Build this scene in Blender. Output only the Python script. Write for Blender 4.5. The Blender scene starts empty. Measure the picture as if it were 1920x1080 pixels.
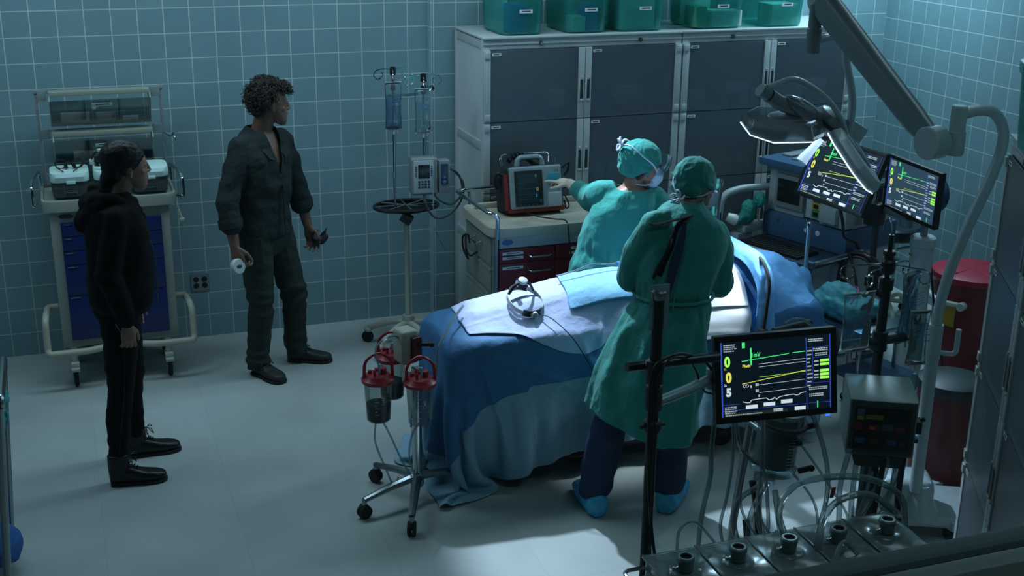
import bpy, bmesh, math, random
import numpy as np
from mathutils import Vector, Matrix, noise, Euler
SC = bpy.context.scene
COL = SC.collection
random.seed(7); np.random.seed(7)
PI = math.pi
# ------------------------------------------------ camera, world, exposure
cam_d = bpy.data.cameras.new('camera'); cam = bpy.data.objects.new('camera', cam_d); COL.objects.link(cam)
CAM = Vector((0.1534, -7.9514, 2.9482))
yaw, pit, rol = 0.346906, 0.323223, 0.01192
fw = Vector((math.sin(yaw)*math.cos(pit), math.cos(yaw)*math.cos(pit), -math.sin(pit)))
rt = Vector((math.cos(yaw), -math.sin(yaw), 0)); up = rt.cross(fw)
rt2 = math.cos(rol)*rt + math.sin(rol)*up; up2 = -math.sin(rol)*rt + math.cos(rol)*up
m = Matrix((rt2, up2, -fw)).transposed().to_4x4(); m.translation = CAM
cam.matrix_world = m
cam_d.sensor_width = 36; cam_d.lens = 2342.4/1920*36; cam_d.clip_start = 0.05
SC.camera = cam
SC.view_settings.view_transform = 'Standard'; SC.view_settings.look = 'None'
SC.view_settings.gamma = 1; SC.view_settings.exposure = 0.0; SC.view_settings.use_curve_mapping = False
try: SC.cycles.use_denoising = True; SC.cycles.max_bounces = 8; SC.cycles.transparent_max_bounces = 16; SC.cycles.sample_clamp_indirect = 4; SC.cycles.caustics_refractive = False; SC.cycles.caustics_reflective = False
except Exception: pass
w = bpy.data.worlds.new('room_air'); SC.world = w; w.use_nodes = True
w.node_tree.nodes['Background'].inputs[0].default_value = (0.25, 0.55, 0.62, 1)
w.node_tree.nodes['Background'].inputs[1].default_value = 0.02

def lamp(name, kind, loc, target, energy, color, **k):
    d = bpy.data.lights.new(name, kind); d.energy = energy; d.color = color
    for a, b in k.items(): setattr(d, a, b)
    o = bpy.data.objects.new(name, d); COL.objects.link(o); o.location = loc
    if target is not None:
        o.rotation_euler = (Vector(target)-Vector(loc)).to_track_quat('-Z', 'Y').to_euler()
    return o
# ceiling troffers of the room (far, left, corner, right), then added fill lamps
LC = (0.60, 0.84, 0.97)
lamp('ceiling_light_far', 'AREA', (1.3, -1.25, 3.28), (1.3, -1.2, 0), 46, (0.64, 0.83, 1.0), shape='RECTANGLE', size=3.4, size_y=0.5)
lamp('ceiling_light_left', 'AREA', (-0.8, -1.5, 3.28), (-0.6, -1.2, 0), 15, (0.62, 0.83, 1.0), shape='RECTANGLE', size=0.6, size_y=1.8)
lamp('ceiling_light_corner', 'AREA', (5.3, -0.85, 3.28), (4.9, -0.35, 0), 60, (0.55, 0.80, 1.0), shape='RECTANGLE', size=1.0, size_y=0.4)
lamp('ceiling_light_right', 'AREA', (4.6, -3.0, 3.28), (4.6, -3.0, 0), 9, LC, shape='RECTANGLE', size=0.6, size_y=1.8)
lamp('near_fill_light', 'AREA', (3.0, -5.3, 3.28), (3.0, -5.0, 0), 10, (0.52, 0.86, 0.97), shape='RECTANGLE', size=2.0, size_y=0.6)  # added overhead fill from the near side, placed for its effect
lamp('sill_fill_light', 'AREA', (0.9, -7.86, 3.3), (0.9, -7.70, 2.7), 0.9, (0.6, 0.85, 0.9), shape='RECTANGLE', size=1.2, size_y=0.15)  # added dim lamp, unseen, that brightens the window sill
# ceiling spotlight over the operating table
lamp('table_spotlight', 'SPOT', (2.45, -0.95, 3.2), (2.78, -2.75, 0.6), 700, (0.66, 0.80, 1.0), spot_size=math.radians(39), spot_blend=0.4, shadow_soft_size=0.05)
# ------------------------------------------------ materials
def srgb(h):
    if isinstance(h, str):
        h = h.lstrip('#'); c = [int(h[i:i+2], 16)/255 for i in (0, 2, 4)]
    else: c = h
    return tuple((x/12.92 if x <= .04045 else ((x+.055)/1.055)**2.4) for x in c) + (1,)
MATS = {}
def mat(name, color='#808080', rough=.5, metal=0, spec=.5, noise_amt=0, noise_scale=20, bump=0, bump_scale=60, trans=0, ior=1.45, alpha=1, emit=None, estr=0, coat=0, stretch=None, sheen=0, sss=0, bdist=.01):
    if name in MATS: return MATS[name]
    M = bpy.data.materials.new(name); M.use_nodes = True; nt = M.node_tree; N = nt.nodes; L = nt.links
    b = N['Principled BSDF']; c = srgb(color)
    b.inputs['Base Color'].default_value = c; b.inputs['Roughness'].default_value = rough; b.inputs['Metallic'].default_value = metal
    b.inputs['Specular IOR Level'].default_value = spec; b.inputs['IOR'].default_value = ior
    b.inputs['Transmission Weight'].default_value = trans; b.inputs['Alpha'].default_value = alpha
    b.inputs['Coat Weight'].default_value = coat; b.inputs['Sheen Weight'].default_value = sheen
    if sss: b.inputs['Subsurface Weight'].default_value = sss; b.inputs['Subsurface Radius'].default_value = (.02, .008, .004)
    if emit: b.inputs['Emission Color'].default_value = srgb(emit); b.inputs['Emission Strength'].default_value = estr
    if noise_amt or bump:
        tc = N.new('ShaderNodeTexCoord'); src = tc.outputs['Object']
        if stretch:
            mp = N.new('ShaderNodeMapping'); mp.inputs['Scale'].default_value = stretch; L.new(src, mp.inputs[0]); src = mp.outputs[0]
    if noise_amt:
        n = N.new('ShaderNodeTexNoise'); n.inputs['Scale'].default_value = noise_scale; n.inputs['Detail'].default_value = 5; L.new(src, n.inputs['Vector'])
        mx = N.new('ShaderNodeMix'); mx.data_type = 'RGBA'
        mx.inputs[6].default_value = tuple(x*(1-noise_amt) for x in c[:3])+(1,); mx.inputs[7].default_value = tuple(min(1, x*(1+noise_amt)) for x in c[:3])+(1,)
        L.new(n.outputs['Fac'], mx.inputs[0]); L.new(mx.outputs[2], b.inputs['Base Color'])
    if bump:
        n = N.new('ShaderNodeTexNoise'); n.inputs['Scale'].default_value = bump_scale; n.inputs['Detail'].default_value = 4; L.new(src, n.inputs['Vector'])
        bp = N.new('ShaderNodeBump'); bp.inputs['Strength'].default_value = bump; bp.inputs['Distance'].default_value = bdist
        L.new(n.outputs['Fac'], bp.inputs['Height']); L.new(bp.outputs[0], b.inputs['Normal'])
    MATS[name] = M
    return M
def clear(name, color, opac=.25, rough=.1, gloss=.5):
    """thin clear plastic: mostly see-through, tinted, with a sheen"""
    if name in MATS: return MATS[name]
    M = bpy.data.materials.new(name); M.use_nodes = True; nt = M.node_tree; N = nt.nodes; L = nt.links
    N.remove(N['Principled BSDF']); out = N['Material Output']
    tr = N.new('ShaderNodeBsdfTransparent'); c = srgb(color)
    tr.inputs[0].default_value = tuple(.5+.5*x for x in c[:3])+(1,)
    df = N.new('ShaderNodeBsdfDiffuse'); df.inputs[0].default_value = c
    gl = N.new('ShaderNodeBsdfGlossy'); gl.inputs['Roughness'].default_value = rough
    m1 = N.new('ShaderNodeMixShader'); m1.inputs[0].default_value = opac; L.new(tr.outputs[0], m1.inputs[1]); L.new(df.outputs[0], m1.inputs[2])
    fr = N.new('ShaderNodeFresnel'); fr.inputs[0].default_value = 1.45
    ml = N.new('ShaderNodeMath'); ml.operation = 'MULTIPLY'; ml.inputs[1].default_value = gloss*1.2; ml.use_clamp = True; L.new(fr.outputs[0], ml.inputs[0])
    m2 = N.new('ShaderNodeMixShader'); L.new(ml.outputs[0], m2.inputs[0]); L.new(m1.outputs[0], m2.inputs[1]); L.new(gl.outputs[0], m2.inputs[2])
    L.new(m2.outputs[0], out.inputs[0]); MATS[name] = M
    return M
# ------------------------------------------------ mesh builder
def spline(pts, n=8, closed=False):
    P = [Vector(p) for p in pts]; out = []; k = len(P)
    rng = range(k if closed else k-1)
    for i in rng:
        p0 = P[(i-1) % k] if closed or i > 0 else P[0]*2-P[1]
        p1 = P[i]; p2 = P[(i+1) % k]
        p3 = P[(i+2) % k] if closed or i+2 < k else P[-1]*2-P[-2]
        for j in range(n):
            t = j/n
            out.append(.5*((2*p1)+(p2-p0)*t+(2*p0-5*p1+4*p2-p3)*t*t+(3*p1-p0-3*p2+p3)*t**3))
    if not closed: out.append(P[-1])
    return out
def fillet(pts, r=.03, n=5):
    P = [Vector(p) for p in pts]; out = [P[0]]
    for i in range(1, len(P)-1):
        a = P[i-1]-P[i]; b = P[i+1]-P[i]; d = min(r, a.length*.45, b.length*.45)
        A = P[i]+a.normalized()*d; B = P[i]+b.normalized()*d
        for j in range(n+1):
            t = j/n; out.append(A*(1-t)**2+P[i]*2*t*(1-t)+B*t*t)
    out.append(P[-1]); return out
class MB:
    def __init__(s, M=None): s.bm = bmesh.new(); s.M = M or Matrix()
    def _v(s, p): return s.bm.verts.new(s.M @ Vector(p))
    def box(s, c, d, rot=None, bev=0, seg=2):
        R = Matrix.Translation(c)
        if rot: R = R @ Euler(rot).to_matrix().to_4x4()
        vs = [s._v(R @ Vector((x*d[0]/2, y*d[1]/2, z*d[2]/2))) for x in (-1, 1) for y in (-1, 1) for z in (-1, 1)]
        fs = [s.bm.faces.new([vs[i] for i in f]) for f in ((0,1,3,2),(4,6,7,5),(0,4,5,1),(2,3,7,6),(0,2,6,4),(1,5,7,3))]
        if bev:
            es = list({e for f in fs for e in f.edges})
            bmesh.ops.bevel(s.bm, geom=es, offset=min(bev, min(d)*.49), segments=seg, profile=.6, affect='EDGES')
        return s
    def bx(s, x0, x1, y0, y1, z0, z1, bev=0): return s.box(((x0+x1)/2, (y0+y1)/2, (z0+z1)/2), (abs(x1-x0), abs(y1-y0), abs(z1-z0)), None, bev)
    def tube(s, pts, r, n=8, caps=True, closed=False, flat=1, upv=None):
        P = [Vector(p) for p in pts]; k = len(P); rs = r if isinstance(r, (list, tuple)) else [r]*k
        T = []
        for i in range(k):
            a = P[(i-1) % k] if closed or i > 0 else P[i]; b = P[(i+1) % k] if closed or i < k-1 else P[i]
            d = b-a; T.append(d.normalized() if d.length > 1e-9 else Vector((0, 0, 1)))
        u = Vector(upv) if upv else (Vector((0, 0, 1)) if abs(T[0].z) < .9 else Vector((1, 0, 0)))
        u = (u-T[0]*u.dot(T[0])).normalized(); rings = []
        for i in range(k):
            u = (u-T[i]*u.dot(T[i])); u = u.normalized() if u.length > 1e-6 else T[i].orthogonal().normalized()
            w_ = T[i].cross(u)
            rings.append([s._v(P[i]+(u*math.cos(2*PI*j/n)*flat+w_*math.sin(2*PI*j/n))*rs[i]) for j in range(n)])
        for i in range(k if closed else k-1):
            A, B = rings[i], rings[(i+1) % k]
            for j in range(n): s.bm.faces.new((A[j], A[(j+1) % n], B[(j+1) % n], B[j]))
        if caps and not closed: s.bm.faces.new(rings[0][::-1]); s.bm.faces.new(rings[-1])
        return s
    def cyl(s, a, b, r, r2=None, n=20): return s.tube([a, b], [r, r if r2 is None else r2], n)
    def cap(s, a, b, r, r2=None, n=14):
        """tapered capsule"""
        r2 = r if r2 is None else r2; a = Vector(a); b = Vector(b); d = (b-a); L = d.length
        d = d.normalized() if L > 1e-9 else Vector((0, 0, 1))
        pts = []; rs = []
        for k in range(5):
            t = PI/2*(1-k/5); pts.append(a-d*r*math.sin(t)); rs.append(max(1e-4, r*math.cos(t)))
        pts += [a, b]; rs += [r, r2]
        for k in range(1, 6):
            t = PI/2*k/5; pts.append(b+d*r2*math.sin(t)); rs.append(max(1e-4, r2*math.cos(t)))
        return s.tube(pts, rs, n)
    def chain(s, pts, rs, n=14):
        for i in range(len(pts)-1): s.cap(pts[i], pts[i+1], rs[i], rs[i+1], n)
        return s
    def lathe(s, prof, o=(0, 0, 0), axis=(0, 0, 1), n=24, caps=True):
        o = Vector(o); q = Vector((0, 0, 1)).rotation_difference(Vector(axis)); rings = []
        for r, z in prof:
            rings.append([s._v(o+q @ Vector((max(r, 1e-4)*math.cos(2*PI*j/n), max(r, 1e-4)*math.sin(2*PI*j/n), z))) for j in range(n)])
        for A, B in zip(rings, rings[1:]):
            for j in range(n): s.bm.faces.new((A[j], A[(j+1) % n], B[(j+1) % n], B[j]))
        if caps: s.bm.faces.new(rings[0][::-1]); s.bm.faces.new(rings[-1])
        return s
    def ell(s, c, r, rot=None, n=16, m=10):
        R = Matrix.Translation(c)
        if rot: R = R @ (rot.to_4x4() if isinstance(rot, Matrix) else Euler(rot).to_matrix().to_4x4())
        if not isinstance(r, (tuple, list)): r = (r, r, r)
        rings = []
        for i in range(1, m):
            t = PI*i/m; rings.append([s._v(R @ Vector((r[0]*math.sin(t)*math.cos(2*PI*j/n), r[1]*math.sin(t)*math.sin(2*PI*j/n), r[2]*math.cos(t)))) for j in range(n)])
        a = s._v(R @ Vector((0, 0, r[2]))); b = s._v(R @ Vector((0, 0, -r[2])))
        for A, B in zip(rings, rings[1:]):
            for j in range(n): s.bm.faces.new((A[j], B[j], B[(j+1) % n], A[(j+1) % n]))
        for j in range(n): s.bm.faces.new((a, rings[0][j], rings[0][(j+1) % n])); s.bm.faces.new((b, rings[-1][(j+1) % n], rings[-1][j]))
        return s
    def loft(s, secs, n=28, p=2.0, caps=True):
        """sections: (centre, vec_a, vec_b) superellipse with half axes |a|,|b|; optional 4th: f(theta)->radius factor"""
        rings = []
        for sec in secs:
            c, a, b = Vector(sec[0]), Vector(sec[1]), Vector(sec[2]); f = sec[3] if len(sec) > 3 else None; ring = []
            for j in range(n):
                t = 2*PI*j/n; ct, st = math.cos(t), math.sin(t)
                x = math.copysign(abs(ct)**(2/p), ct); y = math.copysign(abs(st)**(2/p), st); k = f(t) if f else 1
                ring.append(s._v(c+a*x*k+b*y*k))
            rings.append(ring)
        for A, B in zip(rings, rings[1:]):
            for j in range(n): s.bm.faces.new((A[j], A[(j+1) % n], B[(j+1) % n], B[j]))
        if caps: s.bm.faces.new(rings[0][::-1]); s.bm.faces.new(rings[-1])
        return s
    def prism(s, poly, h, O=(0, 0, 0), X=(1, 0, 0), Y=(0, 1, 0), bev=0):
        O, X, Y = Vector(O), Vector(X), Vector(Y); Z = X.cross(Y).normalized()
        a = [s._v(O+X*x+Y*y) for x, y in poly]; b = [s._v(O+X*x+Y*y+Z*h) for x, y in poly]; k = len(poly)
        fs = [s.bm.faces.new(a[::-1]), s.bm.faces.new(b)]+[s.bm.faces.new((a[i], a[(i+1) % k], b[(i+1) % k], b[i])) for i in range(k)]
        if bev:
            es = list({e for f in fs[:2] for e in f.edges}); bmesh.ops.bevel(s.bm, geom=es, offset=bev, segments=2, profile=.6, affect='EDGES')
        return s
    def grid(s, P, closeu=False):
        """P[i][j] points"""
        V = [[s._v(p) for p in row] for row in P]; nu = len(V)
        for i in range(nu if closeu else nu-1):
            A, B = V[i], V[(i+1) % nu]
            for j in range(len(A)-1): s.bm.faces.new((A[j], A[j+1], B[j+1], B[j]))
        return s
    def mesh(s, name):
        bmesh.ops.recalc_face_normals(s.bm, faces=s.bm.faces[:])
        me = bpy.data.meshes.new(name); s.bm.to_mesh(me); s.bm.free(); return me
    def obj(s, name, M, parent=None, smooth=None, ang=35):
        me = s.mesh(name); return link(name, me, M, parent, smooth, ang)
def link(name, me, M, parent=None, smooth=None, ang=35):
    o = bpy.data.objects.new(name, me); COL.objects.link(o)
    for mm in (M if isinstance(M, (list, tuple)) else [M]): me.materials.append(mm)
    if smooth is True: me.shade_smooth()
    elif smooth is None: me.shade_smooth(); me.set_sharp_from_angle(angle=math.radians(ang))
    if parent is not None: o.parent = parent
    return o
def tag(o, label, cat, group=None, kind=None):
    o['label'] = label; o['category'] = cat
    if group: o['group'] = group
    if kind: o['kind'] = kind
    return o
def thing(name, label, cat, loc=(0, 0, 0), rz=0, group=None):
    o = bpy.data.objects.new(name, None); COL.objects.link(o); o.location = loc; o.rotation_euler = (0, 0, rz); o.empty_display_size = .1
    return tag(o, label, cat, group)
def struct(name, mb, M, smooth=None):
    o = mb.obj(name, M, None, smooth); o['kind'] = 'structure'; return o
def plabel(o, label): o['label'] = label; return o
def kids(o): return [c for c in bpy.data.objects if c.parent == o]
def dup(root, loc=None, rz=None, label=None, group=None):
    allk = {}
    for c in bpy.data.objects:
        if c.parent: allk.setdefault(c.parent.name, []).append(c)
    def cp(o, par):
        n = o.copy(); COL.objects.link(n); n.parent = par
        for c in allk.get(o.name, []): cp(c, n)
        return n
    r = cp(root, root.parent)
    if loc is not None: r.location = loc
    if rz is not None: r.rotation_euler = (0, 0, rz)
    if label: r['label'] = label
    if group: r['group'] = group
    return r
def text(name, s, size, M, parent, O, X, Y, depth=.0006, align='LEFT', bold=0, sx=1):
    """lettering as a thin mesh lying in the plane O, X (reading), Y (up)"""
    cu = bpy.data.curves.new(name, 'FONT'); cu.body = s; cu.size = size; cu.extrude = depth/2; cu.align_x = align; cu.offset = bold; cu.resolution_u = 3
    t = bpy.data.objects.new('tmp', cu); COL.objects.link(t)
    dg = bpy.context.evaluated_depsgraph_get(); me = bpy.data.meshes.new_from_object(t.evaluated_get(dg)); bpy.data.objects.remove(t)
    X = Vector(X).normalized(); Y = Vector(Y).normalized(); Z = X.cross(Y)
    R = Matrix((X*sx, Y, Z)).transposed().to_4x4(); R.translation = Vector(O)
    me.transform(R); me.materials.clear()
    return link(name, me, M, parent, False)
def remesh(mb, voxel, smooth=3, fac=.5, disp=None, cut=None, post=0):
    """fuse the closed pieces of mb into one continuous skin; disp(co, no)->offset; cut(co)->True removes"""
    me = mb.mesh('tmp'); o = bpy.data.objects.new('tmp', me); COL.objects.link(o)
    md = o.modifiers.new('r', 'REMESH'); md.mode = 'VOXEL'; md.voxel_size = voxel
    if smooth:
        sm = o.modifiers.new('s', 'SMOOTH'); sm.factor = fac; sm.iterations = smooth
    dg = bpy.context.evaluated_depsgraph_get(); m2 = bpy.data.meshes.new_from_object(o.evaluated_get(dg)); bpy.data.objects.remove(o)
    if disp:
        n = len(m2.vertices); no = [v.normal.copy() for v in m2.vertices]
        for v, nn in zip(m2.vertices, no):
            d = disp(v.co, nn)
            if d is not None: v.co = v.co+(nn*d if not isinstance(d, Vector) else d)
    if cut:
        bm = bmesh.new(); bm.from_mesh(m2); bmesh.ops.delete(bm, geom=[v for v in bm.verts if cut(v.co)], context='VERTS')
        for _ in range(14):                                  # even out the cut hems
            mv = [(v, sum((e.other_vert(v).co for e in v.link_edges if e.is_boundary), Vector())/max(1, sum(e.is_boundary for e in v.link_edges))) for v in bm.verts if v.is_boundary]
            for v, c in mv: v.co = v.co.lerp(c, .6)
        bm.to_mesh(m2); bm.free()
    return m2
def fbm(p, s=1.0, sx=1, sy=1, sz=1, off=0):
    return noise.noise(Vector((p.x*s*sx+off, p.y*s*sy, p.z*s*sz)))
# common materials
M_STEEL = mat('brushed_steel', '#9aa4a6', .28, 1)
M_CHROME = mat('chrome', '#c8d0d2', .12, 1)
M_BLACKP = mat('black_plastic', '#101314', .45)
M_DGREY = mat('dark_grey_plastic', '#2c3234', .5)
M_WHITEP = mat('white_plastic', '#c9cfcd', .4)
M_GREYP = mat('grey_plastic', '#7d8686', .45)
M_CREAM = mat('cream_enamel', '#aeb0a2', .4, noise_amt=.06)
M_RUBBER = mat('black_rubber', '#15181a', .7)
M_PAPER = mat('white_label_paper', '#d6dcda', .7)
M_INK = mat('black_ink', '#101418', .7)
# ------------------------------------------------ the room
T = 0.1524
def tile_mat(name, axis, phase, c1, c2, mortar):
    M = bpy.data.materials.new(name); M.use_nodes = True; nt = M.node_tree; N = nt.nodes; L = nt.links; b = N['Principled BSDF']
    g = N.new('ShaderNodeNewGeometry'); sp = N.new('ShaderNodeSeparateXYZ'); L.new(g.outputs['Position'], sp.inputs[0])
    cb = N.new('ShaderNodeCombineXYZ')
    for src, dst, ph in ((axis, 0, phase[0]), ('Z', 1, phase[1])):
        a = N.new('ShaderNodeMath'); a.operation = 'ADD'; a.inputs[1].default_value = ph+T*40; L.new(sp.outputs[src], a.inputs[0]); L.new(a.outputs[0], cb.inputs[dst])
    br = N.new('ShaderNodeTexBrick'); br.offset = 0; br.squash = 1; br.inputs['Scale'].default_value = 1
    br.inputs['Brick Width'].default_value = T; br.inputs['Row Height'].default_value = T; br.inputs['Mortar Size'].default_value = .0035; br.inputs['Mortar Smooth'].default_value = .25
    br.inputs['Color1'].default_value = srgb(c1); br.inputs['Color2'].default_value = srgb(c2); br.inputs['Mortar'].default_value = srgb(mortar); br.inputs['Bias'].default_value = 0
    L.new(cb.outputs[0], br.inputs['Vector'])
    ns = N.new('ShaderNodeTexNoise'); ns.inputs['Scale'].default_value = 1.6; L.new(g.outputs['Position'], ns.inputs['Vector'])
    mr = N.new('ShaderNodeMapRange'); mr.inputs[3].default_value = .86; mr.inputs[4].default_value = 1.12; L.new(ns.outputs['Fac'], mr.inputs[0])
    mx = N.new('ShaderNodeMix'); mx.data_type = 'RGBA'; mx.blend_type = 'MULTIPLY'; mx.inputs[0].default_value = 1; L.new(br.outputs['Color'], mx.inputs[6]); L.new(mr.outputs[0], mx.inputs[7])
    L.new(mx.outputs[2], b.inputs['Base Color'])
    r = N.new('ShaderNodeMapRange'); r.inputs[3].default_value = .3; r.inputs[4].default_value = .85; L.new(br.outputs['Fac'], r.inputs[0]); L.new(r.outputs[0], b.inputs['Roughness'])
    bp = N.new('ShaderNodeBump'); bp.invert = True; bp.inputs['Strength'].default_value = .5; bp.inputs['Distance'].default_value = .003; L.new(br.outputs['Fac'], bp.inputs['Height']); L.new(bp.outputs[0], b.inputs['Normal'])
    MATS[name] = M; return M
TC = ('#76969c', '#719197', '#b0c0bc')
M_TX = tile_mat('blue_green_wall_tile_back', 'X', (0, .0026), *TC)
M_TY = tile_mat('blue_green_wall_tile_side', 'Y', (.08, .03), *TC)
def floor_mat():
    M = bpy.data.materials.new('vinyl_floor'); M.use_nodes = True; nt = M.node_tree; N = nt.nodes; L = nt.links; b = N['Principled BSDF']
    g = N.new('ShaderNodeNewGeometry')
    mp = N.new('ShaderNodeMapping'); mp.inputs['Location'].default_value = (20, 20, 0); L.new(g.outputs['Position'], mp.inputs[0])
    br = N.new('ShaderNodeTexBrick'); br.offset = 0; br.inputs['Scale'].default_value = 1; br.inputs['Brick Width'].default_value = .61; br.inputs['Row Height'].default_value = .61
    br.inputs['Mortar Size'].default_value = .0025; br.inputs['Mortar Smooth'].default_value = .3
    br.inputs['Color1'].default_value = srgb('#b0b9b6'); br.inputs['Color2'].default_value = srgb('#adb6b3'); br.inputs['Mortar'].default_value = srgb('#a3aeab'); L.new(mp.outputs[0], br.inputs[0])
    ns = N.new('ShaderNodeTexNoise'); ns.inputs['Scale'].default_value = 2.3; ns.inputs['Detail'].default_value = 6; L.new(g.outputs['Position'], ns.inputs['Vector'])
    mr = N.new('ShaderNodeMapRange'); mr.inputs[3].default_value = .82; mr.inputs[4].default_value = 1.14; L.new(ns.outputs['Fac'], mr.inputs[0])
    mx = N.new('ShaderNodeMix'); mx.data_type = 'RGBA'; mx.blend_type = 'MULTIPLY'; mx.inputs[0].default_value = 1; L.new(br.outputs['Color'], mx.inputs[6]); L.new(mr.outputs[0], mx.inputs[7]); L.new(mx.outputs[2], b.inputs['Base Color'])
    rr = N.new('ShaderNodeMapRange'); rr.inputs[3].default_value = .28; rr.inputs[4].default_value = .5; L.new(ns.outputs['Fac'], rr.inputs[0]); L.new(rr.outputs[0], b.inputs['Roughness'])
    return M
X0, X1, Y0, YW, ZC = -1.9, 5.895, -7.62, -.08, 3.35
struct('floor', MB().bx(X0-.1, X1+.1, -9.2, .1, -.06, 0), floor_mat())
struct('ceiling', MB().bx(X0-.1, X1+.1, Y0, .1, ZC, ZC+.06), mat('ceiling_paint', '#8d9a9a', .9))
struct('wall_back', MB().bx(X0-.1, 2.425, 0, .1, 0, ZC), M_TX)
# pilaster step: the wall right of the bullnose stands 8 cm forward
struct('wall_back_right', MB().bx(2.4255, X1+.1, YW, .1, 0, ZC), M_TX)
mb = MB(); mb.prism([(0, 0), (.022, 0), (.022, .0), (.018, .012), (.010, .0185), (0, .021)], ZC, (2.4255-.0, YW-.0, 0), (0, -0.001, 0), (1, 0, 0)) if False else None
M_TRET = tile_mat('blue_green_bullnose_lit_tone', 'Y', (.09, .0026), '#9db9c1', '#99b5bd', '#c4d0ce')  # tile colour lightened to paint in the light on its left-facing side
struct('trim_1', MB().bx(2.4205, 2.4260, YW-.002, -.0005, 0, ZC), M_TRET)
struct('wall_right', MB().bx(X1, X1+.1, Y0, YW, 0, ZC), M_TY)
struct('wall_left', MB().bx(X0-.1, X0, Y0, 0, 0, ZC), M_TY)
M_WALLP = mat('window_wall_paint', '#4a5557', .8)
# observation window: the camera looks down through it
struct('wall_front', MB().bx(X0-.1, X1+.1, -7.70, -7.60, 0, 2.62).bx(X0-.1, X1+.1, -7.70, -7.60, 3.27, ZC).bx(X0-.1, -1.2, -7.70, -7.60, 2.62, 3.27).bx(3.6, X1+.1, -7.70, -7.60, 2.62, 3.27), M_WALLP)
# ------------------------------------------------ storage cabinets with smoked doors
M_SMOKE = clear('smoked_door_panel_haze', '#8fa2ac', opac=.27, rough=.30, gloss=.6)  # smoked panel, its diffuse tone lightened to imitate the grey haze of reflections
M_FRAME = mat('cabinet_frame_enamel', '#b2bab9', .42, noise_amt=.04)
def printed_label(name, parent, O, X, Y, w, h, lines=1, label=None):
    """white sticker with dark dashes of unreadable print"""
    O, X, Y = Vector(O), Vector(X).normalized(), Vector(Y).normalized(); Z = X.cross(Y)
    p = MB().prism([(0, 0), (w, 0), (w, h), (0, h)], .0015, O, X, Y).obj(name, M_PAPER, parent, False)
    if label: p['label'] = label
    mb = MB()
    for k in range(lines):
        y = h*(k+.5)/lines-h*.12; x = w*.2
        while x < w*.8:
            l = random.uniform(.03, .09)*w; mb.prism([(x, y), (x+l, y), (x+l, y+h*.3/lines), (x, y+h*.3/lines)], .0005, O+Z*.0016, X, Y); x += l+w*.012
    mb.obj('print', M_INK, p, False)
    return p
def cabinet(label, loc, rz, W, group, rows=4, D_=.60, H_=1.98):
    t = thing('supply_cabinet', label, 'cabinet', loc, rz, group)
    mb = MB()
    # frame: four corner posts, header, plinth, side rails
    for x in (0, W-.045):
        for y in (0.012, D_-.045): mb.bx(x, x+.045, y, y+.045, .06, H_-.01, .003)
    mb.bx(.045, W-.045, .012, .05, H_-.075, H_-.012, .002).bx(.045, W-.045, .012, .05, .06, .11, .002)
    mb.bx(.045, W-.045, D_-.04, D_-.01, .06, .12).bx(.045, W-.045, D_-.04, D_-.01, H_-.08, H_-.012)
    mb.bx(.0, W, .006, .012, H_-.045, H_-.04)
    for x in (.004, W-.034):
        for z in (.07, .62, 1.28, H_-.07): mb.bx(x, x+.03, .057, D_-.045, z, z+.05, .002)
    mb.obj('frame', M_FRAME, t)
    mb = MB().bx(.014, .022, .057, D_-.045, .12, H_-.07); mb.bx(W-.022, W-.014, .057, D_-.045, .12, H_-.07); mb.bx(.03, W-.03, D_-.035, D_-.03, .1, H_-.07)
    mb.obj('side_panel', mat('cabinet_side_panel', '#c6cdcd', .4), t)
    MB().bx(-.003, W+.003, 0, D_, H_-.012, H_, .003).obj('top_panel', M_FRAME, t)
    for x in (.04, W-.04):
        for y in (.05, D_-.05): MB().cyl((x, y, 0.0), (x, y, .065), .02, .016).obj('foot', M_BLACKP, t)
    for x in (W*.28, W*.78):
        k = MB().cyl((x, .012, H_-.043), (x, -.004, H_-.043), .012).obj('lock', M_DGREY, t); MB().cyl((x, -.004, H_-.043), (x, -.006, H_-.043), .008).obj('keyhole', M_STEEL, k)
    hh = (H_-.075-.11)/rows
    for r in range(rows):
        z1 = H_-.077-r*hh; z0 = z1-hh+.006
        if r < rows: MB().bx(.045, W-.045, .06, D_-.05, z0-.012, z0, 0).obj('shelf', M_FRAME, t)
        for sgn in (0, 1):
            xa, xb = (.002, W/2-.002) if sgn == 0 else (W/2+.002, W-.002)
            hx = xa if sgn == 0 else xb-.045; gx = xb-.042 if sgn == 0 else xa
            pl, pr = (hx+.045, gx) if sgn == 0 else (gx+.042, hx); d = MB().bx(pl, pr, .001, .006, z0, z1).obj('door', M_SMOKE, t, False); MB().bx(hx, hx+.045, -.004, .010, z0, z1, .002).obj('hinge_stile', M_FRAME, d); MB().bx(gx, gx+.042, -.006, .010, z0, z1, .003).obj('handle_stile', M_FRAME, d)
            # recessed pull, knob and hinges
            cx = gx+.021
            MB().bx(cx-.010, cx+.010, -.0085, -.005, z1-.32, z1-.20, .001).obj('pull', M_DGREY, d)
            MB().bx(cx-.017, cx+.017, -.012, -.0055, z1-.335, z1-.325, .002).bx(cx-.017, cx-.011, -.012, -.0055, z1-.335, z1-.195, .001).cyl((cx, -.006, z1-.185), (cx, -.014, z1-.185), .006, .005, 10).obj('handle', M_FRAME, d)
            for zz in (z0+.03, z1-.03): MB().bx(hx+.006, hx+.042, -.012, -.003, zz-.02, zz+.02, .003).obj('hinge', M_FRAME, d)
            printed_label('label_strip', d, (pl+.008, .0005, z1-.035), (1, 0, 0), (0, 0, 1), .06, .018)
    return t
cabinet('tall white metal cabinet with smoked doors beside the tiled pilaster', (2.572, -.70, 0), 0, 1.345, 'tall supply cabinets')
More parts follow.
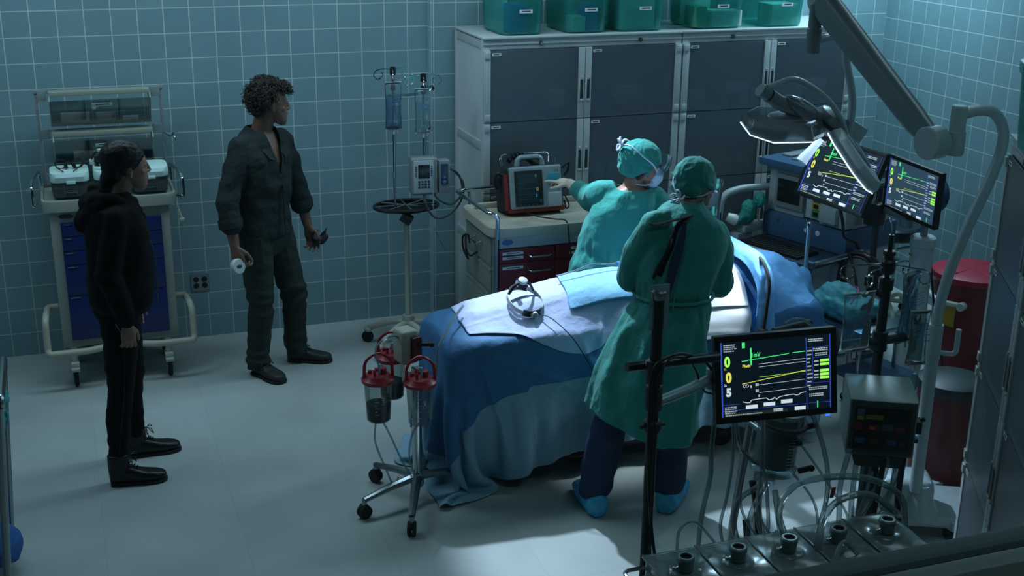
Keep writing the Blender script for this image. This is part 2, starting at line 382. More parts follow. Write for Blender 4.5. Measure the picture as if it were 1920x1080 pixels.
cabinet('tall white metal cabinet with yellow contents, standing nearest the room corner', (3.925, -.70, 0), 0, 1.285, 'tall supply cabinets')
# things on the cabinet shelves, dim behind the doors
M_BLUEB = mat('blue_supply_plastic', '#2f6fc0', .5); M_YEL = mat('yellow_supply_plastic', '#d8bf2e', .5); M_WBOX = mat('pale_carton', '#c8d4d8', .7)
def shelf_things(x0, x1, y, z, kinds, shelf_name):
    x = x0; i = 0; cnt = {}
    while x < x1-.12:
        k = kinds[i % len(kinds)]; i += 1; w_ = random.uniform(.12, .24); h_ = random.uniform(.09, .17)
        if x+w_ > x1: break
        cnt[k] = cnt.get(k, 0)+1; od = ['first', 'second', 'third', 'fourth', 'fifth', 'sixth', 'seventh'][cnt[k]-1]
        if k == 'b':
            o = MB().prism([(0, 0), (.28, 0), (.28, h_), (.10, h_), (0, h_*.55)], w_-.02, (x+w_-.02, y, z), (0, 1, 0), (0, 0, 1), .004).obj('shelf_bin', M_BLUEB, None); tag(o, '%s blue open-front bin from the left %s' % (od, shelf_name), 'bin', 'blue bins %s' % shelf_name)
        elif k == 'y':
            o = MB().prism([(0, 0), (.28, 0), (.28, h_), (.10, h_), (0, h_*.55)], w_-.02, (x+w_-.02, y, z), (0, 1, 0), (0, 0, 1), .004).obj('shelf_bin', M_YEL, None); tag(o, '%s yellow open-front bin from the left %s' % (od, shelf_name), 'bin', 'yellow bins %s' % shelf_name)
        else:
            o = MB().bx(x, x+w_-.02, y, y+.2, z, z+h_, .003).obj('carton', M_WBOX, None); tag(o, '%s pale carton from the left %s' % (od, shelf_name), 'box', 'cartons %s' % shelf_name)
        x += w_
hh = (1.98-.185)/4
for r, (k1, k2) in enumerate((('bbc', 'cyc'), ('bcc', 'yyc'), ('cbb', 'yyb'))):
    z = 1.98-.077-(r+1)*hh+.007; nm = ['on the top shelf', 'on the second shelf', 'on the third shelf'][r]
    shelf_things(2.66, 3.86, -.62, z, k1, nm+' of the pilaster cabinet'); shelf_things(4.02, 5.12, -.62, z, k2, nm+' of the corner cabinet')
# ------------------------------------------------ green translucent totes
M_TOTE = clear('green_translucent_plastic', '#55d2c8', opac=.13, rough=.25, gloss=.3)
def tote(name, label, cx, cy, z, w_, d_, h_=.31, rz=0, group='green storage totes on the cabinets', nlab=1):
    t = thing(name, label, 'storage tote', (cx, cy, z), rz, group)
    def ring(k, s): return ((0, 0, k), (w_/2*s, 0, 0), (0, d_/2*s, 0))
    mb = MB(); mb.loft([ring(.002, .84), ring(.006, .89), ring(.03, .91), ring(h_-.03, .985), ring(h_-.028, 1.02), ring(h_-.004, 1.03), ring(h_, 1.03), ring(h_, .99), ring(h_-.02, .97), ring(.02, .89), ring(.008, .85)], n=40, p=6)
    mb.obj('tub', M_TOTE, t)
    mb = MB(); mb.loft([ring(h_+.001, 1.02), ring(h_+.012, 1.04), ring(h_+.02, 1.0), ring(h_+.024, .9)], n=40, p=6); mb.obj('lid', M_TOTE, t)
    if nlab: printed_label('label_strip', t, (-.03, -d_/2*.965-.004, .135), (1, 0, 0), (0, 0, 1), .085, .022)
    return t
tl = ['with blue packs inside, leftmost on the cabinets', 'with cartons and green packs inside, second along the cabinet tops', 'with a single pale carton inside, third along the cabinet tops', 'with blue-printed white cartons, on the cabinet by the corner', 'behind the lamp arm on the cabinet by the corner']
ts = [(2.695, 2.995), (3.125, 3.43), (3.47, 3.83), (4.01, 4.40), (4.50, 4.86)]
for i, (a, b) in enumerate(ts):
    cx = (a+b)/2; w_ = b-a; cy = -.44
    tote('storage_tote', 'translucent green tote '+tl[i], cx, cy, 1.981, w_, .46)
    z = 1.99
    packs = [[('blue', -.02, -.10, .12, .20, .17), ('white', -.1, .06, .09, .2, .2)], [('white', -.06, -.12, .10, .14, .09), ('blue', .05, -.1, .09, .15, .16), ('green', .05, .1, .1, .15, .08)], [('white', -.01, -.06, .24, .2, .2)], [('white', .06, -.12, .2, .14, .10), ('white', -.06, .08, .2, .14, .16), ('green', -.12, -.12, .08, .14, .13)], [('white', .03, -.08, .2, .18, .13)]][i]
    for q_, (c, dx, dy, pw, pd, ph) in enumerate(packs):
        o = MB().box((cx+dx*w_/.36, cy+dy, z+ph/2+.003), (pw*w_/.36, pd, ph), (0, 0, random.uniform(-.06, .06)), .004).obj('supply_pack', {'blue': M_BLUEB, 'white': mat('white_carton', '#c6d2d0', .6), 'green': mat('green_pack', '#3f8f74', .6)}[c], None)
        tag(o, '%s %s supply pack inside the tote %s' % ('nearer' if dy < 0 else 'farther', c, tl[i].split(', ')[-1] if ',' in tl[i] else 'behind the lamp arm'), 'box', '%s packs in the tote %s' % (c, tl[i].split(', ')[-1] if ',' in tl[i] else 'behind the lamp arm'))
    # lettering ghosting through is unreadable, left as print strips
# ------------------------------------------------ red drawer cart with the defibrillator
M_CTOP = mat('beige_cart_top', '#a9a797', .35, noise_amt=.05); M_CBODY = mat('grey_cart_steel', '#7d8783', .45)
M_RED = mat('dark_red_drawer_enamel', '#6e1420', .35)
t = thing('crash_cart', 'red drawer cart with beige top and chrome push rail by the cabinets', 'cart', (2.42, -1.33, 0), 0)
# local x 0..0.82, y 0..0.58
mb = MB().bx(.02, .80, .02, .56, .14, .905, .004); mb.obj('body', M_CBODY, t)
def rr(k, s): return ((.41, .29, k), (.425*s, 0, 0), (0, .31*s, 0))
mb = MB().loft([rr(.905, .985), rr(.91, 1), rr(.945, 1), rr(.962, .992), rr(.965, .98), rr(.963, .95), rr(.950, .93)], n=56, p=9); mb.obj('worktop', M_CTOP, t)
mb = MB().bx(.06, .80, .50, .53, .95, .985, .008).bx(.775, .80, .03, .52, .95, .985, .008); mb.obj('rim', M_CTOP, t)
# aluminium corner posts
for x in (.018, .79): MB().bx(x, x+.022, .0, .03, .14, .905, .003).cyl((x+.011, -.003, .16), (x+.011, -.003, .9), .009).obj('corner_post', mat('brushed_aluminium', '#8c979a', .35, .9), t)
# side panels on the left face
for z0, z1 in ((.72, .88), (.56, .70), (.17, .54)): MB().bx(.010, .021, .05, .53, z0, z1, .004).bx(.006, .012, .05, .53, z1-.016, z1, .002).obj('side_panel', mat('grey_cart_panel', '#77827c', .45), t)
MB().tube(fillet([(.012, .22, .83), (-.022, .22, .815), (-.022, .34, .815), (.012, .34, .83)], .02), .005).obj('side_handle', M_CHROME, t)
dz = [(.835, .905, None), (.745, .832, 2), (.47, .742, 1), (.20, .467, 0)]
for col, (xa, xb) in enumerate(((.045, .395), (.40, .785))):
    for k, (z0, z1, n) in enumerate(dz):
        if n is None: continue
        d = MB().bx(xa, xb, -.002, .022, z0, z1, .004).obj('drawer', M_RED, t)
        hx = xb-.10 if col == 0 else xa-.02
        if col == 0: MB().tube(fillet([(hx-.07, -.002, z1-.04), (hx-.065, -.03, z1-.05), (hx+.065, -.03, z1-.05), (hx+.07, -.002, z1-.04)], .015), .005).obj('handle', M_CHROME, d)
        for q in range(n): printed_label('label_strip', d, (xa+(.02 if col == 0 else .09), -.0025, z1-.035-.028*q), (1, 0, 0), (0, 0, 1), .13, .017)
p = MB().bx(.045, .785, -.001, .022, .838, .903, .003).obj('fascia', mat('fascia_grey', '#9aa4a4', .4), t)
MB().ell((.095, -.002, .875), (.036, .002, .017)).obj('badge', mat('blue_badge', '#2c5f96', .4), p)
# chrome push rail on the left end
MB().tube(fillet([(.03, -.01, .90), (.03, -.012, 1.04), (-.02, .0, 1.06), (-.045, .56, 1.06), (.02, .60, 1.055), (.33, .60, 1.06)], .05, 6), .012, 12).obj('push_rail', M_CHROME, t)
MB().cyl((.05, .58, .96), (.05, .60, 1.055), .009).obj('rail_post', M_CHROME, t)
for x in (.08, .74):
    for y in (.08, .50):
        c = MB().cyl((x, y, .14), (x, y, .105), .018).bx(x-.016, x+.016, y-.02, y+.03, .075, .11, .004).obj('caster', M_STEEL, t)
        MB().cyl((x-.013, y+.01, .051), (x+.013, y+.01, .051), .05).obj('wheel', M_RUBBER, c)
MB().tube(spline([(-.04, .30, .80), (-.06, .28, .86), (-.075, .33, .83), (-.06, .36, .74), (-.05, .30, .70), (-.075, .27, .76), (-.055, .33, .85), (-.05, .35, .77), (-.04, .3, .72), (.01, .3, .74)], 8), .006, 8).obj('power_cord', M_RUBBER, t)
# defibrillator
t = thing('defibrillator', 'grey and red portable defibrillator with dim screen on the red cart', 'defibrillator', (2.62, -1.06, .966), .0)
S = Matrix.Rotation(math.radians(-12), 4, 'X')
M_DGB = mat('defib_grey', '#7f8d90', .4)
mb = MB(); mb.prism([(0.01, 0), (.345, 0), (.36, .03), (.355, .25), (.33, .28), (.03, .28), (.005, .25), (0, .03)], .05, (0, -.02, .012), (1, 0, 0), (0, -.0, 1), .012)
mb = MB(S).box((.18, .07, .15), (.36, .16, .27), None, .025, 3); case = mb.obj('case', mat('defib_dark_case', '#1d2427', .5), t)
fr = MB(S).box((.175, -.018, .155), (.335, .03, .255), None, .014, 3).obj('front_panel', M_DGB, t)
MB(S).box((.125, -.035, .150), (.18, .006, .215), None, .003).obj('screen_bezel', M_BLACKP, fr)
scn = MB(S).box((.120, -.039, .153), (.135, .003, .18), None, 0).obj('screen', mat('defib_screen', '#16242c', .25, emit='#2a4658', estr=.05), fr)
E_ = Vector((0, math.cos(math.radians(-12)), math.sin(math.radians(-12))))
def dp(x, y, z): return S @ Vector((x, y, z))
Zd = (S.to_3x3() @ Vector((0, 0, 1)))
for s_, z, c, nm in (('0', .215, '#3fae5c', 'green_digit'), ('12', .135, '#c8c23a', 'yellow_digits'), ('0', .095, '#39b0c8', 'cyan_digit')):
    text(nm, s_, .026, mat('glow_'+nm, c, .5, emit=c, estr=.35), scn, dp(.165, -.0412, z), (1, 0, 0), Zd, sx=.8)
text('screen_digits', '60', .03, mat('dim_white_print', '#6d7c80', .5), fr, dp(.175, -.0395, .062), (1, 0, 0), Zd)
mb = MB(S)
for z in (.225, .185, .15, .115, .085): mb.box((.118, -.0412, z), (.125, .0006, .0012))
mb.obj('trace_line', mat('screen_trace', '#39505a', .5, emit='#5d7a84', estr=.1), scn, False)
MB(S).box((.118, -.0412, .20), (.1, .0004, .02)).obj('grid_block', mat('screen_block', '#25333c', .5), scn)
MB(S).box((.285, -.034, .20), (.075, .006, .07), None, .01, 3).obj('control_pad', mat('teal_sticker', '#2f8f96', .5), fr)
MB(S).box((.29, -.034, .075), (.085, .008, .085), None, .02, 3).obj('knob_panel', mat('light_grey_panel', '#9aa6a8', .4), fr)
text('panel_print', '1 2', .02, M_INK, fr, dp(.295, -.035, .243), (1, 0, 0), Zd)
for k in range(5): MB(S).cyl((.07+k*.025, -.036, .052), (.07+k*.025, -.041, .052), .007, None, 10).obj('button', M_DGREY, fr)
MB(S).tube(fillet([(.09, .07, .27), (.10, .07, .335), (.25, .07, .335), (.26, .07, .27)], .03), .017, 10).obj('carry_handle', M_DGB, t)
MB(S).tube(fillet([(.0, .1, .29), (-.01, .1, .345), (.37, .12, .34), (.36, .12, .28)], .03), .003, 6).tube(fillet([(.03, .16, .28), (.02, .16, .36), (.34, .16, .36), (.33, .16, .28)], .03), .003, 6).obj('wire_basket', M_CHROME, t)
cc = [Vector((.05+.14*(i/80), .11+.018*math.cos(i*1.35), .315+.04*math.sin(PI*i/80)+.018*math.sin(i*1.35))) for i in range(120)]
MB(S).tube(cc, .0035, 6).obj('coiled_cable', M_BLACKP, t)
MB(S).box((-.012, .07, .13), (.035, .15, .24), None, .02, 3).obj('side_pouch', mat('black_pouch_fabric', '#15191b', .8), t); MB(S).box((-.008, .0, .13), (.03, .02, .22), None, .006).obj('red_trim', mat('red_base', '#7c1c1f'), t)
MB(S).tube(spline([(-.03, .02, .23), (-.06, .0, .25), (-.07, .03, .19), (-.05, .05, .16), (-.04, .03, .22)], 6), .008, 8).obj('strap_buckle', M_BLACKP, t)
MB(S).tube(spline([(.37, .02, .26), (.40, .0, .29), (.41, .02, .25), (.385, .03, .21)], 6), .007, 8).tube(spline([(.37, .0, .09), (.39, -.01, .03), (.375, 0, .01), (.365, .0, .06)], 6), .005, 8).obj('strap_clip', M_BLACKP, t)
MB(S).box((.18, .07, .018), (.37, .17, .03), None, .01).obj('base_cushion', mat('red_base', '#7c1c1f', .5), t)
o = MB().tube(spline([(.10, -.02, .012), (.14, -.12, .008), (.22, -.20, .006), (.26, -.265, .012), (.27, -.29, -.03), (.28, -.292, -.12), (.31, -.295, -.3), (.34, -.295, -.42), (.36, -.29, -.55)], 8), .0045, 8).obj('lead_cable', M_BLACKP, t)
# ------------------------------------------------ blue drawer cart on the left, with tilt bins
t = thing('drawer_cart', 'tall cart with navy blue drawers and cream bumper standing behind the woman', 'cart', (0, 0, 0), 0)
M_CART = mat('cream_grey_cart', '#8f978f', .45, noise_amt=.05); M_NAVY = mat('navy_drawer_enamel', '#0a2560', .35)
MB().bx(.005, .665, -.635, -.16, .255, 1.075, .006).obj('body', M_CART, t)
def rr(k, s): return ((.34, -.395, k), (.375*s, 0, 0), (0, .265*s, 0))
MB().loft([rr(1.075, .985), rr(1.08, 1), rr(1.125, 1), rr(1.14, .99), rr(1.14, .955), rr(1.128, .94)], n=56, p=10).obj('worktop', M_CART, t)
zz = [1.015, .93, .845, .76, .575, .30]
for k in range(5):
    d = MB().bx(.06, .615, -.652, -.632, zz[k+1]+.002, zz[k]-.002, .003).obj('drawer', M_NAVY, t)
    MB().bx(.075, .13, -.656, -.651, zz[k]-.014, zz[k]-.008, .001).obj('label_rail', M_CHROME, d)
MB().ell((.095, -.637, 1.047), (.042, .004, .013)).obj('lock_badge', M_DGREY, t)
for s, nm in ((-1, ''), (1, '')):
    cx = .335+s*.335
    pts = [(.335+s*.28, -.62, .235), (.335+s*.12, -.70, .245), (.335+s*.15, -.735, .25), (cx+s*.05, -.72, .255), (cx+s*.075, -.66, .26), (cx+s*.075, -.50, .29), (cx+s*.07, -.42, .44), (cx+s*.04, -.36, .44), (cx, -.36, .44)]
    MB().tube(fillet([(.335+s*.10, -.665, .245), (.335+s*.20, -.70, .245), (cx+s*.075, -.70, .245), (cx+s*.08, -.68, .27), (cx+s*.08, -.66, .44), (cx+s*.06, -.5, .47), (cx, -.5, .47)], .045, 6), .02, 12).obj('bumper', mat('cream_bumper', '#a9aa98', .4), t)
for x in (.06, .60):
    for y in (-.60, -.22):
        c = MB().cyl((x, y, .255), (x, y, .15), .02).box((x, y+.0, .14), (.05, .09, .03), None, .008).box((x+.0, y-.035, .12), (.05, .05, .02), (.5, 0, 0), .006).obj('caster', M_CREAM, t)
        w_ = MB().lathe([(.045, -.014), (.06, -.012), (.062, 0), (.06, .012), (.045, .014)], (x, y, .062), (1, 0, 0)).obj('wheel', M_RUBBER, c)
        MB().lathe([(.04, -.017), (.044, -.012), (.044, .012), (.04, .017)], (x, y, .062), (1, 0, 0)).obj('hub_cap', M_GREYP, c)
# chrome side handles
for s, x in ((-1, -.045), (1, .725)):
    MB().tube(fillet([(x-s*.01, -.60, 1.12), (x+s*.03, -.61, 1.11), (x+s*.03, -.60, 1.22), (x+s*.02, -.45, 1.235), (x-s*.01, -.25, 1.235), (x-s*.01, -.24, 1.13)], .03), .011, 10).obj('push_handle', M_CHROME, t)
# frame of the bin rack
RY = -.22
for x in (-.005, .695):
    MB().bx(x-.009, x+.009, RY-.009, RY+.009, 1.13, 1.69, .003).bx(x-.016, x+.016, RY-.016, RY+.016, 1.685, 1.705, .003).obj('rack_post', mat('rack_aluminium', '#98a4a6', .35, .4), t)
for z in (1.20, 1.465, 1.692): MB().bx(-.005, .695, RY-.004, RY+.006, z-.006, z+.006, .002).bx(.0, .05, RY-.02, RY, z-.05, z+.01, .002).bx(.64, .69, RY-.02, RY, z-.05, z+.01, .002).obj('rack_rail', mat('rack_aluminium', '#6e7a7c'), t)
M_SMK2 = clear('smoked_tilt_bin', '#38524f', opac=.04, rough=.12, gloss=.35); M_OLIVE = mat('olive_bin_frame', '#6f7a66', .5)
def tilt_bin(z):
    b = MB(Matrix.Translation((.345, RY-.03, z)))
    b.bx(-.28, .28, -.02, .02, .10, .108, .001).prism([(0, 0), (-.05, .0), (-.16, .16), (-.14, .18), (0, .18)], .006, (-.28, 0, -.085), (0, 1, 0), (0, 0, 1)).prism([(0, 0), (-.05, .0), (-.16, .16), (-.14, .18), (0, .18)], .006, (.274, 0, -.085), (0, 1, 0), (0, 0, 1))
    b.prism([(0, 0), (.56, 0), (.56, .02), (0, .02)], .004, (-.28, -.05, -.085), (1, 0, 0), (0, -.11/.194, .16/.194)).bx(-.28, .28, -.055, 0, -.089, -.083, .001).bx(-.28, .28, -.085, 0, .09, .115, .003)
    tr = b.obj('tilt_bin', mat('pale_bin_lid', '#8d9688', .45), t)
    f = MB(Matrix.Translation((.345, RY-.03, z))); f.prism([(0, 0), (.548, 0), (.548, .185), (0, .185)], .003, (-.274, -.054, -.078), (1, 0, 0), (0, -.105/.19, .158/.19)); f.obj('window', M_SMK2, tr, False)
    for x in (-.09, .10): MB(Matrix.Translation((.345, RY-.03, z))).prism([(0, 0), (-.045, .0), (-.13, .14), (0, .14)], .003, (x, 0, -.08), (0, 1, 0), (0, 0, 1)).obj('divider', M_SMK2, tr, False)
    Y = Vector((0, -.105, .158)).normalized()
    printed_label('label_strip', tr, Vector((.345-.05, RY-.03-.054-.004, z-.078))+Y*.135+Vector((0, -.003, 0)), (1, 0, 0), Y, .115, .024)
    return tr
tilt_bin(1.59); tilt_bin(1.355)
def inbin(nm, lab, x, z, w_, d_, h_, M, rx=0, n=1, cat='box'):
    o = MB().box((x, RY-.065, z+h_/2-.079), (w_, d_, h_), (rx, 0, 0), .004).obj(nm, M, None); tag(o, lab, cat); return o
M_FILM = mat('plastic_film_wrap', '#c3d3d4', .25, bump=.8, bump_scale=60)
inbin('glove_box', 'pale flat carton in the left of the upper tilt bin', .20, 1.59, .16, .05, .065, mat('white_bin_carton', '#dfe5e3', .6))
inbin('wrapped_pack', 'clear film wrapped pack in the middle of the upper tilt bin', .37, 1.59, .11, .05, .06, M_FILM)
inbin('small_carton', 'small pale carton in the right of the upper tilt bin', .51, 1.59, .09, .04, .03, mat('white_bin_carton', '#dfe5e3', .6))
inbin('blue_pouch', 'blue pouch at the left end of the lower tilt bin', .12, 1.355, .07, .05, .10, mat('teal_pouch', '#1f5f78', .6), cat='pouch')
inbin('wrapped_pack', 'crumpled clear pack in the lower tilt bin beside the blue pouch', .24, 1.355, .14, .05, .07, M_FILM, cat='pack')
inbin('wrapped_pack', 'pale wrapped pack behind the woman in the lower tilt bin', .40, 1.355, .09, .05, .06, M_FILM, cat='pack')
inbin('blue_pouch', 'dark blue pouch at the right end of the lower tilt bin', .57, 1.355, .08, .05, .12, mat('navy_pouch', '#14255e', .6), cat='pouch')
o = MB().tube(spline([(.69, -.25, 1.43), (.735, -.26, 1.40), (.75, -.26, 1.42), (.775, -.26, 1.425)], 5), .005).tube(spline([(.73, -.26, 1.36), (.755, -.265, 1.37), (.76, -.265, 1.39), (.75, -.26, 1.40), (.745, -.26, 1.415)], 5), .004).obj('wire_hook', M_CHROME, t)
MB().tube([(.70, -.60, 1.10), (.735, -.62, .98)], .006).box((.735, -.62, .975), (.03, .02, .018), None, .004).obj('side_hook', M_CREAM, t)
# instrument tubs with pale lids on the cart
M_TUB = clear('grey_clear_tub', '#5f7074', opac=.45, rough=.2, gloss=.4); M_LID = mat('pale_green_lid', '#bfe0da', .45)
def tub(label, x, w_):
    b = thing('instrument_tub', label, 'storage tub', (x, -.48, 1.14), 0, 'lidded tubs on the blue cart')
    MB().loft([((0, 0, .001), (w_*.44, 0, 0), (0, .09, 0)), ((0, 0, .006), (w_*.46, 0, 0), (0, .10, 0)), ((0, 0, .095), (w_*.49, 0, 0), (0, .11, 0))], n=36, p=6).obj('tub', M_TUB, b)
    MB().loft([((0, 0, .095), (w_*.50, 0, 0), (0, .12, 0)), ((0, 0, .125), (w_*.505, 0, 0), (0, .125, 0)), ((0, 0, .145), (w_*.49, 0, 0), (0, .115, 0)), ((0, 0, .150), (w_*.44, 0, 0), (0, .095, 0))], n=36, p=5).obj('lid', M_LID, b)
    MB().bx(-.02, .03, -.128, -.12, .085, .102, .003).obj('latch', M_LID, b)
    f = MB()
    for k in range(4): f.bx(-.03, .03, -.1085, -.104, .03+.011*k, .036+.011*k)
    f.bx(-.036, -.033, -.1085, -.104, .02, .076).bx(.033, .036, -.1085, -.104, .02, .076); f.obj('moulded_mark', mat('tub_ridge', '#66777a', .4), b)
    return b
tub('grey tub with pale lid and glasses on it, left end of the blue cart', .135, .215)
tub('pale-lidded tub partly hidden behind the head of the woman', .36, .19)
tub('grey tub with pale lid at the right end of the blue cart', .575, .215)
g = thing('loupe_glasses', 'black framed loupe glasses lying on the pale tub lid', 'glasses', (.14, -.49, 1.29), 0)
def rim(cx): return [(cx+.032*math.cos(a), .01, .028+.026*math.sin(a)) for a in [2*PI*i/20 for i in range(20)]]
mb = MB(); mb.tube(rim(-.045), .0035, 6, closed=True); mb.tube(rim(.045), .0035, 6, closed=True); mb.tube(spline([(-.014, .01, .035), (0, .01, .043), (.014, .01, .035)], 5), .004, 6)
mb.tube(spline([(-.078, .01, .038), (-.07, -.03, .02), (-.035, -.1, .006)], 6), .003, 6).tube(spline([(.078, .01, .038), (.06, -.03, .02), (.02, -.1, .006)], 6), .003, 6); mb.obj('frame', M_BLACKP, g)
for x in (-.02, .025): MB().cyl((x, .005, .018), (x+.004, -.028, .014), .011, .009, 14).obj('loupe', M_BLACKP, g)
def headlamp(label, loc, rz, cable=None, sc=1.0):
    g = thing('surgical_headlamp', label, 'headlamp', loc, rz)
    R1, R2 = .085*sc, .10*sc
    a0 = [(R1*math.cos(a), R2*math.sin(a), .045*sc+.012*math.sin(a)) for a in [2*PI*i/40 for i in range(40)]]
    mb = MB(); 
    def band(a_, b_, hw, M, nm, r_=1.0):
        n = 24; P = []
        for off in (0, .004):
            for i in range(n+1):
                a = a_+(b_-a_)*i/n; r_x, r_y = (R1+off)*r_, (R2+off)*r_
                P.append((r_x*math.cos(a), r_y*math.sin(a)))
        b = MB(); lo = [b._v((P[i][0], P[i][1], .045*sc-hw)) for i in range(n+1)]; hi = [b._v((P[i][0], P[i][1], .045*sc+hw)) for i in range(n+1)]
        lo2 = [b._v((P[n+1+i][0], P[n+1+i][1], .045*sc-hw)) for i in range(n+1)]; hi2 = [b._v((P[n+1+i][0], P[n+1+i][1], .045*sc+hw)) for i in range(n+1)]
        for i in range(n):
            b.bm.faces.new((lo[i], lo[i+1], hi[i+1], hi[i])); b.bm.faces.new((lo2[i], lo2[i+1], hi2[i+1], hi2[i])); b.bm.faces.new((hi[i], hi[i+1], hi2[i+1], hi2[i])); b.bm.faces.new((lo[i], lo[i+1], lo2[i+1], lo2[i]))
        return b.obj(nm, M, g)
    MWB = mat('pale_headband', '#c9c6c4', .4)
    band(-PI*.34, PI*.30, .013*sc, MWB, 'headband'); band(PI*.70, PI*1.34, .013*sc, MWB, 'headband')
    band(PI*1.30, PI*1.70, .019*sc, M_BLACKP, 'rear_pad'); band(PI*.28, PI*.72, .02*sc, M_BLACKP, 'brow_pad')
    MB().lathe([(.018*sc, 0), (.019*sc, .012*sc), (.014*sc, .016*sc)], (0, -R2-.003, .045*sc), (0, -1, 0)).obj('size_knob', M_WHITEP, g)
    MB().lathe([(.012*sc, 0), (.012*sc, .003)], (0, -R2-.019*sc, .045*sc), (0, -1, 0)).obj('knob_inset', M_GREYP, g)
    MB().tube(spline([(-.07*sc, R2*.5, .055*sc), (-.04*sc, R2*.55, .10*sc), (0, R2*.6, .112*sc), (.04*sc, R2*.55, .10*sc), (.07*sc, R2*.5, .055*sc)], 6), .007*sc, 8).obj('top_strap', M_BLACKP, g)
    MB().lathe([(.021*sc, 0), (.023*sc, .004), (.023*sc, .018*sc), (.018*sc, .02*sc)], (0, R2*.6, .112*sc)).obj('top_knob', M_WHITEP, g)
    MB().cyl((0, R2*1.05, .055*sc), (.0, R2*1.0, .10*sc), .012*sc).obj('lamp_barrel', M_CHROME, g)
    return g
headlamp('headlamp resting on the pale tub lid behind the woman', (.315, -.50, 1.293), 0, sc=.72)
# outlet on the wall
t = thing('wall_outlet', 'steel double duplex outlet plate on the tiled wall by the blue cart', 'outlet', (.868, -.001, .378), 0)
MB().box((0, -.004, 0), (.118, .008, .118), None, .004).obj('plate', mat('steel_plate', '#8b979b', .35, .6), t)
for x in (-.027, .027):
    for z in (-.021, .021):
        s_ = MB().lathe([(.018, 0), (.018, .003)], (x, -.008, z), (0, -1, 0)).obj('socket', M_BLACKP, t)
# ------------------------------------------------ operating table, patient form and drapes
M_DKP = mat('dark_table_base', '#14191c', .4)
t = thing('operating_table', 'black wheeled operating table base under the blue drapes', 'operating table', (2.85, -2.35, 0), 0)
MB().bx(-.75, .55, -.20, .20, .07, .17, .03).bx(-.55, .35, -.15, .15, .16, .22, .02).obj('base', M_DKP, t)
MB().bx(-.17, .13, -.11, .11, .2, .70, .02).obj('column', M_DKP, t)
MB().bx(-1.06, 1.0, -.235, .235, .69, .75, .02).obj('tabletop', mat('black_table_pad', '#181d20', .6), t)
for x in (-.68, -.25, .48):
    for y in (-.19, .17):
        c = MB().box((x, y, .075), (.07, .045, .04), None, .008).obj('caster', M_DGREY, t); MB().lathe([(.04, -.014), (.05, -.012), (.05, .012), (.04, .014)], (x, y-.0, .051), (0, 1, 0)).obj('wheel', M_RUBBER, c)
MB().tube([( -.38+.075*math.cos(a), -.215, .12+.045*math.sin(a)) for a in [2*PI*i/28 for i in range(28)]], .008, 6, closed=True).ell((-.38, -.205, .12), (.055, .015, .03)).obj('pedal_ring', M_DGREY, t)
# collider description: (kind, ...) in world space
COLS = [('box', (2.81, -2.35, .56), (1.04, .27, .22), .02), ('box', (2.85, -2.35, .25), (.62, .20, .25), .03),
        ('cap', (1.98, -2.38, .77), (2.55, -2.38, .82), .07, .11), ('cap', (1.98, -2.22, .77), (2.55, -2.24, .82), .07, .11), ('cap', (1.93, -2.38, .78), (1.93, -2.38, .82), .04, .04), ('cap', (1.93, -2.22, .78), (1.93, -2.22, .82), .04, .04),
        ('ell', (2.72, -2.35, .81), (.38, .23, .15)), ('ell', (3.10, -2.35, .84), (.38, .24, .135)), ('cap', (3.5, -2.35, .88), (3.55, -2.35, .9), .10, .1)]
def sdf(P, cols):
    """signed distance and outward direction"""
    best = np.full(len(P), 9.0); nrm = np.zeros_like(P); nrm[:, 2] = 1
    for c in cols:
        if c[0] == 'box':
            q = P-np.array(c[1]); h = np.array(c[2])-c[3]; a = np.abs(q)-h; o = np.maximum(a, 0); L = np.linalg.norm(o, axis=1)
            ins = a.max(1); d = np.where(L > 0, L, ins)-c[3]
            n = np.where(L[:, None] > 1e-9, o/np.maximum(L, 1e-9)[:, None], 0); k = a.argmax(1); z = np.zeros_like(n); z[np.arange(len(k)), k] = 1
            n = np.where(L[:, None] > 1e-9, n, z)*np.sign(q)
        elif c[0] == 'cap':
            a, b = np.array(c[1]), np.array(c[2]); ab = b-a; tt = np.clip(((P-a)@ab)/max(1e-9, ab@ab), 0, 1)
            v = P-(a+tt[:, None]*ab); L = np.linalg.norm(v, axis=1); d = L-(c[3]+(c[4]-c[3])*tt); n = v/np.maximum(L, 1e-9)[:, None]
        else:
            q = (P-np.array(c[1])); r = np.array(c[2]); k0 = np.linalg.norm(q/r, axis=1); k1 = np.linalg.norm(q/(r*r), axis=1)
            d = k0*(k0-1)/np.maximum(k1, 1e-9); n = q/(r*r); n = n/np.maximum(np.linalg.norm(n, axis=1), 1e-9)[:, None]
        m_ = d < best; best = np.where(m_, d, best); nrm = np.where(m_[:, None], n, nrm)
    return best, nrm
